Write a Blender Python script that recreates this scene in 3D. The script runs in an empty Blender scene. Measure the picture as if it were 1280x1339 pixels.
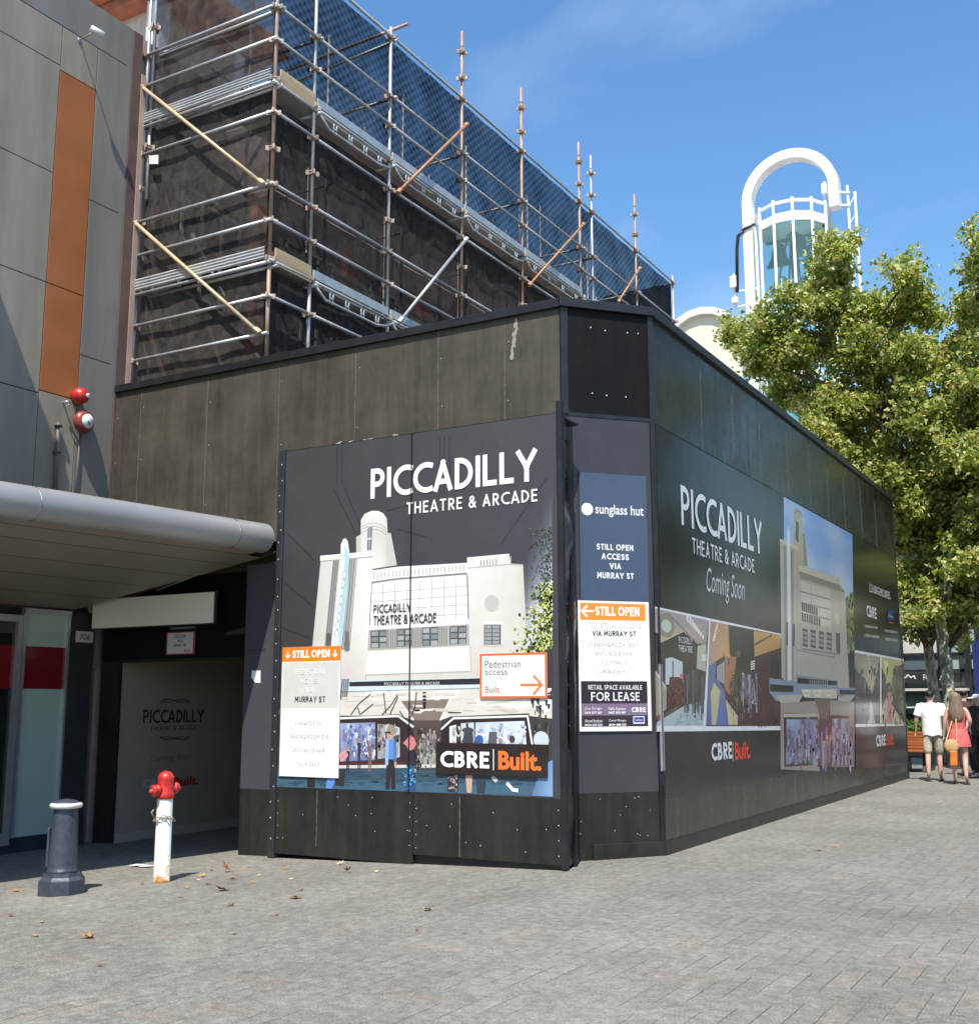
import bpy, math, random
import numpy as np
from mathutils import Vector, Matrix
R = math.radians
random.seed(7)
SC = bpy.context.scene
COL = SC.collection

# ------------------------------------------------------------------ camera
F_PX, W_PX, H_PX, EYE = 1481.2, 1280.0, 1339.0, 1.55
yaw, pit, rol = R(29.965), R(9.552), R(-0.119)
FW = Vector((-math.sin(yaw)*math.cos(pit), math.cos(yaw)*math.cos(pit), math.sin(pit)))
RT = Vector((math.cos(yaw), math.sin(yaw), 0)); UP = RT.cross(FW)
RT, UP = RT*math.cos(rol)+UP*math.sin(rol), UP*math.cos(rol)-RT*math.sin(rol)
CAM = Vector((0, 0, EYE))
cd = bpy.data.cameras.new('camera'); co = bpy.data.objects.new('camera', cd); COL.objects.link(co)
cd.sensor_fit = 'HORIZONTAL'; cd.sensor_width = 36; cd.lens = F_PX/W_PX*36
cd.clip_start = 0.05; cd.clip_end = 3000
m = Matrix.Identity(4)
for i, v in enumerate((RT, UP, -FW)):
    for j in range(3): m[j][i] = v[j]
m.translation = CAM; co.matrix_world = m
SC.camera = co

# ------------------------------------------------------------------ light
SUN = Vector((0.22, -0.56, 1.0)).normalized()          # towards the sun
EL = math.asin(SUN.z); AZ = math.atan2(SUN.x, SUN.y)
wd = bpy.data.worlds.new('World'); SC.world = wd; wd.use_nodes = True
nt = wd.node_tree; bg = nt.nodes['Background']
sk = nt.nodes.new('ShaderNodeTexSky'); sk.sky_type = 'NISHITA'; sk.sun_disc = False
sk.sun_elevation = EL; sk.sun_rotation = AZ; sk.air_density = 1.25; sk.dust_density = 0.7; sk.ozone_density = 3.5
# a few thin wisps of high cloud, part of the sky itself
tc = nt.nodes.new('ShaderNodeTexCoord'); mp = nt.nodes.new('ShaderNodeMapping')
mp.inputs['Scale'].default_value = (1.3, 5.0, 4.0); mp.inputs['Rotation'].default_value = (0.3, 0.5, 0.6)
nz = nt.nodes.new('ShaderNodeTexNoise'); nz.inputs['Scale'].default_value = 1.6; nz.inputs['Detail'].default_value = 6
cr = nt.nodes.new('ShaderNodeValToRGB'); cr.color_ramp.elements[0].position = 0.52; cr.color_ramp.elements[1].position = 0.85
cr.color_ramp.elements[1].color = (0.17, 0.17, 0.17, 1)
mxs = nt.nodes.new('ShaderNodeMixRGB'); mxs.inputs[2].default_value = (7.5, 8.0, 8.6, 1)
nt.links.new(tc.outputs['Generated'], mp.inputs[0]); nt.links.new(mp.outputs[0], nz.inputs['Vector'])
nt.links.new(nz.outputs['Fac'], cr.inputs[0]); nt.links.new(cr.outputs[0], mxs.inputs[0])
hsk = nt.nodes.new('ShaderNodeHueSaturation'); hsk.inputs['Saturation'].default_value = 1.2; nt.links.new(sk.outputs[0], hsk.inputs['Color']); nt.links.new(hsk.outputs[0], mxs.inputs[1]); nt.links.new(mxs.outputs[0], bg.inputs[0])
bg.inputs[1].default_value = 0.134
sl = bpy.data.lights.new('sun', 'SUN'); so = bpy.data.objects.new('sun', sl); COL.objects.link(so)
sl.energy = 4.3; sl.angle = R(0.5); sl.color = (1.0, 0.955, 0.88)
so.rotation_euler = SUN.to_track_quat('Z', 'Y').to_euler(); so.location = (0, -5, 30)
SC.view_settings.view_transform = 'Standard'; SC.view_settings.look = 'None'
SC.view_settings.exposure = 0.66; SC.view_settings.gamma = 1.0
SC.render.engine = 'CYCLES'; SC.cycles.max_bounces = 6; SC.cycles.transparent_max_bounces = 24

# ------------------------------------------------------------------ measuring
def ray(x, y): return FW + RT*((x-W_PX/2)/F_PX) - UP*((y-H_PX/2)/F_PX)
def on_x(x, y, c): d = ray(x, y); return CAM + d*(c/d.x)
def on_y(x, y, c): d = ray(x, y); return CAM + d*(c/d.y)
def on_z(x, y, c): d = ray(x, y); return CAM + d*((c-EYE)/d.z)
def gz(X):                                              # pavement falls gently towards the shops
    if X < -13: return 0.03*(-13+4.5)
    return 0.03*(X+4.5) if X < -4.5 else 0.0
def on_ground(x, y):
    d = ray(x, y); t = (0.03*4.5-EYE)/(d.z-0.03*d.x); p = CAM+d*t
    return p if p.x < -4.5 else on_z(x, y, 0)
class Plane:
    def __init__(s, o, e):
        s.o = Vector(o); s.e = Vector((e[0], e[1], 0)).normalized(); s.n = Vector((s.e.y, -s.e.x, 0))
    def uv(s, px, py):
        d = ray(px, py); t = (s.o-CAM).dot(s.n)/d.dot(s.n); p = CAM+d*t-s.o
        return (p.dot(s.e), p.z)
    def pt(s, a, b, off=0.0): return s.o + s.e*a + Vector((0, 0, b)) + s.n*off

# ------------------------------------------------------------------ mesh builder
def lin(c):
    return tuple((v/255/12.92 if v/255 <= 0.04045 else ((v/255+0.055)/1.055)**2.4) for v in c)
class MB:
    def __init__(s): s.v = []; s.f = []; s.m = []; s.c = []; s.sm = []
    def poly(s, pts, mi=0, col=None, smooth=False):
        b = len(s.v); s.v += [tuple(p) for p in pts]; s.f.append(tuple(range(b, b+len(pts)))); s.m.append(mi); s.c.append(col); s.sm.append(smooth)
    def raw(s, vs, fs, mi=0, col=None, smooth=False):
        b = len(s.v); s.v += [tuple(p) for p in vs]
        for f in fs: s.f.append(tuple(b+i for i in f)); s.m.append(mi); s.c.append(col); s.sm.append(smooth)
    def box(s, lo, hi, mi=0, col=None, bev=0.0):
        s.obox(Vector(((lo[0]+hi[0])/2, (lo[1]+hi[1])/2, (lo[2]+hi[2])/2)), Vector((1,0,0)), Vector((0,1,0)), Vector((0,0,1)),
               (hi[0]-lo[0])/2, (hi[1]-lo[1])/2, (hi[2]-lo[2])/2, mi, col, bev)
    def obox(s, c, ax, ay, az, hx, hy, hz, mi=0, col=None, bev=0.0):
        if bev <= 0:
            vs = [c+ax*(hx*i)+ay*(hy*j)+az*(hz*k) for i in (-1,1) for j in (-1,1) for k in (-1,1)]
            s.raw(vs, [(0,1,3,2),(4,6,7,5),(0,4,5,1),(2,3,7,6),(0,2,6,4),(1,5,7,3)], mi, col); return
        import bmesh
        bm = bmesh.new(); bmesh.ops.create_cube(bm, size=2)
        for v in bm.verts: v.co = Vector((v.co.x*hx, v.co.y*hy, v.co.z*hz))
        bmesh.ops.bevel(bm, geom=bm.edges[:], offset=min(bev, hx*.9, hy*.9, hz*.9), segments=2, affect='EDGES', profile=0.5)
        bm.verts.index_update()
        s.raw([c+ax*v.co.x+ay*v.co.y+az*v.co.z for v in bm.verts], [tuple(v.index for v in f.verts) for f in bm.faces], mi, col); bm.free()
    def bar(s, p, q, w, h, mi=0, up=Vector((0,0,1)), col=None, bev=0):
        p = Vector(p); q = Vector(q); d = (q-p); L = d.length; d.normalize()
        a = d.cross(up)
        if a.length < 1e-4: a = d.cross(Vector((1,0,0)))
        a.normalize(); b = a.cross(d); s.obox((p+q)/2, d, a, b, L/2, w/2, h/2, mi, col, bev)
    def tube(s, pts, r, n=8, mi=0, cap=True, col=None):
        pts = [Vector(p) for p in pts]; rs = r if isinstance(r, (list, tuple)) else [r]*len(pts)
        rings = []; ref = None
        for i, p in enumerate(pts):
            d = (pts[min(i+1, len(pts)-1)]-pts[max(i-1, 0)]).normalized()
            if ref is None:
                ref = d.cross(Vector((0,0,1)))
                if ref.length < 1e-3: ref = Vector((1,0,0))
            a = (ref - d*ref.dot(d)).normalized(); ref = a; b = d.cross(a)
            rings.append([p+(a*math.cos(2*math.pi*k/n)+b*math.sin(2*math.pi*k/n))*rs[i] for k in range(n)])
        base = len(s.v)
        for rg in rings: s.v += [tuple(v) for v in rg]
        for i in range(len(rings)-1):
            for k in range(n):
                s.f.append((base+i*n+k, base+i*n+(k+1)%n, base+(i+1)*n+(k+1)%n, base+(i+1)*n+k)); s.m.append(mi); s.c.append(col); s.sm.append(True)
        if cap:
            s.f.append(tuple(base+k for k in range(n))[::-1]); s.m.append(mi); s.c.append(col); s.sm.append(False)
            s.f.append(tuple(base+(len(rings)-1)*n+k for k in range(n))); s.m.append(mi); s.c.append(col); s.sm.append(False)
    def lathe(s, o, prof, n=24, mi=0, axis=Vector((0,0,1)), col=None, smooth=True):
        o = Vector(o); axis = Vector(axis).normalized()
        a = axis.cross(Vector((0,1,0)) if abs(axis.y) < .9 else Vector((1,0,0))).normalized(); b = axis.cross(a)
        base = len(s.v)
        for r, h in prof:
            for k in range(n):
                t = 2*math.pi*(k+.5)/n
                s.v.append(tuple(o+axis*h+(a*math.cos(t)+b*math.sin(t))*r))
        for i in range(len(prof)-1):
            for k in range(n):
                s.f.append((base+i*n+k, base+i*n+(k+1)%n, base+(i+1)*n+(k+1)%n, base+(i+1)*n+k)); s.m.append(mi); s.c.append(col); s.sm.append(smooth)
        for e, fl in ((0, True), (len(prof)-1, False)):
            if prof[e][0] > 1e-4:
                f = tuple(base+e*n+k for k in range(n)); s.f.append(f[::-1] if fl else f); s.m.append(mi); s.c.append(col); s.sm.append(False)
    def build(s, name, mats, parent=None, shade=None):
        org = Vector((0,0,0))
        if parent is not None:
            p = parent
            while p is not None: org += p.location; p = p.parent
        me = bpy.data.meshes.new(name)
        me.from_pydata([(v[0]-org.x, v[1]-org.y, v[2]-org.z) for v in s.v], [], s.f)
        if not isinstance(mats, (list, tuple)): mats = [mats]
        for mt in mats: me.materials.append(mt)
        me.polygons.foreach_set('material_index', s.m)
        me.polygons.foreach_set('use_smooth', s.sm)
        if any(c is not None for c in s.c):
            at = me.color_attributes.new('Col', 'FLOAT_COLOR', 'CORNER'); buf = []
            for f, c in zip(s.f, s.c):
                if c is None: c = (.5,.5,.5)
                if isinstance(c[0], (tuple, list)):
                    for i in range(len(f)): buf += [*c[i], 1.0]
                else:
                    buf += [*c, 1.0]*len(f)
            at.data.foreach_set('color', buf)
        me.update()
        o = bpy.data.objects.new(name, me); COL.objects.link(o)
        if parent is not None: o.parent = parent
        return o
def tag(o, label=None, cat=None, group=None, kind=None):
    if label: o['label'] = label
    if cat: o['category'] = cat
    if group: o['group'] = group
    if kind: o['kind'] = kind
    return o
def thing(name, loc, label, cat, group=None):
    o = bpy.data.objects.new(name, None); COL.objects.link(o); o.location = loc; o.empty_display_size = .2
    return tag(o, label, cat, group)

# ------------------------------------------------------------------ materials
def N(t, typ, **kw):
    n = t.nodes.new(typ)
    for k, v in kw.items():
        if k.startswith('i_'): n.inputs[k[2:].replace('_', ' ')].default_value = v
        else: setattr(n, k, v)
    return n
def mat(name, col, rough=.6, metal=0., spec=.5, noise=0., nscale=8., stretch=(1,1,1), bump=0., col2=None, coat=0.):
    """principled with a two-tone noise mottling in object space"""
    mt = bpy.data.materials.new(name); mt.use_nodes = True; t = mt.node_tree; b = t.nodes['Principled BSDF']
    b.inputs['Base Color'].default_value = (*col, 1); b.inputs['Roughness'].default_value = rough; b.inputs['Metallic'].default_value = metal
    b.inputs['Specular IOR Level'].default_value = spec; b.inputs['Coat Weight'].default_value = coat
    if noise > 0 or col2 or bump:
        tc = N(t, 'ShaderNodeTexCoord'); mp = N(t, 'ShaderNodeMapping'); mp.inputs['Scale'].default_value = stretch
        nz = N(t, 'ShaderNodeTexNoise'); nz.inputs['Scale'].default_value = nscale; nz.inputs['Detail'].default_value = 7; nz.inputs['Roughness'].default_value = .65
        t.links.new(tc.outputs['Object'], mp.inputs[0]); t.links.new(mp.outputs[0], nz.inputs['Vector'])
        c2 = col2 or tuple(min(1, c*(1-noise)) for c in col); c1 = col if col2 else tuple(min(1, c*(1+noise)) for c in col)
        rp = N(t, 'ShaderNodeValToRGB'); rp.color_ramp.elements[0].position = .33; rp.color_ramp.elements[1].position = .68
        rp.color_ramp.elements[0].color = (*c2, 1); rp.color_ramp.elements[1].color = (*c1, 1)
        t.links.new(nz.outputs['Fac'], rp.inputs[0]); t.links.new(rp.outputs[0], b.inputs['Base Color'])
        if bump:
            bp = N(t, 'ShaderNodeBump'); bp.inputs['Strength'].default_value = bump; bp.inputs['Distance'].default_value = .02
            t.links.new(nz.outputs['Fac'], bp.inputs['Height']); t.links.new(bp.outputs[0], b.inputs['Normal'])
    return mt
def mat_print(name, rough=.3, spec=.5):
    """printed vinyl: the ink colours sit in the mesh, a little dust on top"""
    mt = bpy.data.materials.new(name); mt.use_nodes = True; t = mt.node_tree; b = t.nodes['Principled BSDF']
    at = N(t, 'ShaderNodeAttribute', attribute_name='Col'); tc = N(t, 'ShaderNodeTexCoord')
    nz = N(t, 'ShaderNodeTexNoise'); nz.inputs['Scale'].default_value = 2.2; nz.inputs['Detail'].default_value = 8; nz.inputs['Roughness'].default_value = .7
    rp = N(t, 'ShaderNodeValToRGB'); rp.color_ramp.elements[0].position = .45; rp.color_ramp.elements[1].position = .9
    rp.color_ramp.elements[0].color = (0,0,0,1); rp.color_ramp.elements[1].color = (.12,.12,.12,1)
    mx = N(t, 'ShaderNodeMixRGB'); mx.inputs[2].default_value = (.16,.15,.13,1)
    vm = N(t, 'ShaderNodeMixRGB', blend_type='MULTIPLY'); vm.inputs[0].default_value = 1; vm.inputs[2].default_value = (.97,.96,.94,1); t.links.new(at.outputs['Color'], vm.inputs[1])
    t.links.new(tc.outputs['Object'], nz.inputs['Vector']); t.links.new(nz.outputs['Fac'], rp.inputs[0]); t.links.new(rp.outputs[0], mx.inputs[0])
    n1 = N(t, 'ShaderNodeTexNoise'); n1.inputs['Scale'].default_value = 5; n1.inputs['Detail'].default_value = 9; n1.inputs['Roughness'].default_value = .75; t.links.new(tc.outputs['Object'], n1.inputs['Vector'])
    r1 = N(t, 'ShaderNodeMapRange'); r1.inputs['From Min'].default_value = .3; r1.inputs['From Max'].default_value = .7; r1.inputs['To Min'].default_value = .93; r1.inputs['To Max'].default_value = 1.04; t.links.new(n1.outputs['Fac'], r1.inputs[0])
    v2 = N(t, 'ShaderNodeMixRGB', blend_type='MULTIPLY'); v2.inputs[0].default_value = 1; t.links.new(vm.outputs[0], v2.inputs[1]); t.links.new(r1.outputs[0], v2.inputs[2])
    t.links.new(v2.outputs[0], mx.inputs[1]); t.links.new(mx.outputs[0], b.inputs['Base Color'])
    b.inputs['Roughness'].default_value = rough; b.inputs['Specular IOR Level'].default_value = spec
    nb = N(t, 'ShaderNodeTexNoise'); nb.inputs['Scale'].default_value = 1.1; nb.inputs['Detail'].default_value = 2
    bp = N(t, 'ShaderNodeBump'); bp.inputs['Strength'].default_value = .12; bp.inputs['Distance'].default_value = .05
    t.links.new(tc.outputs['Object'], nb.inputs['Vector']); t.links.new(nb.outputs['Fac'], bp.inputs['Height']); t.links.new(bp.outputs[0], b.inputs['Normal'])
    return mt
def mat_ply(name, base, dust, rough=.55, amount=.55, spec=.4):
    """black film-faced plywood, dusty, with vertical run marks, blotches and splashes"""
    mt = bpy.data.materials.new(name); mt.use_nodes = True; t = mt.node_tree; b = t.nodes['Principled BSDF']
    tc = N(t, 'ShaderNodeTexCoord')
    def nzs(scale, stretch, det=6):
        mp = N(t, 'ShaderNodeMapping'); mp.inputs['Scale'].default_value = stretch
        nz = N(t, 'ShaderNodeTexNoise'); nz.inputs['Scale'].default_value = scale; nz.inputs['Detail'].default_value = det; nz.inputs['Roughness'].default_value = .7
        t.links.new(tc.outputs['Object'], mp.inputs[0]); t.links.new(mp.outputs[0], nz.inputs['Vector']); return nz.outputs['Fac']
    a = nzs(1.3, (1,1,.8)); v = nzs(9, (1,1,.07)); f = nzs(26, (1,1,.35)); h = nzs(7, (.12,.12,1))
    def mth(op, x, y):
        n = N(t, 'ShaderNodeMath', operation=op)
        for i, q in enumerate((x, y)):
            if isinstance(q, (int, float)): n.inputs[i].default_value = q
            else: t.links.new(q, n.inputs[i])
        return n.outputs[0]
    s = mth('ADD', mth('MULTIPLY', a, .44), mth('ADD', mth('MULTIPLY', v, .31), mth('ADD', mth('MULTIPLY', f, .13), mth('MULTIPLY', h, .12))))
    rp = N(t, 'ShaderNodeValToRGB'); rp.color_ramp.elements[0].position = .34; rp.color_ramp.elements[1].position = .70
    rp.color_ramp.elements[0].color = (*base, 1); rp.color_ramp.elements[1].color = (*(base[i]+(dust[i]-base[i])*amount*1.6 for i in range(3)), 1)
    t.links.new(s, rp.inputs[0]); t.links.new(rp.outputs[0], b.inputs['Base Color'])
    rr = N(t, 'ShaderNodeMapRange'); rr.inputs['From Min'].default_value = .35; rr.inputs['From Max'].default_value = .65
    rr.inputs['To Min'].default_value = max(.02, rough-.12); rr.inputs['To Max'].default_value = rough+.15
    t.links.new(s, rr.inputs[0]); t.links.new(rr.outputs[0], b.inputs['Roughness'])
    b.inputs['Specular IOR Level'].default_value = spec
    return mt
def mat_net(name, col, hole, pattern=0.0, stripes=False):
    """woven shade cloth: part of the light passes between the threads"""
    mt = bpy.data.materials.new(name); mt.use_nodes = True; t = mt.node_tree
    b = t.nodes['Principled BSDF']; b.inputs['Base Color'].default_value = (*col, 1); b.inputs['Roughness'].default_value = .8; b.inputs['Specular IOR Level'].default_value = .2
    tr = N(t, 'ShaderNodeBsdfTransparent'); mx = N(t, 'ShaderNodeMixShader'); out = t.nodes['Material Output']
    tc = N(t, 'ShaderNodeTexCoord'); nz = N(t, 'ShaderNodeTexNoise'); nz.inputs['Scale'].default_value = 1.6; nz.inputs['Detail'].default_value = 5
    b.inputs['Roughness'].default_value = 1; b.inputs['Specular IOR Level'].default_value = .05
    mpn = N(t, 'ShaderNodeMapping'); mpn.inputs['Scale'].default_value = (1, 1, .7); nw = N(t, 'ShaderNodeTexNoise'); nw.inputs['Scale'].default_value = 7; nw.inputs['Detail'].default_value = 10; nw.inputs['Roughness'].default_value = .8
    t.links.new(tc.outputs['Object'], mpn.inputs[0]); t.links.new(mpn.outputs[0], nw.inputs['Vector']); cw = N(t, 'ShaderNodeValToRGB'); cw.color_ramp.elements[0].position = .36; cw.color_ramp.elements[1].position = .66
    cw.color_ramp.elements[0].color = (*(c*.45 for c in col), 1); cw.color_ramp.elements[1].color = (*(c*1.7 for c in col), 1); t.links.new(nw.outputs['Fac'], cw.inputs[0]); t.links.new(cw.outputs[0], b.inputs['Base Color'])
    bw = N(t, 'ShaderNodeBump'); bw.inputs['Strength'].default_value = .35; bw.inputs['Distance'].default_value = .03; t.links.new(nw.outputs['Fac'], bw.inputs['Height']); t.links.new(bw.outputs[0], b.inputs['Normal'])
    t.links.new(tc.outputs['Object'], nz.inputs['Vector'])
    rg = N(t, 'ShaderNodeMapRange'); rg.inputs['From Min'].default_value = .3; rg.inputs['From Max'].default_value = .7
    rg.inputs['To Min'].default_value = hole*.6; rg.inputs['To Max'].default_value = min(1, hole*1.4)
    t.links.new(nz.outputs['Fac'], rg.inputs[0]); fac = rg.outputs[0]
    if pattern > 0:
        sx = N(t, 'ShaderNodeSeparateXYZ'); t.links.new(tc.outputs['Object'], sx.inputs[0])
        def sn(o, k):
            a = N(t, 'ShaderNodeMath', operation='MULTIPLY'); a.inputs[1].default_value = k; t.links.new(sx.outputs[o], a.inputs[0])
            s = N(t, 'ShaderNodeMath', operation='SINE'); t.links.new(a.outputs[0], s.inputs[0]); return s.outputs[0]
        p = N(t, 'ShaderNodeMath', operation='MULTIPLY'); t.links.new(sn(1, 2*math.pi/.17), p.inputs[0]); t.links.new(sn(2, 2*math.pi/.15), p.inputs[1])
        q = N(t, 'ShaderNodeMath', operation='MULTIPLY_ADD'); t.links.new(p.outputs[0], q.inputs[0]); q.inputs[1].default_value = pattern; t.links.new(fac, q.inputs[2])
        fac = q.outputs[0]
    t.links.new(fac, mx.inputs[0]); t.links.new(b.outputs[0], mx.inputs[1]); t.links.new(tr.outputs[0], mx.inputs[2]); t.links.new(mx.outputs[0], out.inputs[0])
    return mt
def mat_glass(name, tint, rough=.03, alpha=.35):
    mt = bpy.data.materials.new(name); mt.use_nodes = True; t = mt.node_tree; out = t.nodes['Material Output']
    b = t.nodes['Principled BSDF']; b.inputs['Base Color'].default_value = (*tint, 1); b.inputs['Roughness'].default_value = rough; b.inputs['Specular IOR Level'].default_value = .8
    tr = N(t, 'ShaderNodeBsdfTransparent'); tr.inputs[0].default_value = (*(min(1, .55+.45*c/max(tint)) for c in tint), 1)
    mx = N(t, 'ShaderNodeMixShader'); mx.inputs[0].default_value = alpha
    t.links.new(b.outputs[0], mx.inputs[1]); t.links.new(tr.outputs[0], mx.inputs[2]); t.links.new(mx.outputs[0], out.inputs[0]); return mt

def mat_paving():
    mt = bpy.data.materials.new('granite_pavers'); mt.use_nodes = True; t = mt.node_tree; b = t.nodes['Principled BSDF']
    tc = N(t, 'ShaderNodeTexCoord'); sx = N(t, 'ShaderNodeSeparateXYZ'); t.links.new(tc.outputs['Object'], sx.inputs[0])
    def M(op, x, y=0, z=None):
        n = N(t, 'ShaderNodeMath', operation=op)
        for i, q in enumerate((x, y) if z is None else (x, y, z)):
            if isinstance(q, (int, float)): n.inputs[i].default_value = q
            else: t.links.new(q, n.inputs[i])
        return n.outputs[0]
    Wd, n = .1375, 3
    x = M('MULTIPLY_ADD', sx.outputs[0], 1/Wd, 600.36); y = M('MULTIPLY_ADD', sx.outputs[1], 1/Wd, 600.72)
    i = M('FLOOR', x); j = M('FLOOR', y); fx = M('SUBTRACT', x, i); fy = M('SUBTRACT', y, j)
    k = M('FLOORED_MODULO', M('SUBTRACT', i, j), 2*n)
    hz = M('LESS_THAN', k, n-.5); vt = M('SUBTRACT', 1, hz)
    ph = k; pv = M('SUBTRACT', 2*n-1, k)
    lu = M('ADD', fx, M('MULTIPLY', hz, ph)); lv = M('ADD', fy, M('MULTIPLY', vt, pv))
    Lu = M('MULTIPLY_ADD', hz, n-1, 1); Lv = M('MULTIPLY_ADD', vt, n-1, 1)
    du = M('MINIMUM', lu, M('SUBTRACT', Lu, lu)); dv = M('MINIMUM', lv, M('SUBTRACT', Lv, lv))
    dm = M('MINIMUM', du, M('MULTIPLY', dv, 3.2))
    bi = M('SUBTRACT', i, M('MULTIPLY', hz, ph)); bj = M('SUBTRACT', j, M('MULTIPLY', vt, pv))
    cv = N(t, 'ShaderNodeCombineXYZ'); t.links.new(bi, cv.inputs[0]); t.links.new(bj, cv.inputs[1]); t.links.new(hz, cv.inputs[2])
    wn = N(t, 'ShaderNodeTexWhiteNoise'); t.links.new(cv.outputs[0], wn.inputs['Vector'])
    ws = N(t, 'ShaderNodeSeparateColor'); t.links.new(wn.outputs['Color'], ws.inputs[0])
    # stone colour: fine speckle + per-paver tone + wide dirt
    def nz(s, d=4, r=.6, st=None):
        q = N(t, 'ShaderNodeTexNoise'); q.inputs['Scale'].default_value = s; q.inputs['Detail'].default_value = d; q.inputs['Roughness'].default_value = r
        if st:
            mp = N(t, 'ShaderNodeMapping'); mp.inputs['Scale'].default_value = st; t.links.new(tc.outputs['Object'], mp.inputs[0]); t.links.new(mp.outputs[0], q.inputs['Vector'])
        else: t.links.new(tc.outputs['Object'], q.inputs['Vector'])
        return q.outputs['Fac']
    sp = nz(85, 5, .85); st = nz(13, 6, .7); dirt = nz(.5, 5, .6); blot = nz(2.6, 4, .6)
    tone = M('ADD', M('MULTIPLY', M('SUBTRACT', sp, .5), 2.3), M('ADD', M('MULTIPLY', M('SUBTRACT', st, .5), 1.0), M('ADD', M('MULTIPLY', M('SUBTRACT', ws.outputs[0], .5), .07), M('ADD', M('MULTIPLY', M('SUBTRACT', dirt, .5), .5), M('MULTIPLY', M('SUBTRACT', blot, .5), .2)))))
    tone = M('ADD', tone, .5)
    rp = N(t, 'ShaderNodeValToRGB'); e = rp.color_ramp.elements
    e[0].position = .0; e[0].color = (.052,.050,.042,1); e[1].position = 1.; e[1].color = (.375,.358,.305,1)
    q = rp.color_ramp.elements.new(.5); q.color = (.187,.178,.150,1)
    t.links.new(tone, rp.inputs[0])
    # a few pavers lean pink or blue-grey
    tint = N(t, 'ShaderNodeValToRGB'); tint.color_ramp.interpolation = 'CONSTANT'; te = tint.color_ramp.elements
    te[0].position = 0; te[0].color = (1,1,1,1); te[1].position = .90; te[1].color = (1.035,.985,.96,1)
    qq = te.new(.955); qq.color = (.94,.965,.99,1); t.links.new(ws.outputs[1], tint.inputs[0])
    mu = N(t, 'ShaderNodeMixRGB', blend_type='MULTIPLY'); mu.inputs[0].default_value = 1; t.links.new(rp.outputs[0], mu.inputs[1]); t.links.new(tint.outputs[0], mu.inputs[2])
    # joints: width varies so that some are tight, some open and dark
    jw = M('MULTIPLY_ADD', M('MULTIPLY', blot, ws.outputs[2]), .060, .006)
    jm = N(t, 'ShaderNodeMapRange'); jm.inputs['To Min'].default_value = 1; jm.inputs['To Max'].default_value = 0
    t.links.new(dm, jm.inputs['Value']); t.links.new(M('MULTIPLY', jw, .45), jm.inputs['From Min']); t.links.new(jw, jm.inputs['From Max'])
    mj = N(t, 'ShaderNodeMixRGB'); mj.inputs[2].default_value = (.05,.046,.04,1)
    vo = N(t, 'ShaderNodeTexVoronoi'); vo.inputs['Scale'].default_value = 2.3; t.links.new(tc.outputs['Object'], vo.inputs['Vector'])
    vs_ = N(t, 'ShaderNodeSeparateColor'); t.links.new(vo.outputs['Color'], vs_.inputs[0])
    gum = M('MULTIPLY', M('LESS_THAN', vo.outputs['Distance'], M('MULTIPLY', vs_.outputs[0], .075)), M('GREATER_THAN', vs_.outputs[1], .45))
    big = N(t, 'ShaderNodeMapRange'); big.inputs['From Min'].default_value = .58; big.inputs['From Max'].default_value = .72; big.inputs['To Max'].default_value = .35; t.links.new(nz(.9, 6, .62, (1, .45, 1)), big.inputs['Value'])
    mg = N(t, 'ShaderNodeMixRGB'); mg.inputs[2].default_value = (.075,.07,.06,1); t.links.new(M('MAXIMUM', M('MULTIPLY', gum, .4), big.outputs[0]), mg.inputs[0]); t.links.new(mu.outputs[0], mg.inputs[1])
    t.links.new(M('MULTIPLY', jm.outputs[0], .72), mj.inputs[0]); t.links.new(mg.outputs[0], mj.inputs[1]); t.links.new(mj.outputs[0], b.inputs['Base Color'])
    b.inputs['Roughness'].default_value = .82; b.inputs['Specular IOR Level'].default_value = .3
    hgt = M('SUBTRACT', M('MULTIPLY', sp, .25), jm.outputs[0]); hgt = M('ADD', hgt, M('MULTIPLY', st, .4))
    bp = N(t, 'ShaderNodeBump'); bp.inputs['Strength'].default_value = .5; bp.inputs['Distance'].default_value = .006
    t.links.new(hgt, bp.inputs['Height']); t.links.new(bp.outputs[0], b.inputs['Normal'])
    return mt

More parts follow.
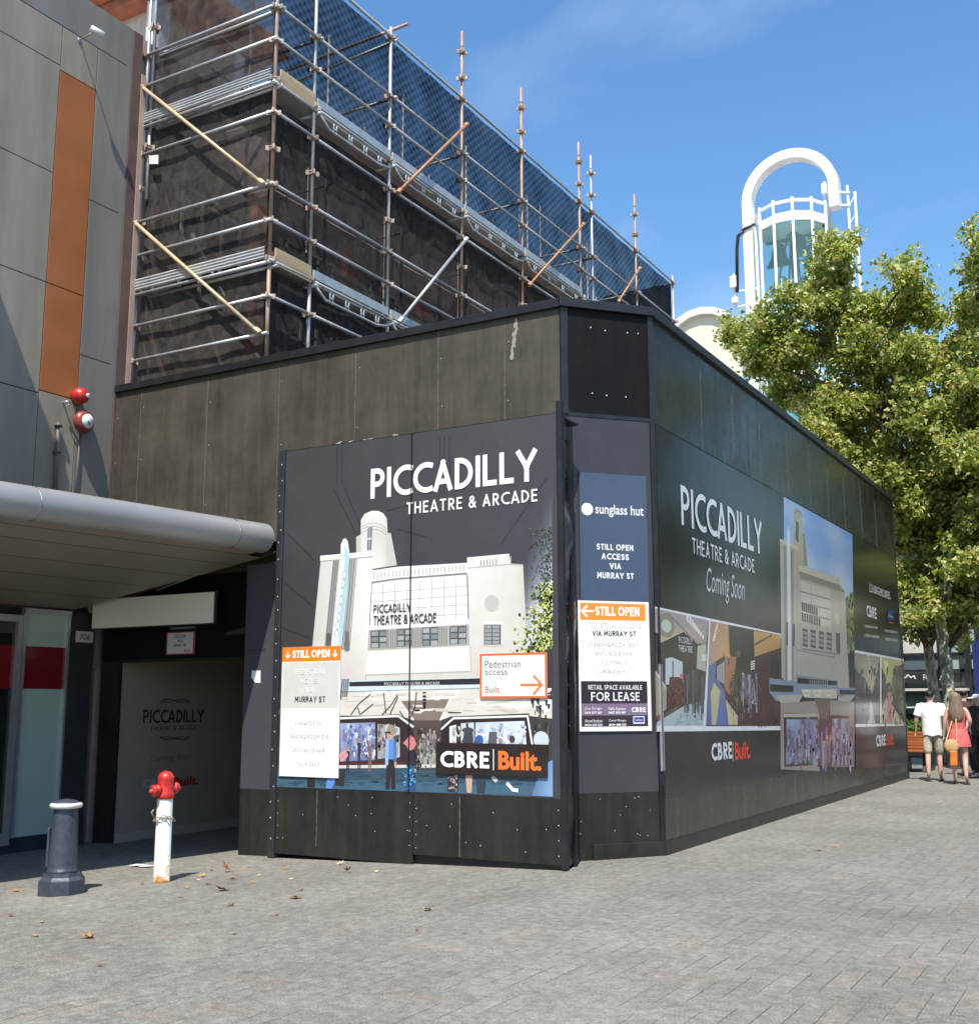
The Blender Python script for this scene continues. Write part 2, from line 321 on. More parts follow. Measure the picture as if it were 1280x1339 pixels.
# ------------------------------------------------------------------ lettering
def arc(cx, cy, rx, ry, a0, a1, n=12): return [(cx+rx*math.cos(R(a0+(a1-a0)*i/n)), cy+ry*math.sin(R(a0+(a1-a0)*i/n))) for i in range(n+1)]
GL = {
'A': (.60, [[(0,0),(.30,1)],[(.60,0),(.30,1)],[(.10,.27),(.50,.27)]]),
'B': (.46, [[(0,0),(0,1),(.2,1)]+arc(.2,.77,.21,.23,90,-90)+[(0,.54)],[(0,.54),(.2,.54)]+arc(.2,.27,.26,.27,90,-90)+[(0,0)]]),
'C': (.58, [arc(.48,.5,.48,.5,68,292,18)]),
'D': (.56, [[(0,0),(0,1),(.1,1)]+arc(.1,.5,.46,.5,90,-90,16)+[(0,0)]]),
'E': (.40, [[(.40,1),(0,1),(0,0),(.40,0)],[(0,.52),(.34,.52)]]),
'F': (.38, [[(.38,1),(0,1),(0,0)],[(0,.52),(.32,.52)]]),
'G': (.66, [arc(.48,.5,.48,.5,60,340,18)+[(.94*.7,.45),(.42,.45)]]),
'H': (.52, [[(0,0),(0,1)],[(.52,0),(.52,1)],[(0,.52),(.52,.52)]]),
'I': (.0, [[(0,0),(0,1)]]),
'J': (.32, [[(.32,1),(.32,.22)]+arc(.12,.2,.2,.2,0,-140)]),
'K': (.5, [[(0,0),(0,1)],[(.48,1),(.04,.45)],[(.16,.58),(.5,0)]]),
'L': (.38, [[(0,1),(0,0),(.38,0)]]),
'M': (.70, [[(0,0),(.06,1)],[(.06,1),(.35,.3)],[(.35,.3),(.64,1)],[(.64,1),(.70,0)]]),
'N': (.56, [[(0,0),(0,1)],[(0,1),(.56,0)],[(.56,0),(.56,1)]]),
'O': (.84, [arc(.42,.5,.42,.5,0,360,26)]),
'P': (.44, [[(0,0),(0,1),(.18,1)]+arc(.18,.73,.26,.27,90,-90)+[(0,.46)]]),
'Q': (.84, [arc(.42,.5,.42,.5,0,360,26),[(.5,.25),(.8,0)]]),
'R': (.46, [[(0,0),(0,1),(.18,1)]+arc(.18,.74,.26,.26,90,-90)+[(0,.48)],[(.18,.48),(.46,0)]]),
'S': (.44, [arc(.22,.75,.20,.25,40,270,12)[:-1]+arc(.22,.26,.22,.26,90,-140,12)]),
'T': (.48, [[(0,1),(.48,1)],[(.24,1),(.24,0)]]),
'U': (.52, [[(0,1),(0,.26)]+arc(.26,.26,.26,.26,180,360)+[(.52,1)]]),
'V': (.58, [[(0,1),(.29,0)],[(.29,0),(.58,1)]]),
'W': (.86, [[(0,1),(.2,0)],[(.2,0),(.43,.85)],[(.43,.85),(.66,0)],[(.66,0),(.86,1)]]),
'X': (.54, [[(0,0),(.54,1)],[(0,1),(.54,0)]]),
'Y': (.60, [[(0,1),(.30,.46)],[(.60,1),(.30,.46)],[(.30,.46),(.30,0)]]),
'Z': (.48, [[(0,1),(.48,1)],[(.48,1),(0,0)],[(0,0),(.48,0)]]),
'&': (.58, [[(.56,0),(.10,.72)]+arc(.24,.80,.17,.20,200,-20,10)+[(.36,.62),(.12,.45)]+arc(.22,.24,.22,.24,120,320,10)+[(.56,.42)]]),
"'": (.0, [[(0,1),(0,.8)]]), '.': (.02, [[(0,0),(.02,0)]]), ' ': (.22, []), '-': (.3, [[(0,.5),(.3,.5)]]),
'0': (.5, [arc(.25,.5,.25,.5,0,360,20)]), '1': (.15, [[(0,.8),(.15,1),(.15,0)]]), '2': (.46, [arc(.23,.75,.22,.25,160,-30,9)+[(0,0),(.46,0)]]),
'3': (.44, [arc(.2,.75,.22,.25,150,-90,9)[:-1]+arc(.2,.25,.24,.25,90,-150,9)]), '4': (.5, [[(.36,0),(.36,1),(0,.3),(.5,.3)]]), '5': (.44, [[(.42,1),(.05,1),(.02,.55)]+arc(.2,.3,.24,.3,110,-150,10)]),
'6': (.48, [[(.36,1),(.04,.42)]+arc(.24,.27,.23,.27,150,510,16)]), '7': (.44, [[(0,1),(.44,1),(.12,0)]]), '8': (.46, [arc(.23,.75,.19,.25,0,360,14),arc(.23,.25,.23,.25,0,360,14)]), '9': (.48, [[(.12,0),(.44,.58)]+arc(.24,.73,.23,.27,-30,330,16)]),
}
def ribbon(pts, w, sq=True):
    P = [Vector((p[0], p[1])) for p in pts]
    P = [p for i, p in enumerate(P) if i == 0 or (p-P[i-1]).length > 1e-5]; closed = (P[0]-P[-1]).length < 1e-5
    if closed: P = P[:-1]
    n = len(P); out = []
    for i in range(n):
        a = P[(i-1) % n] if (closed or i > 0) else None; c = P[(i+1) % n] if (closed or i < n-1) else None
        d0 = (P[i]-a).normalized() if a is not None else None; d1 = (c-P[i]).normalized() if c is not None else None
        if d0 is None: d0 = d1
        if d1 is None: d1 = d0
        n0 = Vector((-d0.y, d0.x)); n1 = Vector((-d1.y, d1.x)); mm = n0+n1
        if mm.length < .3: mm = n0
        mm.normalize(); k = 1/max(.35, mm.dot(n1)); q = P[i].copy()
        if not closed and sq:
            if i == 0: q -= d1*(w/2)
            if i == n-1: q += d0*(w/2)
        out.append((q+mm*(k*w/2), q-mm*(k*w/2)))
    qs = []
    for i in range(n if closed else n-1):
        a, b = out[i], out[(i+1) % n]; qs.append((a[0], a[1], b[1], b[0]))
    return qs
def word_strokes(txt, t, sp):
    x = 0; st = []
    for ch in txt:
        w, ss = GL.get(ch, GL[' '])
        for s in ss: st.append([(x+t/2+px*(1-t*.3), t/2+py*(1-t)) for px, py in s])
        x += w*(1-t*.3)+(t+sp if ch != ' ' else sp)
    return st, x-sp
def put_word(mb, pl, txt, a0, b0, width, height, col, t=.13, sp=.12, off=.004, lean=0.0, mi=0):
    st, W = word_strokes(txt, t, sp); sx = width/W
    for k, s in enumerate(st):
        for n_, q in enumerate(ribbon(s, t)):
            mb.poly([pl.pt(a0+p.x*sx, b0+p.y*height, off+.0009*(k % 4)+.00004*n_) for p in q][::-1], mi, col)
def word_px(mb, pl, txt, TL, TR, BL, col, **kw):
    """fit a word to the rectangle seen at three of its corners"""
    a0, bt = pl.uv(*TL); a1, bt1 = pl.uv(*TR); ab, bb = pl.uv(*BL)
    put_word(mb, pl, txt, a0, bb, a1-a0, bt-bb, col, lean=(bt1-bt)/(a1-a0)*0, **kw)
_fc = {}
def font_geo(txt, bold=0., shear=0.):
    key = (txt, bold, shear)
    if key not in _fc:
        cu = bpy.data.curves.new('tmp', 'FONT'); cu.body = txt; cu.size = 1; cu.offset = bold; cu.shear = shear; cu.resolution_u = 4
        ob = bpy.data.objects.new('tmp', cu); COL.objects.link(ob)
        bpy.context.view_layer.update()
        me = bpy.data.meshes.new_from_object(ob.evaluated_get(bpy.context.evaluated_depsgraph_get()))
        vs = [(v.co.x, v.co.y) for v in me.vertices]; fs = [tuple(p.vertices) for p in me.polygons]
        bpy.data.objects.remove(ob); bpy.data.curves.remove(cu); bpy.data.meshes.remove(me); _fc[key] = (vs, fs)
    return _fc[key]
def put_font(mb, pl, txt, a0, b0, width, height, col, bold=0., off=.004, shear=0., mi=0):
    """ordinary sans lettering; the word's own bounding box fills width x height"""
    vs, fs = font_geo(txt, bold, shear)
    x0 = min(v[0] for v in vs); x1 = max(v[0] for v in vs); y0 = min(v[1] for v in vs); y1 = max(v[1] for v in vs)
    mb.raw([pl.pt(a0+(v[0]-x0)/(x1-x0)*width, b0+(v[1]-y0)/(y1-y0)*height, off) for v in vs], fs, mi, col)
def font_px(mb, pl, txt, TL, TR, BL, col, **kw):
    a0, bt = pl.uv(*TL); a1, _ = pl.uv(*TR); _, bb = pl.uv(*BL); put_font(mb, pl, txt, a0, bb, a1-a0, bt-bb, col, **kw)
def ppoly(mb, pl, pts, col, off, mi=0):
    c = lin(col) if not isinstance(col[0], (tuple, list)) else [lin(q) for q in col]
    mb.poly([pl.pt(*pl.uv(*p), off) for p in pts], mi, c)
def pline(mb, pl, pts, w, col, off, mi=0):
    """thin printed line, width in metres"""
    loc = [pl.uv(*p) for p in pts]
    for q in ribbon(loc, w, False): mb.poly([pl.pt(v.x, v.y, off) for v in q], mi, lin(col))
def pdot(mb, pl, p, r, col, off, n=14, mi=0, ry=None):
    a, b = pl.uv(*p); mb.poly([pl.pt(a+r*math.cos(2*math.pi*k/n), b+(ry or r)*math.sin(2*math.pi*k/n), off) for k in range(n)], mi, lin(col))

# ------------------------------------------------------------------ ground
M_pave = mat_paving()
g = MB()
xs = [-400, -60, -13, -4.5, 4, 60, 400]
for i in range(len(xs)-1):
    a, b = xs[i], xs[i+1]
    for y0, y1 in ((-60, 40), (40, 900)): g.poly([(a,y0,gz(a)),(b,y0,gz(b)),(b,y1,gz(b)),(a,y1,gz(a))])
tag(g.build('pavement', M_pave), kind='structure')

# ------------------------------------------------------------------ shared planes and materials
FX = -12.0                                              # shop-front line
WY = 10.526                                             # hoarding wall that faces the camera
GY = 9.90                                               # gate standing out in front of it
RX = -4.455                                             # long side of the hoarding
HT = 5.86
A_ = Vector((-5.157, WY, 0)); B_ = Vector((RX, 11.30, 0))
P_fac = Plane((FX, 0, 0), (0, 1)); P_wall = Plane((0, WY, 0), (1, 0)); P_gate = Plane((0, GY, 0), (1, 0))
P_side = Plane((RX, 0, 0), (0, 1)); P_cham = Plane(A_, B_-A_); P_sliver = Plane((0, 10.02, 0), (1, 0))
K_wall = mat_ply('dusty_plywood', (.028,.024,.017), (.105,.090,.063), .55, .60)
K_black = mat_ply('black_plywood', (.008,.008,.008), (.05,.046,.036), .38, .45)
K_side = mat_ply('glossy_black_ply', (.008,.009,.008), (.027,.027,.026), .26, .15, 1.0)
K_side.node_tree.nodes['Principled BSDF'].inputs['Specular Tint'].default_value = (1,.97,.91,1)
K_cham = mat_ply('black_sheet', (.004,.004,.004), (.012,.012,.011), .55, .4, .15)
K_trim = mat('black_trim', (.012,.012,.013), .42, noise=.5, nscale=5)
K_print = mat_print('printed_vinyl', .42); K_print_side = mat_print('printed_vinyl_glossy', .20, .5); K_print_side.node_tree.nodes['Principled BSDF'].inputs['Specular Tint'].default_value = (1,.94,.84,1)
K_sign = mat_print('printed_board', .35)
K_screw = mat('zinc_screw', (.75,.74,.70), .35, .3)
K_seam = mat('bare_ply_edge', (.135,.118,.088), .8, noise=.5, nscale=14)
K_alu = mat('aluminium', (.55,.55,.56), .35, .7, noise=.12, nscale=6)
K_vinyl = mat('black_sheeting', (.034,.034,.036), .32, noise=.3, nscale=3)
K_grey = mat('warm_grey_cladding', (.290,.256,.203), .42, .05, noise=.15, nscale=1.6, stretch=(1,1.6,.25))
K_blue = mat('reflection_grey_cladding', (.215,.205,.185), .40, .10, noise=.16, nscale=.9, stretch=(1,2.5,.3))  # cooler grey carries the end column's reflection in its base colour
K_orange = mat('orange_cladding', (.36,.125,.040), .42, .05, noise=.10, nscale=1.5)
K_dark = mat('charcoal_render', (.030,.031,.033), .7, noise=.3, nscale=3)
K_joint = mat('panel_joint', (.02,.02,.02), .8)

# ------------------------------------------------------------------ retail building on the left
rb = thing('retail_building', (FX, 7.0, gz(FX)), 'grey panel clad shop building with orange strip and rounded awning', 'building')
b = MB(); b.box((-26, -6, -1), (FX-.06, 10.40, 11.25)); b.build('wall', K_joint, rb)
JT = .006
def panel(y0, y1, z0, z1, mt, nm='cladding_panel'):
    q = MB(); q.obox(Vector((FX-.03, (y0+y1)/2, (z0+z1)/2)), Vector((1,0,0)), Vector((0,1,0)), Vector((0,0,1)), .03, (y1-y0)/2-JT, (z1-z0)/2-JT, 0, None, .004)
    return q.build(nm, mt, rb)
zr = [3.2, 3.98, 5.47, 6.96, 8.478, 10.02, 10.60]
for y0, y1 in ((-6, 6.9), (6.9, 8.1), (8.1, 9.283)):
    for i in range(len(zr)-1): panel(y0, y1, zr[i], zr[i+1], K_grey)
panel(9.283, 9.885, 3.2, 5.51, K_grey); panel(9.283, 9.885, 9.96, 10.60, K_grey)
panel(9.283, 9.885, 5.51, 6.96, K_orange, 'orange_panel'); panel(9.283, 9.885, 6.96, 9.96, K_orange, 'orange_panel')
for z0, z1 in ((3.2, 6.143), (6.143, 8.346), (8.346, 10.60)): panel(9.885, 10.485, z0, z1, K_blue)
for y0, y1 in ((-6, 8.1), (8.1, 10.485)): panel(y0, y1, 10.60, 11.22, K_blue, 'parapet_panel')
# return of the cladding at the theatre side
b = MB(); b.box((-14, 10.40, 2), (FX-.001, 10.483, 11.21)); b.build('return_panel', K_blue, rb)
# unseen fin added beyond the left of the frame to shadow the panels
b = MB(); b.box((FX, 6.70, 3.9), (FX+1.18, 6.85, 9.75)); b.build('shadow_fin', K_grey, rb)
# conduit and eye bolt
c = MB()
q0 = P_fac.pt(*P_fac.uv(73, 553)); q1 = P_fac.pt(*P_fac.uv(69, 640)); c.tube([q0+Vector((.05,0,0)), q1+Vector((.05,0,-.3))], .026, 10)
for t in (.05, .45): c.lathe(q0.lerp(q1, t)+Vector((.05,0,-.01)), [(.05,0),(.05,.03)], 10)
K_pipe2 = mat('shaded_pipe', (.11,.10,.085), .6); c.build('downpipe', K_pipe2, rb)  # dark tone puts the shade over both pipes into their colour
c = MB(); c.tube([P_fac.pt(*P_fac.uv(96, 640))+Vector((.03,0,-.3)), P_fac.pt(*P_fac.uv(103, 566))+Vector((.03,0,0))], .012, 10); c.build('conduit', K_pipe2, rb)
c = MB(); e0 = P_fac.pt(*P_fac.uv(82, 526)); c.tube([e0, e0+Vector((.09,0,0))], .012, 8); c.tube([e0+Vector((.09+.03*math.sin(t), .035*math.cos(t), -.03+.03*math.sin(t))) for t in [2*math.pi*i/12 for i in range(13)]], .009, 6); c.build('eye_bolt', K_alu, rb)
# shop front under the awning
GW = mat('frosted_film', (.44,.55,.46), .12, spec=.7); RDB = mat('red_film', (.20,.012,.016), .12, spec=.7)
gl = mat_glass('shop_glass', (.02,.025,.022), .02, .25)
def fbox(mb, y0, y1, z0, z1, d0, d1, mi=0): mb.box((FX+d0, y0, z0), (FX+d1, y1, z1), mi)
y_a = P_fac.uv(30, 900)[0]; y_b = P_fac.uv(84, 900)[0]; zt = 2.66; zb = P_fac.uv(50, 1092)[1]; zr0 = P_fac.uv(60, 901)[1]; zr1 = P_fac.uv(60, 846)[1]
sw = MB(); fbox(sw, y_a-.05, y_b+.03, zt, zt+.06, -.05, .03); fbox(sw, y_a-.07, y_a-.02, zb, zt, -.05, .03); fbox(sw, y_b, y_b+.03, zb, zt, -.05, .02); w_ = sw.build('window', K_alu, rb)
s = MB(); s.box((FX-.04, y_a-.02, zb), (FX-.02, y_b, zr0-.001)); s.box((FX-.04, y_a-.02, zr1+.001), (FX-.02, y_b, zt)); s.build('pane', GW, w_)
s = MB(); s.box((FX-.04, y_a-.02, zr0), (FX-.017, y_b, zr1)); s.build('red_band', RDB, w_)
sd = MB()
for yy in (y_a-.16, y_a-1.5): fbox(sd, yy, yy+.07, -.12, zt-.04, -.06, .05)
fbox(sd, y_a-1.43, y_a-.16, zt-.12, zt-.04, -.06, .05); fbox(sd, y_a-1.43, y_a-.16, -.12, .02, -.06, .05); d_ = sd.build('door', K_alu, rb)
s = MB(); s.box((FX-.02, y_a-1.43, .02), (FX, y_a-.16, zt-.12)); s.build('pane', gl, d_)
s = MB(); s.box((FX-.016, y_a-1.43, zr0), (FX+.003, y_a-.16, zr1)); s.build('red_band', RDB, d_)
b = MB(); b.box((FX-.07, -6, -.5), (FX-.012, y_b+.03, zb)); b.box((FX-.07, -6, zt+.06), (FX-.012, y_b+.03, 3.2)); b.box((FX-.25, -6, -.5), (FX-.07, y_a-1.6, 3.2)); b.build('plinth', K_dark, rb)
pr = MB(); pr.box((FX-.3, y_b+.03, -.5), (FX+.01, 10.36, 2.72)); pr.box((FX-.3, y_b+.035, -.5), (FX+.03, 10.355, .12)); pr.box((FX+.010, y_b+.05, 1.115), (FX+.013, 10.34, 1.125)); pr.build('pier', K_dark, rb)
# awning: level rounded nose skewed a little off the facade, soffit falling to the shops
K_nose = mat('silver_awning_nose', (.30,.295,.285), .42, .25, noise=.14, nscale=2.4, stretch=(1,.25,1), coat=.1)
K_soff = mat('awning_soffit', (.27,.245,.185), .5, .1, noise=.05, nscale=1)
def nose(y): return -8.46+(y-9.78)*.128                 # outer face of the nose
RN = .168; ZN = 3.405
def prof(y):
    xo = nose(y)-RN; pts = []
    for k in range(25):
        t = R(-115+k*(215/24)); pts.append((xo+RN*math.cos(t), ZN+RN*math.sin(t)))
    return pts
Ys = [4.0, P_gate.o.y-.12]
def nose_seg(y0, y1, cap):
    n_ = MB(); a, c_ = prof(y0), prof(y1); k = len(a)
    n_.raw([(x, y0, z) for x, z in a]+[(x, y1, z) for x, z in c_], [(i, i+1, k+i+1, k+i) for i in range(k-1)], 0, None, True)
    if cap: n_.poly([(x, y1, z) for x, z in c_])
    return n_
nseg = [(4.0, 6.93), (6.945, 9.30), (9.315, 9.79)]
for i, (y0, y1) in enumerate(nseg): nose_seg(y0, y1, i == 2).build('awning_nose', K_nose, rb)
sm_ = MB()
for yy in (6.93, 9.30):
    a = [(nose(yy)-RN+(RN-.006)*math.cos(R(-115+k*(215/12))), ZN+(RN-.006)*math.sin(R(-115+k*(215/12)))) for k in range(13)]
    for i in range(12): sm_.poly([(a[i][0],yy-.004,a[i][1]),(a[i+1][0],yy-.004,a[i+1][1]),(a[i+1][0],yy+.02,a[i+1][1]),(a[i][0],yy+.02,a[i][1])], 0, None, True)
sm_.build('nose_joint', mat('joint_sealant', (.6,.6,.58), .6), rb)
zsf = ZN+RN*math.sin(R(-115)); yE = 10.04
def sof(y, f):                                          # f 0 at the nose, 1 at the facade
    x0 = nose(y)-RN+RN*math.cos(R(-115)); return (x0+(FX-.05-x0)*f, y, zsf+(2.74-zsf)*f)
fs = [0, .05, .18, .37, .56, .78, 1.0]
for i in range(len(fs)-1):
    s = MB(); g_ = .0022; y1 = 9.79 if i == 0 else yE
    s.poly([sof(4, fs[i]+g_), sof(y1, fs[i]+g_), sof(y1, fs[i+1]-g_), sof(4, fs[i+1]-g_)]); s.build('soffit_panel', K_soff, rb)
s = MB()
def top(y, f): x0 = nose(y)-RN+RN*math.cos(R(100)); return (x0+(FX-x0)*f, y, ZN+RN*math.sin(R(100))+.12*f)
s.poly([top(4,0), top(9.79,0), top(9.79,1), top(4,1)])
s.poly([tuple(Vector(sof(4,f))+Vector((0,0,.03))) for f in (0,1)]+[tuple(Vector(sof(yE,f))+Vector((0,0,.03))) for f in (1,0)])
s.poly([sof(yE-.001,0), sof(yE-.001,1), top(9.79,1), top(9.79,0)]); s.build('awning_deck', K_dark, rb)

# fittings on that facade
K_red = mat('red_enamel', (.50,.024,.018), .34, coat=.2, noise=.30, nscale=28, bump=.3); K_white = mat('white_enamel', (.78,.78,.76), .4)
K_mar = mat('faded_red_enamel', (.26,.045,.032), .35, noise=.2, nscale=14)
p = P_fac.pt(*P_fac.uv(98, 519))
t = thing('warning_light', p, 'red domed strobe fixed above the round alarm bell on grey panels', 'alarm light')
s = MB(); s.lathe(p, [(.075,0),(.08,.03),(.105,.05),(.112,.10),(.10,.16),(.07,.195),(.035,.21),(0,.213)], 24, 0, Vector((1,0,0))); s.build('dome', K_red, t)
s = MB(); s.lathe(p+Vector((.19,.03,.0)), [(.03,0),(.03,.03),(.018,.032),(0,.033)], 14, 0, Vector((1,.15,0))); s.build('lens', K_white, t)
p = P_fac.pt(*P_fac.uv(102, 553))
t = thing('alarm_bell', p, 'round dull red alarm bell with white centre disc under the red strobe', 'alarm bell')
s = MB(); s.lathe(p, [(.05,0),(.05,.05),(.115,.055),(.142,.075),(.150,.11),(.142,.15),(.11,.18),(.075,.19),(.07,.185),(0,.185)], 28, 0, Vector((1,0,0))); s.build('gong', K_mar, t)
s = MB(); s.lathe(p+Vector((.188,0,0)), [(.096,0),(.096,.008),(0,.010)], 22, 0, Vector((1,0,0))); s.build('centre_disc', K_white, t)
s = MB(); s.bar(p+Vector((.201,-.005,.0)), p+Vector((.201,.022,-.05)), .016, .006, 0, Vector((1,0,0))); s.build('striker', K_joint, t)
p = P_fac.pt(*P_fac.uv(104, 52))
t = thing('security_camera', p, 'small white camera on a short arm high on the grey cladding', 'camera')
s = MB(); s.lathe(p, [(.035,0),(.035,.015)], 12, 0, Vector((1,0,0))); s.tube([p, p+Vector((.34,-.02,.02))], .012, 8); s.build('arm', K_alu, t)
s = MB(); s.tube([p+Vector((.30,-.07,.05)), p+Vector((.38,.09,.0))], .042, 12); s.build('housing', K_white, t)
p = P_fac.pt(*P_fac.uv(110, 833))
pl = Plane((FX+.012, 0, 0), (0, 1)); t = thing('number_plate', p, 'small pale plate reading 706 on the charcoal pier', 'sign')
(a0, b0), (a1, b1) = pl.uv(98.5, 839.5), pl.uv(121.5, 826.5)
s = MB(); s.box((FX+.012, a0, b0), (FX+.022, a1, b1)); s.build('plate', mat('pale_plate', (.62,.62,.60), .5), t)
s = MB(); put_font(s, pl, '706', a0+(a1-a0)*.2, b0+(b1-b0)*.22, (a1-a0)*.62, (b1-b0)*.52, lin((30,30,30)), off=.012); s.build('lettering', K_sign, t)

# ------------------------------------------------------------------ theatre behind the scaffold
K_pink = mat('pinkish_render', (.42,.30,.25), .8, noise=.15, nscale=2); K_cream = mat('old_cream_paint', (.60,.55,.46), .7, noise=.2, nscale=5)
K_terra = mat('terracotta_cornice', (.42,.17,.10), .7, noise=.25, nscale=4)
th = thing('theatre_building', (FX-.1, 18, gz(FX)), 'pinkish old theatre front behind the netted scaffold', 'building')
s = MB(); s.box((-26, 10.50, -.5), (FX-.09, 26.5, 11.25)); s.build('wall', K_pink, th)
s = MB(); s.box((FX-.085, 10.487, 2.5), (FX+.02, 10.655, 11.2)); s.build('pilaster', mat('shaded_pink_render', (.115,.072,.064), .75, noise=.2, nscale=3), th)  # mauve tone puts the shaded part of the pink pilaster into its colour
s = MB(); s.box((FX-.085, 10.657, 2.5), (FX+.03, 10.745, 10.6)); s.build('pilaster', K_pink, th)
for k in range(6):
    y0 = 11.6+k*2.4
    for z0 in (4.6, 7.6):
        s = MB(); s.box((FX-.088, y0, z0), (FX-.05, y0+1.3, z0+1.7)); w = s.build('window', mat('old_glass', (.02,.022,.028), .55, spec=.15) if (k == 0 and z0 < 5) else bpy.data.materials['old_glass'], th)
        s = MB()
        for i in range(4): s.box((FX-.05, y0+i*.42, z0), (FX-.02, y0+i*.42+.05, z0+1.7))
        for i in range(3): s.box((FX-.049, y0, z0+i*.82), (FX-.022, y0+1.31, z0+i*.82+.05))
        s.build('frame', K_cream, w)
    s = MB(); s.box((FX-.085, y0+1.6, 2.5), (FX+.05, y0+2.0, 9.6)); s.build('pilaster', K_terra, th)
# box lantern and tiled cornice that show above the retail roof
s = MB(); s.box((-14.9, 12.2, 9.9), (-13.45, 14.0, 13.05)); s.build('roof_lantern', K_cream, th)
s = MB(); s.box((-15.2, 11.9, 13.05), (-13.0, 14.4, 13.25), bev=.03); s.box((-15.4, 11.6, 13.25), (-12.75, 14.8, 13.5), bev=.04); s.build('cornice', K_terra, th)
for yy in (12.0, 13.8):
    s = MB(); s.box((-13.45, yy, 9.9), (-13.15, yy+.25, 13.05), bev=.02); s.build('corner_post', K_white, th)

# ------------------------------------------------------------------ hoarding
ho = thing('hoarding', (-5, 10.6, 0), 'tall black plywood hoarding wrapped round the shop corner with printed theatre posters', 'hoarding')
def screws(mb, pl, pts, r=.009, off=.012, mi=1):
    for px, py in pts: pdot(mb, pl, (px, py), r, (220,215,205), off, 6, mi)
def rnd_screws(mb, pl, pts, mi=1, r=.008, off=.012):
    for a, b_ in pts:
        mb.poly([pl.pt(a+r*math.cos(k*math.pi/3), b_+r*math.sin(k*math.pi/3), off) for k in range(6)], mi)
XL = -11.99
jx = [P_wall.uv(183, 560)[0], P_wall.uv(270, 560)[0], P_wall.uv(365, 520)[0], P_wall.uv(465, 500)[0], P_wall.uv(573, 470)[0], P_wall.uv(660, 450)[0]]
ex = [XL]+jx+[A_.x]
OPL, OPR, OPT = -11.62, -9.30, 2.085
zsill = OPT
def wall_panel(a0, a1, z0, z1, k):
    s = MB(); s.box((a0+.003, WY, z0), (a1-.003, WY+.02, z1))
    rr = random.Random(k)
    pts = [(a0+.05+rr.uniform(-.01,.01), z0+(z1-z0)*(i+.5)/4+rr.uniform(-.1,.1)) for i in range(4)]
    rnd_screws(s, P_wall, pts, 1, .0055, .003); return s.build('wall_panel', [K_wall, K_screw], ho)
for i in range(len(ex)-1): wall_panel(ex[i], ex[i+1], 3.15, HT-.10, i)
s = MB(); s.box((XL, WY, zsill), (A_.x, WY+.02, 3.147)); s.build('header_panel', K_cham, ho)  # black here stands in for the awning's shade on the brown wall
s = MB(); s.box((XL, WY, -.5), (OPL, WY+.02, OPT-.003)); s.build('wall_panel', K_black, ho)
s = MB(); s.box((OPR, WY, -.5), (A_.x, WY+.02, OPT-.003)); s.build('wall_panel', K_black, ho)
s = MB()
for x in jx: s.box((x-.0035, WY-.002, 3.15), (x+.0035, WY+.014, HT-.1))
s.build('panel_seam', K_seam, ho)
# white bird-lime streak near the corner
s = MB(); rr = random.Random(3)
for k in range(16):
    px = 676-k*.55+rr.uniform(-2.5,2.5); py = 420+k*3.2+rr.uniform(-2,2); pdot(s, P_wall, (px, py), rr.uniform(.008,.022), (150,145,130), .003+.0002*k, 7, 0, rr.uniform(.02,.05))
s.build('streak', K_print, ho)
# framing behind the sheets so the box has real depth, and a lid
s = MB(); s.box((XL, WY+.021, HT-.20), (A_.x, WY+.12, HT-.02)); s.poly([(XL,WY+.1,HT-.06),(A_.x,WY+.1,HT-.06),(RX-.05,11.35,HT-.06),(RX-.05,25,HT-.06),(XL,25,HT-.06)]); s.build('roof_frame', K_trim, ho)
# passage for pedestrians through the bottom left
K_beige = mat('beige_lining_board', (.34,.285,.225), .6, noise=.08, nscale=2)
s = MB(); s.box((OPL-.03, WY+.021, -.4), (OPL, 19.9, 2.30)); ps = s.build('passage_lining', K_beige, ho)
P_pass = Plane((OPL, 0, 0), (0, 1))
s = MB(); s.box((OPL, WY+.02, -.4), (OPL+.012, 19.9, gz(OPL)+.115)); s.build('skirting', mat('pale_skirting', (.42,.36,.29), .6), ps)
s = MB(); K1 = lin((22,20,20))
word_px(s, P_pass, 'PICCADILLY', (187.5,928.5), (266.5,928), (187.5,946), K1, t=.15, sp=.13)
word_px(s, P_pass, 'THEATRE & ARCADE', (196.5,950), (257,949), (196.5,956), lin((60,54,48)), t=.12, sp=.18)
for yy, sg in ((916, 1), (966, -1)):
    pline(s, P_pass, [(209,yy+2*sg),(214,yy-1*sg),(222,yy-1*sg),(228,yy),(236,yy-1*sg),(244,yy-1*sg),(248,yy+2*sg)], .012, (40,36,33), .004)
    pline(s, P_pass, [(209,yy+2*sg),(224,yy+2*sg),(228,yy),(232,yy+2*sg),(248,yy+2*sg)], .010, (40,36,33), .0045)
font_px(s, P_pass, 'Coming Soon', (197,988), (250,986), (197,998), lin((126,112,98)), shear=.3)
word_px(s, P_pass, 'CBRE', (187,1020), (222,1017.5), (187,1031), lin((190,190,185)), t=.21, sp=.16)
font_px(s, P_pass, 'Built.', (226,1017), (260,1014.5), (226,1029), lin((170,40,30)), bold=.03)
s.build('lettering', K_sign, ps)
s = MB(); s.poly([(OPL,WY+.02,2.30),(-9.0,WY+.02,2.30),(-9.0,19.9,2.30),(OPL,19.9,2.30)]); s.build('passage_ceiling', mat('pale_ceiling_board', (.62,.60,.56), .7), ho)
s = MB(); s.box((-9.0, WY+.02, -.4), (-8.97, 19.9, 2.3)); s.box((OPL, 19.9, -.4), (-8.97, 19.95, 2.3)); s.build('passage_wall', K_black, ho)
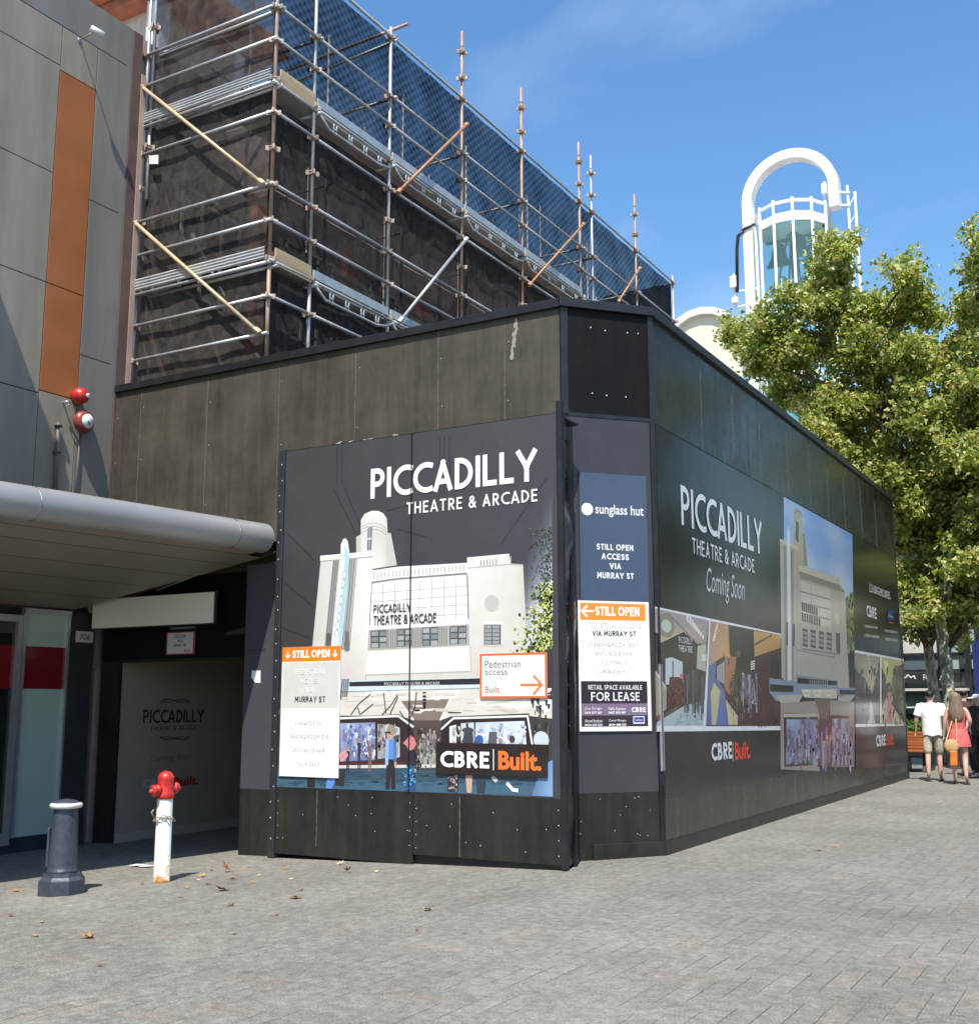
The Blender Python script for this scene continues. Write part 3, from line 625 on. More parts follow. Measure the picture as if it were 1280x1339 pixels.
# trim round the opening
s = MB(); s.box((OPL-.02, WY-.018, -.4), (OPL+.015, WY-.001, OPT+.02)); s.box((OPL+.015, WY-.018, OPT-.015), (OPR, WY-.001, OPT+.02)); s.build('opening_trim', K_trim, ho)
# dark ceiling bay with downlights between the awning and the wall
s = MB(); s.poly([(FX,10.045,2.86),(-8.75,10.045,3.42),(-8.75,WY-.005,3.42),(FX,WY-.005,2.86)]); s.build('bay_ceiling', K_trim, ho)
s = MB()
for px, py in ((293, 735), (217, 758)):
    q = on_y(px, py, 10.3); s.lathe((q.x, 10.3, 2.86+(q.x-FX)*.172-.012), [(.045,0),(.06,.012)], 14)
s.build('downlight', K_alu, ho)
# capping
s = MB(); s.box((XL, WY-.045, HT-.10), (A_.x-.02, WY+.08, HT), bev=.006); s.build('coping', K_trim, ho)
# chamfer
L = (B_-A_).length; e = (B_-A_).normalized(); nn = P_cham.n
def cbox(a0, a1, z0, z1, d0, d1, mb, mi=0, bev=0): mb.obox(A_+e*((a0+a1)/2)+nn*((d0+d1)/2)+Vector((0,0,(z0+z1)/2)), e, nn, Vector((0,0,1)), (a1-a0)/2, abs(d1-d0)/2, (z1-z0)/2, mi, None, bev)
zmid = P_cham.uv(795, 545)[1]
s = MB(); cbox(.0, L, zmid+.02, HT-.08, -.02, 0, s)
screws(s, P_cham, [(772,428),(791,432),(820,435),(834,436),(774,514),(793,517),(818,519)], .008, .004); s.build('chamfer_panel', [K_cham, K_screw], ho)
s = MB(); cbox(.0, L, -.3, zmid-.02, -.02, 0, s); rr = random.Random(5)
rnd_screws(s, P_cham, [(rr.uniform(.1,.9)*L, rr.uniform(.15,.62)) for k in range(12)], 1, .005, .003); s.build('chamfer_panel', [K_black, K_screw], ho)
s = MB(); cbox(.0, L, zmid-.02, zmid+.02, -.02, .008, s); s.build('chamfer_batten', K_trim, ho)
s = MB(); cbox(-.05, L+.03, HT-.10, HT, -.08, .05, s, 0, .006); s.build('coping', K_trim, ho)
s = MB(); cbox(L-.045, L+.012, -.02, HT-.1, -.02, .016, s); cbox(-.03, .05, zmid, HT-.1, -.02, .018, s); s.build('corner_trim', K_trim, ho)
# bare aluminium strip low on that corner
s = MB(); q = P_cham; z0 = P_side.uv(855,1010)[1]; z1 = P_side.uv(855,868)[1]; s.box((RX-.005, B_.y-.03, z0), (RX+.016, B_.y+.035, z1)); s.build('edge_strip', K_alu, ho)
# long side
YE = 24.9
ys = [B_.y]+[P_side.uv(x, 600)[0] for x in (919, 960, 994, 1029, 1057, 1080, 1101, 1122, 1140)]+[YE]
zsp = P_side.uv(852, 552)[1]; zpb = P_side.uv(1050, 1008)[1]
for i in range(len(ys)-1):
    s = MB(); s.box((RX-.02, ys[i]+.002, zsp+.004), (RX, ys[i+1]-.002, HT-.1)); s.build('side_panel', K_side, ho)
ysb = [B_.y]+[P_side.uv(x, 1060)[0] for x in (885, 973, 1041, 1095)]+[YE]
for i in range(len(ysb)-1):
    s = MB(); s.box((RX-.02, ysb[i]+.002, .0), (RX, ysb[i+1]-.002, zsp-.004)); s.build('side_panel', K_side, ho)
s = MB()
for k, y in enumerate(ys[1:-1]): s.box((RX-.012, y-.007, zsp+(.1 if k % 2 else .02)), (RX+.002, y+.007, HT-.1-(.3 if k % 3 == 2 else 0)))
for y in ysb[1:-1]: s.box((RX-.012, y-.005, .14), (RX+.002, y+.005, zpb))
s.build('panel_seam', K_seam, ho)
s = MB(); s.box((RX-.1, B_.y, HT-.10), (RX+.045, YE+.03, HT), bev=.006); s.build('coping', K_trim, ho)
s = MB(); s.box((RX-.01, B_.y+.01, -.02), (RX+.022, YE, .135), bev=.004); cbox(.25, L, -.02, .14, -.01, .022, s, 0, .004); s.build('plinth', K_black, ho)
s = MB(); s.box((RX-.12, YE, -.02), (RX+.012, YE+.05, HT)); s.box((RX-7.5, YE+.05, -.3), (RX, YE+.07, HT)); s.build('end_panel', K_trim, ho)
# sliver of printed board left of the gate
s = MB(); s.box((-9.05, 10.02, gz(-9)), (-8.40, 10.04, 3.16)); s.build('return_board', K_black, ho)
s = MB(); D0 = lin((72,69,76)); zz0 = P_sliver.uv(330,1032)[1]
s.poly([P_sliver.pt(-9.05, zz0, .002), P_sliver.pt(-8.42, zz0, .002), P_sliver.pt(-8.42, 3.14, .002), P_sliver.pt(-9.05, 3.14, .002)], 0, D0)
ppoly(s, P_sliver, [(330,877),(341,877),(341,893),(334,893),(329,886)], (235,235,230), .004)
ppoly(s, P_sliver, [(326,850),(347,849),(347,851),(326,852)], (45,43,48), .004)
s.build('poster', K_print, ho)

# ------------------------------------------------------------------ gate in front of the hoarding
gx0, gx1 = -8.42, -4.925; gz0 = .035; gzt = 4.42
gm = (P_gate.uv(540, 1080)[0])
for a0, a1 in ((gx0, gm-.004), (gm+.004, gx1)):
    s = MB(); s.box((a0, GY, gz0-.10*(a0 < gm-1)), (a1, GY+.04, gzt)); rr = random.Random(int(a0*10))
    rnd_screws(s, P_gate, [(rr.uniform(a0+.05, a1-.05), rr.uniform(.10, .62)) for k in range(9)]+[(a0+.035, .1+.13*k) for k in range(4)]+[(a1-.035, .12+.14*k) for k in range(4)], 1, .0055, .003)
    s.build('gate_leaf', [K_black, K_screw], ho)
s = MB(); s.box((gx0, GY+.041, -.05), (gx1, GY+.10, .2), bev=.004); s.box((gx0+.03, GY+.3, -.2), (gx1, GY+.32, 4.2)); s.build('gate_frame', K_trim, ho)
s = MB(); s.box((gx0-.075, GY-.03, gz(-8.4)), (gx0+.01, GY+.06, gzt+.02), 0, None, .008); rr = random.Random(9)
rnd_screws(s, Plane((0, GY-.03, 0), (1, 0)), [(gx0-.03+rr.uniform(-.02,.02), .1+i*.19+rr.uniform(-.03,.03)) for i in range(23)], 1, .008, .002); s.build('gate_post', [mat('dark_steel_post', (.045,.047,.05), .4, .4, noise=.2, nscale=4), K_screw], ho)
s = MB(); s.box((gx1-.005, GY-.02, 0.0), (gx1+.05, GY+.05, gzt+.12), 0, None, .006); s.build('gate_post', K_trim, ho)
for px in (414, 601):
    a_ = P_gate.uv(px, 1080)[0]; s = MB(); s.box((a_-.004, GY-.0025, gz0+.01), (a_+.004, GY+.01, .62)); s.build('panel_seam', K_seam, ho)
# rubbish caught in the gap above the gate
s = MB(); rr = random.Random(12); KL = mat('pale_debris', (.45,.42,.36), .8, noise=.4, nscale=20)
s.box((gx0, GY+.02, gzt-.03), (gx1, GY+.50, gzt-.012), 1)
for k in range(26):
    x = rr.uniform(gx0+.05, gx0+1.7); s.obox(Vector((x, GY+.12+rr.uniform(-.05,.2), gzt+rr.uniform(0,.03))), Vector((1,rr.uniform(-.5,.5),rr.uniform(-.4,.4))).normalized(), Vector((0,1,.2)).normalized(), Vector((.1,0,1)).normalized(), rr.uniform(.02,.08), .02, rr.uniform(.008,.025), 0)
s.build('debris', [KL, K_trim], ho)
# black sheeting stretched from the gate to the chamfer
fA = Vector((gx1+.05, GY+.0, 0)); aC = P_cham.uv(753, 900)[0]; fB = A_+e*aC+nn*.012
s = MB(); nu, nv = 10, 60; d = fB-fA; fn = Vector((d.y, -d.x, 0)).normalized(); grid = []; rr = random.Random(4)
for j in range(nv+1):
    row = []
    for i in range(nu+1):
        u = i/nu; z = .02+(4.46-.02)*j/nv
        w = math.sin(u*math.pi)*(.028*math.sin(z*2.1+u*3.5)+.020*math.sin(z*5.3-u*7)+.012*math.sin(z*11+u*9))
        row.append(fA+d*u+Vector((0,0,z))+fn*w)
    grid.append(row)
vs = [p for r_ in grid for p in r_]; s.raw(vs, [(j*(nu+1)+i, j*(nu+1)+i+1, (j+1)*(nu+1)+i+1, (j+1)*(nu+1)+i) for j in range(nv) for i in range(nu)], 0, None, True)
P_fl = Plane(fA, d); Lf = d.length
rnd_screws(s, P_fl, [(Lf-.045+rr.uniform(-.01,.01), .12+i*.155+rr.uniform(-.04,.04)) for i in range(28)]+[(.035+rr.uniform(-.01,.01), .12+i*.2+rr.uniform(-.05,.05)) for i in range(21)], 1, .009, .03)
s.build('sheeting_flap', [K_vinyl, K_screw], ho)

# ------------------------------------------------------------------ printed poster on the gate
s = MB(); PL = P_gate; _k = [0]
def A(pts, col, step=True):
    _k[0] += 1 if step else 0; ppoly(s, PL, pts, col, .0022+_k[0]*.00001)
def Ln(pts, w, col):
    _k[0] += 1; pline(s, PL, pts, w, col, .0022+_k[0]*.00001)
def rect(x0, y0, x1, y1, col, sk=-.0): A([(x0,y0),(x1,y0+sk*(x1-x0)),(x1,y1+sk*(x1-x0)),(x0,y1)], col)
def grad(c4, nx, ny, fn):
    """printed gradient: quad corners TL TR BR BL in pixels, colour fn(u, v)"""
    _k[0] += 1; L4 = [PL.uv(*p) for p in c4]
    def P4(u, v): return PL.pt(*[(L4[0][i]*(1-u)+L4[1][i]*u)*(1-v)+(L4[3][i]*(1-u)+L4[2][i]*u)*v for i in (0, 1)], .0022+_k[0]*.00001)
    for j in range(ny):
        for i in range(nx):
            q = [(i/nx,j/ny),((i+1)/nx,j/ny),((i+1)/nx,(j+1)/ny),(i/nx,(j+1)/ny)]; s.poly([P4(*a) for a in q], 0, [lin(fn(*a)) for a in q])
def mixc(a, b, t): t = max(0, min(1, t)); return tuple(a[i]+(b[i]-a[i])*t for i in range(3))
def speck(fn, x0, y0, x1, y1, pal, n, sx, sy, jit=14, seed=0):
    """many small low contrast patches: the grain of a photographic print"""
    rq = random.Random(seed+int(x0*7+y0)); _k[0] += 1
    for i in range(n):
        x = rq.uniform(x0, x1); y = rq.uniform(y0, y1); w = rq.uniform(.3, 1)*sx; h = rq.uniform(.3, 1)*sy; c = rq.choice(pal); j = rq.uniform(-jit, jit); w2 = rq.uniform(.5, 1)*w
        ppoly(s, PL, [fn(x,y),fn(x+w,y+rq.uniform(-.2,.2)*h),fn(x+w2,y+h),fn(x+rq.uniform(0,.3)*w,y+h*rq.uniform(.7,1))], tuple(max(0, min(255, int(v+j))) for v in c), .0022+_k[0]*.00001+.000004*(i % 7))
    _k[0] += 3
ID = lambda x, y: (x, y)
BG = (66,63,70); WALL = (224,222,214); WALL2 = (236,234,228); SHD = (196,193,186); LINE = (128,126,124)
(pa0, pb0) = PL.uv(361,1030); (pa1, pb1) = PL.uv(722,536)
xpl = gx0+.005; xpr = gx1-.012; zpl = PL.uv(540,1036)[1]; zpt = gzt-.01
def B(a, b): return PL.pt(a, b, .002)
s.poly([B(xpl,zpl),B(xpr,zpl),B(xpr,zpt),B(xpl,zpt)], 0, [lin((58,57,61)),lin((61,62,69)),lin((68,66,70)),lin((62,61,64))])
# pale sky low on the right
grad([(650,660),(722,650),(722,850),(664,850)], 10, 12, lambda u, v: mixc((65,63,70), mixc((140,152,176), (218,224,234), (v-.35)*2.2), max(0, (u*1.1+v*1.15-1.02))*1.5))
for p_, q_ in (((436,639),(466,699)),((449,634),(472,689)),((441,580),(441,634)),((447,578),(447,632)),((375,697),(413,735)),((368,758),(411,795)),((575,572),(575,650)),((581,571),(581,650)),((588,570),(588,640)),((520,692),(557,702)),((505,668),(560,655)),((655,712),(715,625)),((690,720),(722,690)),((366,820),(405,835))): Ln([p_, q_], .012, (44,42,47))
# street level first
A([(358,1004),(723,1006),(723,1042),(357,1029)], (58,82,98)); A([(358,1018),(723,1024),(723,1042),(357,1029)], (64,98,118))
A([(362,905),(402,905),(400,1006),(358,1006)], (70,62,60)); A([(690,845),(722,845),(722,1006),(690,1006)], (62,56,56))
# tower
A([(466,702),(472,699),(472,680),(477,672),(486,668),(494,668),(501,671),(506,678),(507,697),(511,698),(519,739),(488,744),(466,724)], [(206,203,197),(216,213,207),(214,211,205),(226,224,218),(236,234,230),(234,232,227),(224,221,214),(208,204,196),(202,198,190),(200,196,188),(198,193,184),(226,223,217),(208,205,198)])
A([(505,697),(511,697),(519,738),(505,741)], SHD); A([(466,702),(472,700),(472,722),(466,724)], SHD)
for dy in (10, 14, 18): Ln([(473,679+dy),(480,675+dy),(489,674+dy),(498,676+dy),(506,682+dy)], .012, (176,174,168))
for x in (477,482,487,492,497,502): Ln([(x,676),(x,684)], .008, (196,194,188))
A([(481,690),(487,689),(486,719),(480,720)], (112,118,124)); Ln([(483.5,690),(483,719)], .01, (190,190,190)); Ln([(480.5,705),(486,704)], .02, (205,205,200))
# main block
A([(486,746),(520,741),(611,736),(611,731),(666,726),(668,737),(684,738),(687,800),(691,900),(478,900),(482,800)], [(232,230,224),(230,228,222),(226,223,216),(224,221,214),(218,214,206),(214,210,202),(204,199,190),(206,201,192),(196,190,180),(214,209,200),(222,219,212)])
A([(486,748),(520,743),(611,737),(611,750),(520,756),(486,762)], WALL2)
for i in range(25):
    x = 489+i*4.9; y = 749-(x-489)*.088; Ln([(x,y),(x,y+8)], .012, (165,163,158))
for i in range(6): x = 629+i*4; Ln([(x,732.5-(x-629)*.07),(x,740.5-(x-629)*.07)], .012, (150,148,144))
Ln([(486,762),(520,757),(611,750)], .02, LINE); Ln([(611,731),(666,726)], .03, WALL2); Ln([(611,743),(668,738),(684,739)], .012, (175,172,166)); Ln([(668,727),(668,737)], .012, (160,158,152))
A([(485,765),(611,754),(613,814),(483,819)], (238,238,235))
for i in range(1, 8): x = 485+i*16; Ln([(x,765-(x-485)*.087),(x-1,819-(x-485)*.04)], .008, (150,152,152))
for i in range(1, 5): Ln([(485,765+i*11.2),(612,754+i*12.2)], .008, (165,166,166))
Ln([(486,763),(483,820)], .016, (70,70,70)); Ln([(611,752),(613,815)], .014, (110,110,108))
# windows
A([(481,821),(613,813),(614,844),(480,851)], (170,168,163))
Ln([(480,821),(614,813)], .05, WALL2)
for i, (x0, y0, x1, y1) in enumerate(((485,825,506,848),(519,823,539,846),(552,821,573,845),(588,819.5,610,843))):
    rect(x0, y0, x1, y1, (72,74,76), -.05)
    for j in range(3):
        for k in range(2):
            w = (x1-x0)/2; h = (y1-y0)/3; rect(x0+k*w+1.2, y0+j*h+1.0, x0+k*w+w-.8, y0+j*h+h-.8, ((148,152,154),(128,133,136),(165,167,166))[(i+j+k) % 3], -.05)
for x0 in (508, 541, 575):
    for i in range(4): Ln([(x0+i*3, 824-(x0-508)*.06),(x0+i*3, 848-(x0-508)*.06)], .012, (120,119,116))
rect(633,817,655,843,(80,80,80)); rect(631,813,658,816.5,WALL2); rect(631,843,658,846,SHD)
for j in range(5):
    for k in range(2): rect(634+k*10.2, 818+j*5, 643+k*10.2, 822+j*5, (150,153,152))
pdot(s, PL, (643,789), .085, (190,188,180), .0022+_k[0]*.00001+.0001); _k[0] += 2; pdot(s, PL, (643,789), .072, WALL2, .0022+_k[0]*.00001)
A([(477,852),(615,845),(616,878),(476,883)], (230,227,220)); Ln([(476,883),(616,878),(615,845)], .012, (178,174,168))
# left wing with the upright sign
A([(420,729),(489,723),(486,765),(481,850),(477,900),(400,905),(409,842)], [(206,203,196),(232,230,224),(230,228,222),(222,218,210),(212,206,198),(190,184,176),(200,196,188)])
A([(436,731),(444,730),(432,850),(424,850)], (150,148,146)); A([(456,728),(466,727),(456,850),(446,850)], (165,164,162))
for x in (437, 440, 443, 458, 461, 464): Ln([(x,730),(x-11,850)], .009, (95,94,92))
Ln([(419,730),(489,724)], .055, WALL2); Ln([(420,734),(488,728)], .014, (160,158,152)); Ln([(467,729),(457,850)], .012, (140,138,134))
A([(445,760),(446,712),(449,705),(452,704),(455,708),(457,722),(455,770),(447,845),(434,845),(440,800)], (236,244,246)); A([(451,712),(457,724),(455,770),(447,845),(442,845),(449,770)], (176,206,214))
for i in range(8): pdot(s, PL, (450.5-i*1.45, 752+i*11), .032, (150,172,178), .0022+(_k[0]+1)*.00001, 10, 0, .05)
_k[0] += 2
for i in range(8): pdot(s, PL, (450.5-i*1.45, 752+i*11), .022, (226,238,240), .0022+_k[0]*.00001, 10, 0, .038)
rect(427,828,433,850,(92,90,88)); rect(451,826,457,852,(110,110,108))
# canopy band and soffit
A([(445,905),(640,900),(722,915),(722,940),(690,936),(590,937),(577,942),(541,942),(523,936),(445,936)], (214,208,198))
A([(445,890),(722,884),(722,892),(445,898)], (198,212,220)); A([(457,892),(632,887),(632,895),(457,899)], (44,44,48)); A([(445,898),(640,895),(640,901),(445,905)], (206,216,222)); Ln([(445,905),(640,900)], .012, (140,146,150))
word_px(s, PL, 'PICCADILLY THEATRE & ARCADE', (503,892.5), (575,890), (503,896.5), lin((196,196,196)), t=.16, sp=.12, off=.0022+(_k[0]+2)*.00001); _k[0] += 5
for i in range(4): Ln([(448+i*2.6,888),(446+i*2.4,915)], .016, (60,60,64))
for q in ([(480,906),(505,905),(510,914),(486,915)],[(513,905),(538,904),(540,912),(518,913)],[(568,905),(600,904),(596,912),(566,913)]): Ln(q+[q[0]], .02, (240,236,228))
A([(616,915),(690,905),(715,922),(680,926),(616,922)], (232,227,217)); Ln([(636,921),(690,913)], .02, (200,194,184))
A([(524,917),(589,914),(577,942),(541,942)], (128,116,106)); A([(541,942),(577,942),(577,952),(541,952)], (88,74,66))
Ln([(523,917),(541,942)], .02, (232,228,220)); Ln([(589,914),(576,942)], .02, (232,228,220))
for j in range(4): rect(553, 905+j*4.4, 557.5, 908+j*4.4, (28,28,30))
rect(553.5, 918, 557, 928, (38,34,34))
# arcade opening
A([(541,950),(577,950),(577,1006),(541,1006)], (78,66,60)); rect(546,953,552,962,(58,50,46)); rect(549,972,570,1004,(150,158,148)); rect(552,960,571,985,(112,110,112)); rr = random.Random(8)
for k in range(26): x = rr.uniform(546,573); y = rr.uniform(962,996); rect(x, y, x+rr.uniform(1,2.5), y+rr.uniform(3,8), rr.choice([(60,56,60),(150,120,110),(90,90,110),(180,180,178),(46,42,44),(170,150,150)]))
# shop windows
A([(443,938),(522,934),(541,950),(541,1000),(443,1000)], (52,42,40)); Ln([(445,939.5),(521,936.5),(541,951)], .022, (232,230,224))
A([(445,946),(491,945),(491,994),(445,996)], [(150,165,200),(132,148,196),(110,120,160),(120,130,165)])
for k in range(16):
    x = 447+rr.uniform(0,42); y = rr.uniform(948,980); A([(x,y),(x+rr.uniform(2,6),y+rr.uniform(-1,2)),(x+rr.uniform(2,5),y+rr.uniform(6,14)),(x-1,y+rr.uniform(5,12))], rr.choice([(196,206,226),(100,112,160),(170,180,214),(206,212,226),(120,126,170),(90,96,140)]))
A([(494,947),(514,948),(514,990),(494,993)], (160,150,150)); A([(516,949),(523,952),(523,990),(516,992)], (180,190,200)); Ln([(492,945),(492,995)], .022, (44,36,36))
A([(445,996),(541,996),(541,1000),(445,1001)], (82,40,40)); A([(443,1001),(577,1000),(577,1004),(443,1005)], (205,203,198))
A([(577,951),(592,937),(692,933),(702,1003),(577,1003)], (44,36,34)); Ln([(577,954),(593,939.5),(690,936.5),(698,985)], .02, (236,232,226))
A([(622,945),(686,943),(689,980),(622,984)], [(186,200,226),(206,216,232),(222,228,236),(205,214,230)]); A([(603,946),(620,945),(620,984),(603,985)], (196,206,212)); A([(588,950),(597,948),(597,985),(588,985)], (214,220,214))
Ln([(611,946),(611,985)], .03, (60,60,64))
for k in range(14): x = rr.uniform(628,682); rect(x, rr.uniform(958,968), x+3, 976, rr.choice([(166,190,206),(206,216,214),(236,240,240),(180,170,190)]))
pdot(s, PL, (714.5,923.5), .055, (246,246,246), .0022+(_k[0]+1)*.00001, 16); _k[0] += 2
pdot(s, PL, (716,900), .045, (240,240,240), .0022+(_k[0]+1)*.00001, 14); _k[0] += 2
speck(ID, 446, 946, 488, 988, [(150,165,200),(110,122,168),(176,186,214),(92,98,140),(206,212,226),(128,120,150)], 120, 5, 9)
speck(ID, 494, 948, 520, 990, [(170,160,156),(120,110,112),(196,196,194),(88,78,80),(150,160,170)], 70, 4, 12)
speck(ID, 624, 946, 684, 976, [(196,208,230),(220,226,236),(176,184,204),(206,206,210),(150,164,190)], 110, 6, 7)
speck(ID, 590, 948, 618, 984, [(196,204,206),(150,156,158),(110,106,108),(214,214,206)], 60, 4, 10)
speck(ID, 362, 1009, 690, 1026, [(58,84,100),(54,79,95),(64,91,108)], 160, 18, 2.2, 5)
speck(ID, 446, 906, 700, 932, [(214,208,198),(200,192,180),(226,221,212)], 60, 26, 3, 6)
speck(ID, 546, 952, 572, 1002, [(96,88,84),(60,52,48),(140,134,128),(112,104,110),(170,160,150)], 70, 3, 7)
speck(ID, 362, 906, 398, 1004, [(70,62,60),(52,46,46),(92,86,82),(110,104,100)], 60, 5, 14)
speck(ID, 692, 850, 716, 1000, [(62,56,56),(44,40,42),(84,78,76),(100,96,92)], 60, 5, 12)
for x_ in (455, 470, 484, 596, 606, 640, 655, 668, 682):
    yb = rr.uniform(1000,1014); hh = rr.uniform(26,44); c_ = rr.choice([(60,56,64),(90,84,96),(48,52,70),(120,100,96)]); A([(x_-2,yb-hh*.55),(x_-2.6,yb-hh*.8),(x_+2.6,yb-hh*.8),(x_+2.2,yb-hh*.5),(x_+1.6,yb),(x_+.4,yb),(x_,yb-hh*.4),(x_-.6,yb),(x_-1.8,yb)], c_); pdot(s, PL, (x_, yb-hh*.88), .024, (166,130,112), .0022+(_k[0]+1)*.00001, 9); _k[0] += 2
# bare twigs in front of the soffit
for q in ([(459,935),(470,920),(485,908)],[(468,925),(471,935)],[(472,934),(488,921)],[(500,935),(512,922),(520,909)],[(502,906),(505,933)],[(510,935),(521,911)],[(545,905),(543,925),(536,940)],[(523,930),(529,940)]): Ln(q, .014, (74,70,66))
# passers-by printed on the sheet
def person_print(x, y0, y1, top_c, leg_c, skin, hair, w=7):
    h = y1-y0; ym = y0+h*.52
    A([(x-w*.45,ym),(x+w*.5,ym),(x+w*.55,y1),(x+w*.08,y1),(x,ym+h*.12),(x-w*.1,y1),(x-w*.6,y1)], leg_c)
    A([(x-w*.5,y0+h*.2),(x+w*.35,y0+h*.16),(x+w*.62,y0+h*.26),(x+w*.55,ym),(x-w*.5,ym)], top_c)
    A([(x+w*.35,y0+h*.2),(x+w*.75,y0+h*.3),(x+w*.7,ym+h*.06),(x+w*.4,ym+h*.05)], tuple(int(c*.82) for c in top_c)); A([(x+w*.45,ym+h*.04),(x+w*.75,ym+h*.05),(x+w*.65,ym+h*.13),(x+w*.45,ym+h*.12)], skin)
    pdot(s, PL, (x,y0+h*.085), .050, skin, .0022+(_k[0]+1)*.00001, 12, 0, .075); _k[0] += 2
    pdot(s, PL, (x+.6,y0+h*.05), .053, hair, .0022+(_k[0]+1)*.00001, 12, 0, .052); _k[0] += 2
person_print(511, 951, 1032, (96,140,204), (44,42,44), (196,150,128), (150,140,126), 11)
A([(505,967),(509,966),(508,1000),(504,1004)], (150,182,226)); A([(504,957),(511,957),(511,959.5),(504,959)], (36,34,36))
person_print(537, 966, 1034, (52,46,56), (34,84,130), (196,150,128), (196,112,118), 11)
A([(527,972),(534,965),(541,966),(545,973),(541,980),(534,977)], (206,124,130))
for k in range(26): x = rr.uniform(528,544); y = rr.uniform(1003,1032); pdot(s, PL, (x,y), rr.uniform(.008,.02), rr.choice([(80,150,200),(120,190,220),(30,60,110)]), .0022+(_k[0]+1)*.00001, 6)
_k[0] += 2
for k in range(50): pdot(s, PL, (rr.uniform(545,551), rr.uniform(994,1008)), .008, rr.choice([(60,58,56),(120,116,110)]), .0022+_k[0]*.00001, 5)
_k[0] += 1
A([(444,986),(452,980),(456,988),(450,996),(445,996)], (204,150,152)); A([(428,1020),(437,1016),(441,1018),(434,1032),(426,1031)], (92,140,214)); A([(402,1010),(412,1010),(412,1030),(402,1029)], (44,40,42)); A([(440,1006),(452,1006),(450,1028),(438,1027)], (56,50,52))
A([(586,1012),(600,1014),(599,1036),(585,1035)], (58,48,58))
for k in range(30): pdot(s, PL, (rr.uniform(587,598), rr.uniform(1015,1034)), .012, (196,170,176), .0022+(_k[0]+1)*.00001, 5)
_k[0] += 2
A([(609,1014),(618,1014),(617,1037),(611,1037)], (206,166,140)); A([(622,1014),(636,1014),(634,1037),(624,1037)], (48,60,70)); Ln([(644,1016),(650,1022)], .04, (200,196,190)); Ln([(663,1024),(671,1033),(678,1034)], .035, (225,225,222))
A([(710,1000),(723,994),(723,1042),(695,1041)], [(96,134,176),(110,150,196),(130,166,206),(84,118,158)])
A([(640,957),(650,957),(650,976),(638,976)], (90,92,96)); A([(607,958),(618,957),(620,976),(604,976)], (64,68,76)); pdot(s, PL, (612,955), .07, (70,72,78), .0022+(_k[0]+1)*.00001, 10, 0, .03); _k[0] += 2
pdot(s, PL, (627,968), .05, (60,90,160), .0022+_k[0]*.00001, 10); pdot(s, PL, (708,968), .085, (196,206,210), .0022+_k[0]*.00001, 12); pdot(s, PL, (670,967), .035, (70,64,64), .0022+_k[0]*.00001, 10); _k[0] += 2
# foliage at the right edge
for k in range(330):
    x = 722-abs(rr.gauss(0, 11)); y = rr.uniform(690, 760)
    if x < 688: continue
    pdot(s, PL, (x,y), rr.uniform(.004,.012), rr.choice([(70,78,62),(88,92,78),(104,110,96),(54,60,48)]), .0022+(_k[0]+1+(k % 3))*.00001, 5)
_k[0] += 4
for k in range(900):
    t_ = rr.random(); x = 722-abs(rr.gauss(0, 10+14*t_*t_)); y = 765+t_*90+rr.gauss(0,4)
    if x < 664 or y > 866: continue
    pdot(s, PL, (x,y), rr.uniform(.006,.017), rr.choice([(186,196,92),(150,166,66),(212,218,136),(84,98,44),(56,66,34),(228,232,190),(112,128,54),(70,84,40)]), .0022+(_k[0]+1+(k % 4))*.00001, 6)
_k[0] += 5
A([(712,850),(723,848),(723,900),(714,900)], (58,52,52))
gp = s.build('poster', K_print, ho)
# words on the gate poster
s = MB(); WH = lin((238,238,236)); LO = .0025+(_k[0]+6)*.00001
word_px(s, PL, 'PICCADILLY', (485.5,616), (702,583), (485.5,654), WH, t=.17, sp=.10, off=LO) if False else None
def done(par, mt):
    global s
    s.build('lettering', mt, par); s = MB()
def slope_word(pl, txt, TL, TR, BL, BR, col, off, **kw):
    """same as word_px, using the mean height of both ends"""
    a0, t0 = pl.uv(*TL); a1, t1 = pl.uv(*TR); _, b0 = pl.uv(*BL); _, b1 = pl.uv(*BR)
    put_word(s, pl, txt, a0, (b0+b1)/2, a1-a0, (t0+t1)/2-(b0+b1)/2, col, off=off, **kw)
slope_word(PL, 'PICCADILLY', (485.5,613.5), (702,586), (486,653), (692,629), WH, LO, t=.175, sp=.10); done(gp, K_print)
slope_word(PL, 'THEATRE & ARCADE', (532,657.5), (703,639), (534,673), (703,655), WH, LO, t=.15, sp=.20); done(gp, K_print)
slope_word(PL, 'PICCADILLY', (489,790.5), (538,789), (489,802), (536,800), lin((60,58,56)), LO, t=.17, sp=.10); done(gp, K_print)
slope_word(PL, 'THEATRE & ARCADE', (489,806), (571,801), (489,818), (571,814), lin((48,46,45)), LO, t=.17, sp=.10); done(gp, K_print)
s = MB(); cs = P_gate.uv(537,800)[0]; s.box((cs-.006, GY-.014, zpl), (cs+.006, GY-.004, zpt)); s.build('gate_seam', K_trim, ho)

# ------------------------------------------------------------------ printed graphics on the long side
s = MB(); PL = P_side; _k = [0]
zb_ = P_side.uv(1050, 1009)[1]
def C(y, z, o=.002): return PL.pt(y, z, o)
DK = lin((34,36,36)); s.poly([C(B_.y+.06,zb_),C(YE-.03,zb_),C(YE-.03,zsp-.01),C(B_.y+.06,zsp-.01)], 0, DK)
for x_ in (903, 945, 981, 1015, 1133, 1152, 1166):
    a_ = P_side.uv(x_, 900)[0]; s.poly([C(a_-.004,zb_,.0021),C(a_+.004,zb_,.0021),C(a_+.004,zsp-.01,.0021),C(a_-.004,zsp-.01,.0021)], 0, lin((58,60,60)))
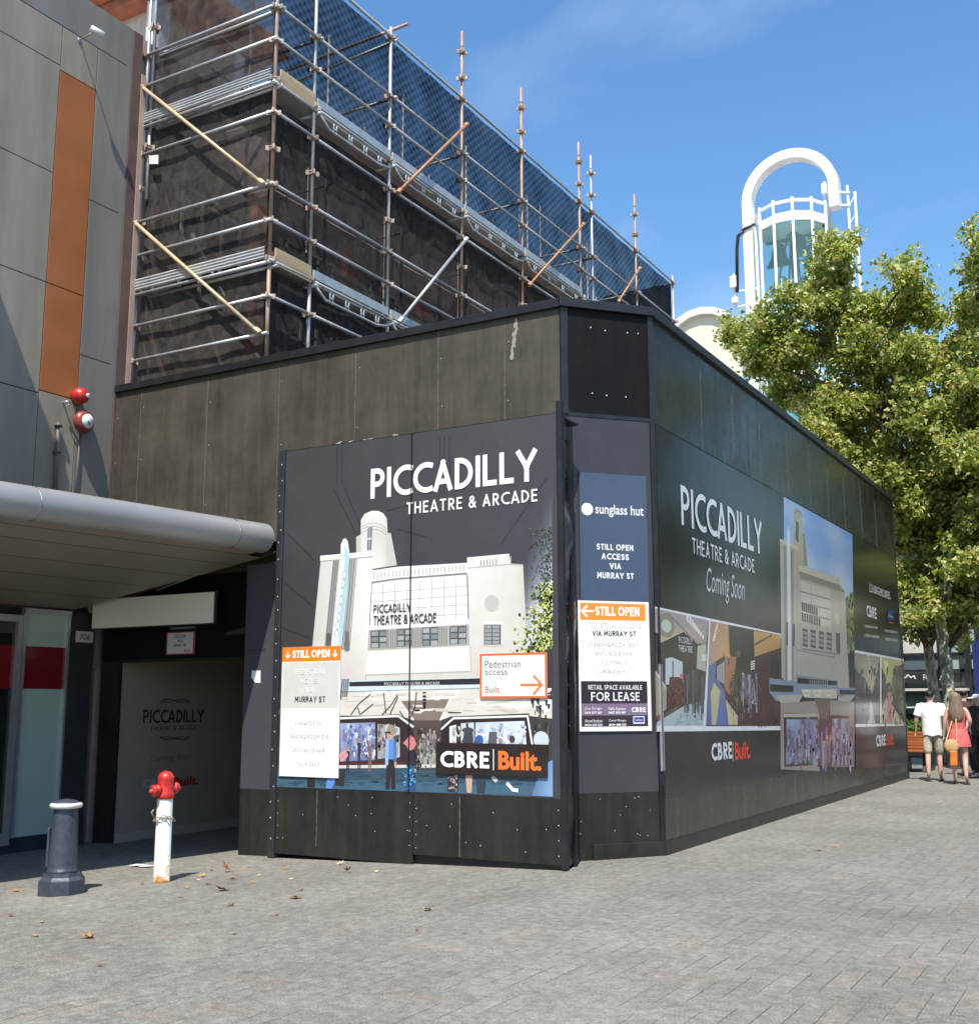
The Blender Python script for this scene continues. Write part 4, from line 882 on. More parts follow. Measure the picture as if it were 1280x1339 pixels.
# two interior views, white bordered
A([(856,793),(1021,829),(1021,835),(856,801)], (228,228,230)); A([(858,949),(1021,949),(1021,955),(858,957)], (228,228,230))
def zz(x, y, X0=850, Y0=780, sc=7.111): return (X0+x/sc, Y0+y/sc)
def AZ(pts, col): A([zz(*p) for p in pts], col)
def LZ(pts, w, col): Ln([zz(*p) for p in pts], w, col)
AZ([(45,110),(545,225),(500,1205),(55,1205)], (40,34,36))
AZ([(45,110),(545,225),(520,440),(440,440),(310,330),(80,440),(78,350),(45,330)], [(176,164,164),(158,142,148),(150,138,140),(170,150,140),(190,170,150),(196,176,140),(186,170,150),(176,164,164)])
pdot(s, PL, zz(145,270), .26, (150,136,120), .0022+(_k[0]+1)*.00001, 22, 0, .13); _k[0] += 2
pdot(s, PL, zz(150,275), .15, (190,204,186), .0022+(_k[0]+1)*.00001, 18, 0, .07); _k[0] += 2
LZ([(160,150),(300,300),(440,440)], .02, (130,116,116))
for i in range(8): pdot(s, PL, zz(350+i*20, 200+i*27-(2*i)), .05-.003*i, (226,222,214), .0022+(_k[0]+1)*.00001, 8)
_k[0] += 2
AZ([(440,460),(520,440),(515,700),(430,670)], (176,176,160)); AZ([(480,540),(520,540),(520,600),(480,600)], (212,216,204))
AZ([(140,580),(200,565),(300,610),(300,760),(180,820),(140,820)], (196,204,206)); AZ([(205,600),(215,600),(215,750),(205,750)], (40,34,36)); AZ([(180,750),(300,750),(300,1000),(150,1040)], (92,36,42)); AZ([(45,700),(150,860),(150,1050),(55,1120)], (168,156,132))
LZ([(48,700),(150,860)], .03, (206,196,170)); AZ([(55,1120),(310,990),(310,1010),(60,1160)], (108,72,64)); AZ([(60,1170),(310,1020),(510,960),(500,1205),(55,1205)], (176,190,188))
AZ([(275,720),(305,715),(305,800),(280,800)], (206,112,124))
for k in range(46):
    x = rr.uniform(310,495); y = rr.uniform(690,760); h = rr.uniform(180,420); w = rr.uniform(8,24); AZ([(x,y),(x+w,y),(x+w*.8,y+h),(x+w*.2,y+h)], rr.choice([(34,30,34),(48,42,48),(60,54,66),(84,84,116),(40,34,36),(70,60,64)]))
for tx_, y0, y1 in (('PICCADILLY', 372, 432), ('THEATRE', 452, 510)):
    _k[0] += 1; word_px(s, PL, tx_, zz(262,y0), zz(388,y0+18), zz(262,y1), lin((206,204,200)), t=.16, sp=.12, off=.0022+_k[0]*.00001+.0002)
_k[0] += 60
for k in range(18):
    x = rr.uniform(60,130); y = rr.uniform(520,690); AZ([(x,y),(x+rr.uniform(6,20),y+4),(x+12,y+rr.uniform(20,60)),(x,y+30)], rr.choice([(58,50,50),(30,26,28),(80,70,66)]))
AZ([(545,225),(560,228),(515,1205),(490,1205)], (224,224,226))
AZ([(562,230),(1210,360),(1210,1205),(515,1205)], (66,44,42))
AZ([(562,230),(725,262),(735,520),(800,560),(680,560),(545,640)], [(168,120,100),(190,146,96),(196,150,92),(176,136,84),(196,160,110),(186,150,130)])
for i in range(6): LZ([(630-i*6,258+i*26),(610-i*6,280+i*26)], .035, (222,206,186))
AZ([(725,264),(960,318),(965,700),(800,700),(735,520)], (40,33,32)); AZ([(960,318),(1210,362),(1210,480),(970,560)], [(196,150,88),(200,152,86),(176,132,74),(190,146,84)])
LZ([(970,450),(1130,360)], .03, (104,76,48)); LZ([(1090,350),(1090,470)], .02, (216,176,110)); AZ([(970,560),(1205,480),(1205,800),(1050,1195),(970,1195)], (74,42,42)); AZ([(1110,560),(1205,520),(1205,790),(1110,770)], (52,34,34))
AZ([(545,640),(610,600),(610,760),(690,880),(720,1195),(515,1195)], (92,104,152)); AZ([(590,800),(650,880),(610,1195),(570,1195),(560,900)], (186,180,140)); AZ([(640,920),(690,900),(720,1195),(620,1195)], (92,110,166)); AZ([(700,960),(810,1110),(810,1195),(725,1195)], (196,184,144))
AZ([(610,620),(690,545),(690,860),(600,760)], (62,46,46)); AZ([(690,560),(800,560),(760,940),(690,860)], (166,112,80))
for i in range(4): AZ([(620+i*18,650-i*12),(632+i*18,642-i*12),(632+i*18,790+i*10),(620+i*18,776+i*10)], (176,176,186))
for i in range(9): LZ([(752,735+i*24),(792,738+i*24)], .02, (88,58,44))
AZ([(715,585),(735,570),(740,640),(718,640)], (90,90,120)); pdot(s, PL, zz(815,535), .1, (104,74,66), .0022+(_k[0]+1)*.00001, 12, 0, .04); _k[0] += 2
for i in range(4): AZ([(930,605+i*22),(970,595+i*22),(970,608+i*22),(935,618+i*22)], (216,216,210))
for k in range(30):
    x = rr.uniform(790,980); y = rr.uniform(690,800); h = rr.uniform(150,330); w = rr.uniform(10,28); AZ([(x,y),(x+w,y),(x+w*.85,y+h),(x+w*.2,y+h)], rr.choice([(60,56,66),(100,106,128),(120,100,110),(46,40,42),(150,150,164),(84,60,60)]))
for i in range(3): LZ([(950+i*6,800),(975,1000-i*30),(940,990)], .012, (190,180,180))
speck(zz, 150, 760, 300, 1000, [(92,40,44),(70,32,36),(112,60,58),(54,36,38)], 60, 30, 50, 10)
speck(zz, 200, 1090, 470, 1180, [(176,190,188),(160,172,172),(190,202,198)], 40, 60, 10, 6)
speck(zz, 985, 580, 1190, 1180, [(78,46,44),(62,38,38),(92,58,54),(56,34,36)], 90, 20, 70, 6)
speck(zz, 730, 720, 1000, 1100, [(58,48,52),(76,66,72),(100,92,104),(44,36,40),(128,112,112)], 80, 16, 80, 8)
# the tall view of the theatre
def zt_(x, y): return (1000+x/3.523, 640+y/3.524)
def AT(pts, col): A([zt_(*p) for p in pts], col)
def LT(pts, w, col): Ln([zt_(*p) for p in pts], w, col)
grad([zt_(85,33), zt_(402,208), zt_(410,910), zt_(85,900)], 12, 14, lambda u, v: mixc(mixc((118,158,216), (150,182,226), v*1.6), (206,214,226), max(0, min(1, .55+.55*math.sin(u*5.2+v*9+.6)*math.sin(v*13-u*6+2)+(v-.45)*.9))*.75))
AT([(370,500),(408,470),(410,920),(380,920)], (92,98,82))
for k in range(120): x = 408-abs(rr.gauss(0,16)); y = rr.uniform(480,770); pdot(s, PL, zt_(x,y), rr.uniform(.03,.07), rr.choice([(120,140,60),(90,108,50),(160,176,84),(70,80,44)]), .0022+(_k[0]+1+(k % 3))*.00001, 5)
_k[0] += 4
AT([(385,760),(412,740),(412,1000),(385,930)], (40,36,38))
TW = (172,166,152); TW2 = (190,184,170); TS = (138,132,122)
AT([(130,270),(130,105),(140,86),(152,86),(168,108),(174,200),(182,205),(196,355),(130,345)], TW); AT([(172,200),(182,206),(196,355),(180,350)], TS); LT([(148,150),(147,240)], .16, (88,86,84)); LT([(133,110),(145,98),(160,104),(170,124)], .03, TS)
AT([(155,345),(345,410),(345,440),(365,465),(388,925),(80,870),(155,500)], TW); AT([(155,348),(345,412),(345,440),(155,378)], TW2); LT([(155,385),(345,450)], .06, TS); LT([(160,400),(362,470)], .05, TS)
AT([(162,420),(297,466),(302,635),(165,612)], TW2)
for i in range(1, 4): LT([(162,420+i*50),(300,462+i*46)], .02, (122,120,116))
LT([(212,440),(212,620)], .02, (132,130,126))
for i in range(2):
    for k in range(8): LT([(170+k*9.5+i*2+(i*k*1.6),522+i*48+k*3.2),(172+k*9.5+(i*k*1.6),560+i*48+k*3.2)], .10, (56,52,50))
for i in range(4): AT([(172+i*37,640+i*6),(196+i*37,645+i*6),(196+i*37,728+i*5),(172+i*37,722+i*5)], (76,74,74))
for i in range(4):
    for k in range(3): LT([(173+i*37,660+k*22+i*6),(195+i*37,664+k*22+i*6)], .05, (140,138,134))
AT([(325,660),(345,664),(347,755),(328,752)], (84,82,80)); LT([(168,735),(345,760)], .03, TS); LT([(140,740),(320,775)], .02, TS); LT([(320,640),(320,850)], .02, TS)
pdot(s, PL, zt_(332,595), .17, TW2, .0022+(_k[0]+1)*.00001, 14, 0, .10); _k[0] += 2
AT([(68,232),(155,270),(158,480),(140,890),(75,870)], TW); LT([(67,234),(155,272)], .05, TW2); AT([(84,255),(96,260),(100,880),(90,878)], TS); AT([(118,275),(130,280),(130,880),(124,880)], TS)
AT([(100,200),(106,165),(114,200),(120,880),(106,880)], (206,212,214)); AT([(97,610),(105,612),(105,720),(97,716)], (70,66,66)); AT([(125,620),(136,622),(136,725),(125,720)], (80,76,76))
AT([(18,870),(145,885),(145,855),(335,880),(335,915),(418,915),(418,955),(335,950),(175,935),(130,990),(50,975),(18,935)], (126,142,158)); AT([(22,898),(130,905),(130,935),(22,932)], (34,32,36)); AT([(148,868),(330,885),(330,902),(148,895)], (34,32,36)); AT([(342,925),(416,925),(416,945),(342,945)], (34,32,36))
for i in range(9): LT([(205+i*10,882+i*.6),(208+i*10,890+i*.6)], .08, (150,150,150))
AT([(165,920),(330,920),(330,965),(180,960)], (186,178,164)); AT([(50,950),(175,945),(150,990),(70,985)], (176,170,156)); AT([(335,955),(415,950),(385,985),(335,985)], (168,160,148))
for i in range(3): q = [(170+i*52,930),(205+i*52,930),(200+i*52,950),(178+i*52,950)]; LT(q+[q[0]], .03, (214,206,192))
AT([(225,965),(305,965),(290,1060),(250,1060)], (104,88,78)); AT([(70,985),(230,975),(250,1040),(250,1300),(70,1290)], (150,140,128)); AT([(300,970),(410,980),(410,1280),(290,1280)], (140,130,120))
AT([(85,1030),(240,1035),(245,1270),(88,1280)], (48,38,40)); AT([(98,1060),(238,1060),(238,1240),(98,1265)], [(150,164,196),(120,124,160),(86,74,90),(110,100,120)]); AT([(300,1040),(385,1045),(390,1260),(300,1260)], (48,38,40)); AT([(312,1058),(385,1056),(385,1230),(312,1230)], [(166,176,196),(136,140,166),(96,80,90),(120,108,120)])
AT([(245,1060),(300,1060),(305,1280),(240,1280)], (74,56,56))
LT([(85,1042),(240,1042)], .05, (176,170,160))
for k in range(70):
    x = rr.uniform(88,410); y = rr.uniform(1090,1190); h = rr.uniform(60,120); w = rr.uniform(6,16); AT([(x,y),(x+w,y),(x+w*.8,y+h),(x+w*.2,y+h)], rr.choice([(60,50,60),(90,92,130),(120,110,140),(46,38,42),(150,140,160),(100,70,80),(110,130,180),(160,150,150)]))
speck(zt_, 95, 1050, 240, 1250, [(130,138,166),(104,104,130),(146,154,178),(92,88,108)], 90, 14, 60, 12)
speck(zt_, 302, 1050, 400, 1250, [(136,140,162),(110,104,120),(152,158,178),(96,86,98)], 70, 14, 60, 12)
# right hand column
A([(1117,850),(1181,862),(1181,866),(1117,855)], (226,226,228)); A([(1118,947),(1184,946),(1184,949),(1118,951)], (226,226,228))
def zr_(x, y): return (1100+x/5.15, 740+y/5.15)
def AR(pts, col): A([zr_(*p) for p in pts], col)
AR([(86,585),(418,640),(436,1065),(92,1065)], (92,90,88)); AR([(86,585),(260,612),(205,860),(86,680)], [(150,142,126),(166,156,136),(190,180,150),(130,122,110)]); AR([(86,700),(160,760),(195,880),(190,1060),(92,1060)], (76,76,82)); AR([(260,640),(258,1060),(225,1060),(205,880)], (84,82,84)); AR([(195,900),(225,1060),(175,1060)], (176,180,176))
for k in range(7): Ln([zr_(178+k*3,600+k*25),zr_(179+k*3,612+k*22)], .08, (226,220,200))
for k in range(20): x = rr.uniform(95,185); y = rr.uniform(760,960); AR([(x,y),(x+8,y),(x+8,y+60),(x,y+60)], rr.choice([(60,60,66),(110,108,110),(50,48,52),(130,120,110)]))
AR([(266,614),(416,640),(436,1062),(268,1062)], (112,104,66)); AR([(266,614),(416,640),(416,700),(330,800),(300,800),(266,680)], (186,180,120)); AR([(290,640),(310,640),(312,720),(292,720)], (228,222,150)); AR([(345,690),(416,660),(430,900),(345,960)], (84,78,54)); AR([(268,680),(300,760),(300,900),(268,900)], (62,56,44)); AR([(270,980),(305,870),(340,870),(430,1060),(270,1060)], (186,184,156)); AR([(308,850),(335,850),(340,1055),(305,1055)], (206,130,140)); AR([(306,790),(326,780),(330,850),(308,850)], (70,44,44)); AR([(345,880),(432,1040),(420,1060),(340,940)], (56,50,44))
speck(zr_, 95, 640, 250, 1050, [(92,90,88),(104,100,95),(80,79,80)], 50, 16, 60, 10)
speck(zr_, 270, 660, 425, 1050, [(112,104,72),(98,92,64),(128,122,86)], 50, 16, 60, 12)
AR([(258,612),(268,614),(268,1062),(258,1062)], (226,226,228))
A([(1118,953),(1186,951),(1186,1000),(1118,1006)], (52,36,37))
sp_ = s.build('poster', K_print_side, ho)
s = MB(); LO = .0025+(_k[0]+6)*.00001; G2 = lin((226,228,228))
slope_word(PL, 'PICCADILLY', (888.8,632.5), (994.6,683), (890.5,687), (992,723), G2, LO, t=.15, sp=.11); done(sp_, K_print_side)
slope_word(PL, 'THEATRE & ARCADE', (903.8,702.1), (985,731.9), (905.8,723), (985.5,750), G2, LO, t=.13, sp=.18); done(sp_, K_print_side)
font_px(s, PL, 'Coming Soon', (922,741), (972,756), (922,783), lin((200,202,202)), off=LO, shear=.35); done(sp_, K_print_side)
word_px(s, PL, 'CBRE', (929,972.5), (956,971.5), (929,995.5), G2, t=.21, sp=.16, off=LO); done(sp_, K_print_side)
Ln([(957.6,971),(957.6,996)], .02, (200,200,200)); done(sp_, K_print_side)
font_px(s, PL, 'Built.', (959.5,971), (979.5,969), (959.5,994.5), lin((226,66,36)), off=LO, bold=.03); done(sp_, K_print_side)
word_px(s, PL, 'CBRE', (1144.6,962), (1157,961), (1144.6,977), G2, t=.21, sp=.16, off=LO); done(sp_, K_print_side)
font_px(s, PL, 'Built.', (1158.5,961), (1167.5,960), (1158.5,976), lin((226,66,36)), off=LO, bold=.03); done(sp_, K_print_side)
slope_word(PL, 'LEASING ENQUIRIES', (1136,764.5), (1163,773), (1136.5,775), (1163,783), G2, LO, t=.15, sp=.15); done(sp_, K_print_side)
word_px(s, PL, 'CBRE', (1132,791), (1145,796), (1132,806), G2, t=.21, sp=.16, off=LO); done(sp_, K_print_side)
for (x0, y0, x1) in ((1130,817,1148),(1130,829,1149),(1156,823,1173),(1157,834,1173)):
    rr2 = random.Random(int(x0+y0)); x = x0
    while x < x1-1: w = rr2.uniform(.6,1.3); ppoly(s, PL, [(x,y0+(x-x0)*.15),(x+w,y0+(x-x0)*.15),(x+w,y0+3.6+(x-x0)*.13),(x,y0+3.6+(x-x0)*.13)], (170,170,170), LO); x += w+rr2.uniform(.2,.5)
    done(sp_, K_print_side)
ppoly(s, PL, [(1160,797),(1167.5,799),(1168,812),(1160,811)], (34,62,136), LO); ppoly(s, PL, [(1161,813),(1168,814),(1168,816),(1161,815)], (190,80,60), LO); done(sp_, K_print_side)
font_px(s, PL, 'Colliers', (1161,803), (1167,804), (1161,806.5), lin((220,224,235)), off=LO+.0006); done(sp_, K_print_side)

# plain printed panel on the chamfer
s = MB(); PL = P_cham; zc0 = PL.uv(800,1037)[1]; zc1 = zmid-.025
s.poly([PL.pt(.0,zc0,.002),PL.pt(L-.05,zc0,.002),PL.pt(L-.05,zc1,.002),PL.pt(.0,zc1,.002)], 0, [lin((62,60,64)),lin((64,62,66)),lin((56,54,58)),lin((54,52,56))]); s.build('poster', K_print, ho)

# ------------------------------------------------------------------ boards fixed to the hoarding
def board(name, label, pl, TLBR, thick, base, edge, fill):
    """flat sign board: a thin plate with its printing"""
    (a0, b1), (a1, b0) = TLBR; c = pl.pt((a0+a1)/2, b0, .001); t = thing(name, c, label, 'sign')
    q = MB(); q.obox(pl.pt((a0+a1)/2, (b0+b1)/2, thick/2+.012), pl.e, pl.n, Vector((0,0,1)), (a1-a0)/2, thick/2, (b1-b0)/2, 0, None, .002)
    bd = q.build('board', mat('board_'+name, edge, .5), t)
    q = MB(); fill(q, pl, a0, a1, b0, b1, thick+.013); q.build('printing', K_sign, bd); return t
def qd(q, pl, a0, a1, b0, b1, off, col): q.poly([pl.pt(a0,b0,off),pl.pt(a1,b0,off),pl.pt(a1,b1,off),pl.pt(a0,b1,off)], 0, lin(col))
def wd_(q, pl, txt, ac, b, h, col, off, t=.15, sp=.14, wmax=None, k=1.0):
    st, W = word_strokes(txt, t, sp); w = W*h*k
    if wmax: w = min(w, wmax)
    put_word(q, pl, txt, ac-w/2, b, w, h, lin(col), t=t, sp=sp, off=off)
def arrow(q, pl, ac, bc, ln, w, dirn, col, off, hw=None):
    hw = hw or ln*.38
    D = {'r': (1,0), 'l': (-1,0), 'd': (0,-1)}[dirn]; d = Vector(D); n2 = Vector((-d.y, d.x)); c = Vector((ac, bc))
    tip = c+d*ln/2
    for i, sg in enumerate((1, -1)):
        a = tip; b2 = tip-d*hw+n2*(hw*sg)
        for r_ in ribbon([(a.x,a.y),(b2.x,b2.y)], w, True): q.poly([pl.pt(p.x,p.y,off+.0004*i) for p in r_], 0, lin(col))
    for r_ in ribbon([((tip-d*ln).x,(tip-d*ln).y),((tip-d*w*.4).x,(tip-d*w*.4).y)], w, False): q.poly([pl.pt(p.x,p.y,off+.001) for p in r_], 0, lin(col))
def bb(pl, TL, TR, BL, BR):
    u = [pl.uv(*p) for p in (TL, TR, BL, BR)]; return ((min(u[0][0],u[2][0])*.5+max(u[0][0],u[2][0])*.5, (u[0][1]+u[1][1])/2), ((u[1][0]+u[3][0])/2, (u[2][1]+u[3][1])/2))
def f1(q, pl, a0, a1, b0, b1, o):
    h = b1-b0; w = a1-a0; ac = (a0+a1)/2; qd(q, pl, a0, a1, b0, b1, o, (236,236,234)); hb = b1-h*.115
    qd(q, pl, a0, a1, hb, b1, o+.0006, (232,128,44)); qd(q, pl, a0+w*.02, a1-w*.02, b1-h*.475, hb-.01, o+.0006, (206,208,200)); qd(q, pl, a0+w*.04, a1-w*.04, b0+h*.03, b1-h*.49, o+.0006, (244,244,244))
    wd_(q, pl, 'STILL OPEN', ac, hb+h*.028, h*.060, (248,246,240), o+.0012, .24, .10, w*.64); arrow(q, pl, a0+w*.10, hb+h*.057, h*.05, h*.010, 'd', (248,246,240), o+.0012); arrow(q, pl, a1-w*.09, hb+h*.057, h*.05, h*.010, 'd', (248,246,240), o+.0012)
    wd_(q, pl, 'PEDESTRIAN', ac, b1-h*.215, h*.042, (226,227,222), o+.0012, .18, .13, w*.55); wd_(q, pl, 'ACCESS', ac, b1-h*.286, h*.042, (226,227,222), o+.0012, .18, .13); wd_(q, pl, 'VIA', ac, b1-h*.355, h*.042, (226,227,222), o+.0012, .18, .13)
    wd_(q, pl, 'MURRAY ST', ac, b1-h*.432, h*.046, (44,44,44), o+.0012, .17, .15, w*.52)
    for i, tx in enumerate(('SUNGLASS HUT', 'STANDING ROOM ONLY', "ANTONIO'S HAIR", 'TULIP NAILS')): wd_(q, pl, tx, ac, b1-h*(.605+.105*i), h*.031, (150,150,150), o+.0012, .11, .22, w*.8)
u = bb(P_gate, (370.5,847.6), (449,843.6), (367,1015), (442,1017.5))
board('shop_sign', 'tall white board with orange STILL OPEN header and down arrows on the left gate leaf', P_gate, u, .008, 0, (.7,.7,.7), f1)
def f2(q, pl, a0, a1, b0, b1, o):
    h = b1-b0; w = a1-a0; qd(q, pl, a0, a1, b0, b1, o, (226,106,60)); qd(q, pl, a0+.022, a1-.022, b0+.022, b1-.022, o+.0006, (244,242,240))
    put_font(q, pl, 'Pedestrian', a0+w*.08, b0+h*.68, w*.54, h*.165, lin((58,54,52)), off=o+.0012); put_font(q, pl, 'access', a0+w*.08, b0+h*.515, w*.34, h*.105, lin((58,54,52)), off=o+.0012)
    put_font(q, pl, 'Built.', a0+w*.08, b0+h*.12, w*.24, h*.15, lin((196,96,66)), bold=.015, off=o+.0012); arrow(q, pl, a0+w*.77, b0+h*.29, w*.31, h*.055, 'r', (232,120,60), o+.0012, w*.11)
board('pedestrian_sign', 'white board with thin orange border reading Pedestrian access with right arrow', P_gate, bb(P_gate, (629,855.5), (716.5,853), (628.5,913.5), (716,913)), .008, 0, (.7,.7,.7), f2)
def f3(q, pl, a0, a1, b0, b1, o):
    h = b1-b0; w = a1-a0; qd(q, pl, a0, a1, b0, b1, o, (42,33,31))
    put_word(q, pl, 'CBRE', a0+w*.045, b0+h*.23, w*.45, h*.51, lin((246,246,246)), t=.21, sp=.15, off=o+.0008); qd(q, pl, a0+w*.528, a0+w*.536, b0+h*.18, b0+h*.83, o+.0008, (230,230,230))
    put_font(q, pl, 'Built.', a0+w*.575, b0+h*.20, w*.375, h*.58, lin((240,118,54)), bold=.035, off=o+.0008)
board('builder_sign', 'dark brown board with white CBRE and orange Built lettering low on the right gate leaf', P_gate, bb(P_gate, (572,971.5), (717,973.5), (571,1012.5), (717,1017)), .012, 0, (.02,.016,.015), f3)
def f4(q, pl, a0, a1, b0, b1, o):
    h = b1-b0; w = a1-a0; qd(q, pl, a0, a1, b0, b1, o, (68,82,104)); q.poly([pl.pt(a0+w*.11+w*.085*math.cos(2*math.pi*k/24), b1-h*.29+w*.085*math.sin(2*math.pi*k/24), o+.0008) for k in range(24)], 0, lin((246,246,246)))
    put_font(q, pl, 'sunglass hut', a0+w*.23, b1-h*.345, w*.72, h*.10, lin((240,240,242)), bold=.01, off=o+.0008)
    for i, tx in enumerate(('STILL OPEN', 'ACCESS', 'VIA', 'MURRAY ST')): wd_(q, pl, tx, a0+w*.51, b1-h*(.605+.074*i), h*.047, (236,236,238), o+.0008, .21, .16, w*.54)
board('sunglass_shop_sign', 'blue grey panel with white dot and sunglass hut wording on the chamfered corner', P_cham, bb(P_cham, (758,617), (845,624), (757,784), (846,788)), .006, 0, (.05,.06,.08), f4)
def f5(q, pl, a0, a1, b0, b1, o):
    h = b1-b0; w = a1-a0; ac = (a0+a1)/2; qd(q, pl, a0, a1, b0, b1, o, (238,236,234)); hb = b1-h*.15
    qd(q, pl, a0+w*.03, a1-w*.05, hb, b1-h*.018, o+.0006, (236,144,48)); wd_(q, pl, 'STILL OPEN', a0+w*.55, hb+h*.035, h*.072, (250,248,242), o+.0012, .22, .10, w*.62); arrow(q, pl, a0+w*.14, hb+h*.068, w*.17, h*.016, 'l', (250,248,242), o+.0012)
    wd_(q, pl, 'PEDESTRIAN ACCESS', ac, b1-h*.205, h*.038, (222,222,222), o+.0012, .16, .14, w*.8); wd_(q, pl, 'VIA MURRAY ST', ac, b1-h*.272, h*.040, (44,44,46), o+.0012, .17, .15, w*.62)
    qd(q, pl, a0+w*.09, a1-w*.12, b1-h*.58, b1-h*.295, o+.0006, (248,248,248))
    for i, tx in enumerate(('STANDING ROOM ONLY', "ANTONIO'S HAIR", 'TULIP NAILS', 'SUNGLASS HUT')): wd_(q, pl, tx, ac-w*.01, b1-h*(.355+.068*i), h*.030, (140,140,140), o+.0012, .11, .22, w*.7)
    qd(q, pl, a0+w*.025, a1-w*.05, b1-h*.79, b1-h*.62, o+.0006, (52,42,50)); wd_(q, pl, 'RETAIL SPACE AVAILABLE', ac, b1-h*.685, h*.036, (226,222,224), o+.0012, .16, .13, w*.75); wd_(q, pl, 'FOR LEASE', ac, b1-h*.77, h*.066, (240,238,240), o+.0012, .15, .13, w*.74)
    qd(q, pl, a0+w*.025, a1-w*.05, b1-h*.88, b1-h*.79, o+.0006, (126,110,132)); qd(q, pl, a0+w*.025, a1-w*.05, b0+h*.035, b1-h*.88, o+.0006, (58,46,56))
    for i, (t1, t2) in enumerate((('Joe Sergis', '0439 577 267'), ('Nelle Kastanos', '0437 073 987'), ('Ahmed Ibrahimi', '0434 659 225'), ('Conor Morgan', '0434 488 533'))):
        xa = a0+w*(.07+.33*(i % 2)); zb0 = b1-h*(.84+.092*(i//2)); put_font(q, pl, t1, xa, zb0, w*.24, h*.022, lin((240,236,240)), off=o+.0012); put_font(q, pl, t2, xa, zb0-h*.028, w*.24, h*.017, lin((250,246,250)), bold=.02, off=o+.0012)
    put_word(q, pl, 'CBRE', a0+w*.72, b1-h*.856, w*.20, h*.036, lin((240,240,240)), t=.21, sp=.16, off=o+.0012); qd(q, pl, a0+w*.74, a0+w*.90, b0+h*.055, b0+h*.112, o+.0012, (230,232,240)); qd(q, pl, a0+w*.75, a0+w*.89, b0+h*.065, b0+h*.105, o+.0018, (36,58,140)); put_font(q, pl, 'Colliers', a0+w*.765, b0+h*.075, w*.11, h*.018, lin((235,238,245)), off=o+.0024)
board('lease_sign', 'white corner board with orange STILL OPEN left arrow above dark FOR LEASE block', P_cham, bb(P_cham, (755,784), (848,789), (756.4,955.5), (850,957)), .008, 0, (.7,.7,.7), f5)
def f6(q, pl, a0, a1, b0, b1, o):
    h = b1-b0; w = a1-a0; qd(q, pl, a0, a1, b0, b1, o, (150,44,52)); qd(q, pl, a0+w*.05, a1-w*.05, b0+h*.05, b1-h*.05, o+.0006, (206,204,206))
    for i, tx in enumerate(('CAUTION', 'MAX', 'HEIGHT 2M')): wd_(q, pl, tx, (a0+a1)/2, b1-h*(.27+.19*i), h*.12, (80,60,64), o+.0012, .17, .13, w*.6)
    put_font(q, pl, 'Built.', a0+w*.66, b0+h*.10, w*.24, h*.13, lin((190,60,44)), bold=.02, off=o+.0012)
board('caution_sign', 'small red bordered white CAUTION sign hung on the black wall over the passage', Plane((0, WY-.02, 0), (1, 0)), bb(Plane((0, WY-.02, 0), (1, 0)), (219,827), (256,825), (218,857), (255.5,855.5)), .006, 0, (.5,.5,.5), f6)
s_ = bpy.data.objects['caution_sign']; q = MB(); pp = Plane((0, WY-.02, 0), (1, 0)); a_, b_ = pp.uv(224,822); a2, _ = pp.uv(256,820); q.box((a_, WY-.035, b_-.012), (a2, WY-.012, b_+.012)); q.build('hanger', K_alu, s_)
# blank light box
PB = Plane((0, 10.20, 0), (1, 0)); (a0, b1), (a1, b0) = bb(PB, (120,784), (280,772), (120,823.5), (279.5,815.5))
t = thing('light_box', (a0+.8, 10.3, b0), 'long blank cream light box under the awning over the passage', 'sign')
q = MB(); q.box((a0, 10.215, b0), (a1, 10.262, b1), 0, None, .006); q.box((a0+.3, 10.262, b0+.1), (a1-.5, WY-.001, b1-.16)); q.build('case', K_dark, t)
q = MB(); q.box((a0+.012, 10.20, b0+.012), (a1-.012, 10.214, b1-.012)); q.build('face', mat('cream_acrylic', (.82,.79,.68), .12, spec=.6), t)
q = MB(); u0 = on_y(205,772,10.25); u1 = on_y(262,750,10.35); q.tube([u0, u1], .012, 8); q.build('conduit', K_alu, t)

# ------------------------------------------------------------------ scaffold with shade cloth
SX, SY, SL = -9.558, 10.80, -12.02                      # outer corner and inner line
K_galv = mat('galvanised_tube', (.50,.50,.50), .42, .55, noise=.18, nscale=9, stretch=(1,1,.3))
K_rust = mat('rusty_tube', (.42,.33,.27), .6, .25, col2=(.31,.17,.10), nscale=5, stretch=(1,1,.5))
K_brace = mat('rusty_brace', (.40,.25,.15), .6, .2, col2=(.36,.15,.06), nscale=6)
K_braceY = mat('yellowed_brace', (.55,.42,.26), .55, .2, noise=.25, nscale=6)
K_coup = mat('rusty_coupler', (.36,.28,.23), .6, .4, noise=.35, nscale=30)
K_deck = mat('steel_plank', (.48,.50,.50), .45, .45, noise=.15, nscale=6); K_wood = mat('timber_toe_board', (.45,.34,.20), .75, noise=.25, nscale=4, stretch=(1,.2,3))
K_net_lo = mat_net('shade_cloth', (.032,.030,.028), .08); K_net_hi = mat_net('shade_cloth_open', (.006,.007,.010), .195, .10); K_net_sd = mat_net('shade_cloth_side', (.046,.042,.038), .20)
sc = thing('scaffold', (SX, SY, 5.8), 'tall tube scaffold with black netting standing behind the hoarding against the old theatre', 'scaffold')
cm = MB(); cm.lathe((0,0,-.035), [(.033,0),(.05,.004),(.055,.02),(.05,.05),(.058,.055),(.05,.07),(.033,.072)], 10)
for a in range(4):
    d = Vector((math.cos(a*math.pi/2), math.sin(a*math.pi/2), 0)); cm.obox(d*.07+Vector((0,0,.002)), d, d.cross(Vector((0,0,1))), Vector((0,0,1)), .028, .014, .034)
cmo = cm.build('coupler', K_coup); cme = cmo.data; bpy.data.objects.remove(cmo)
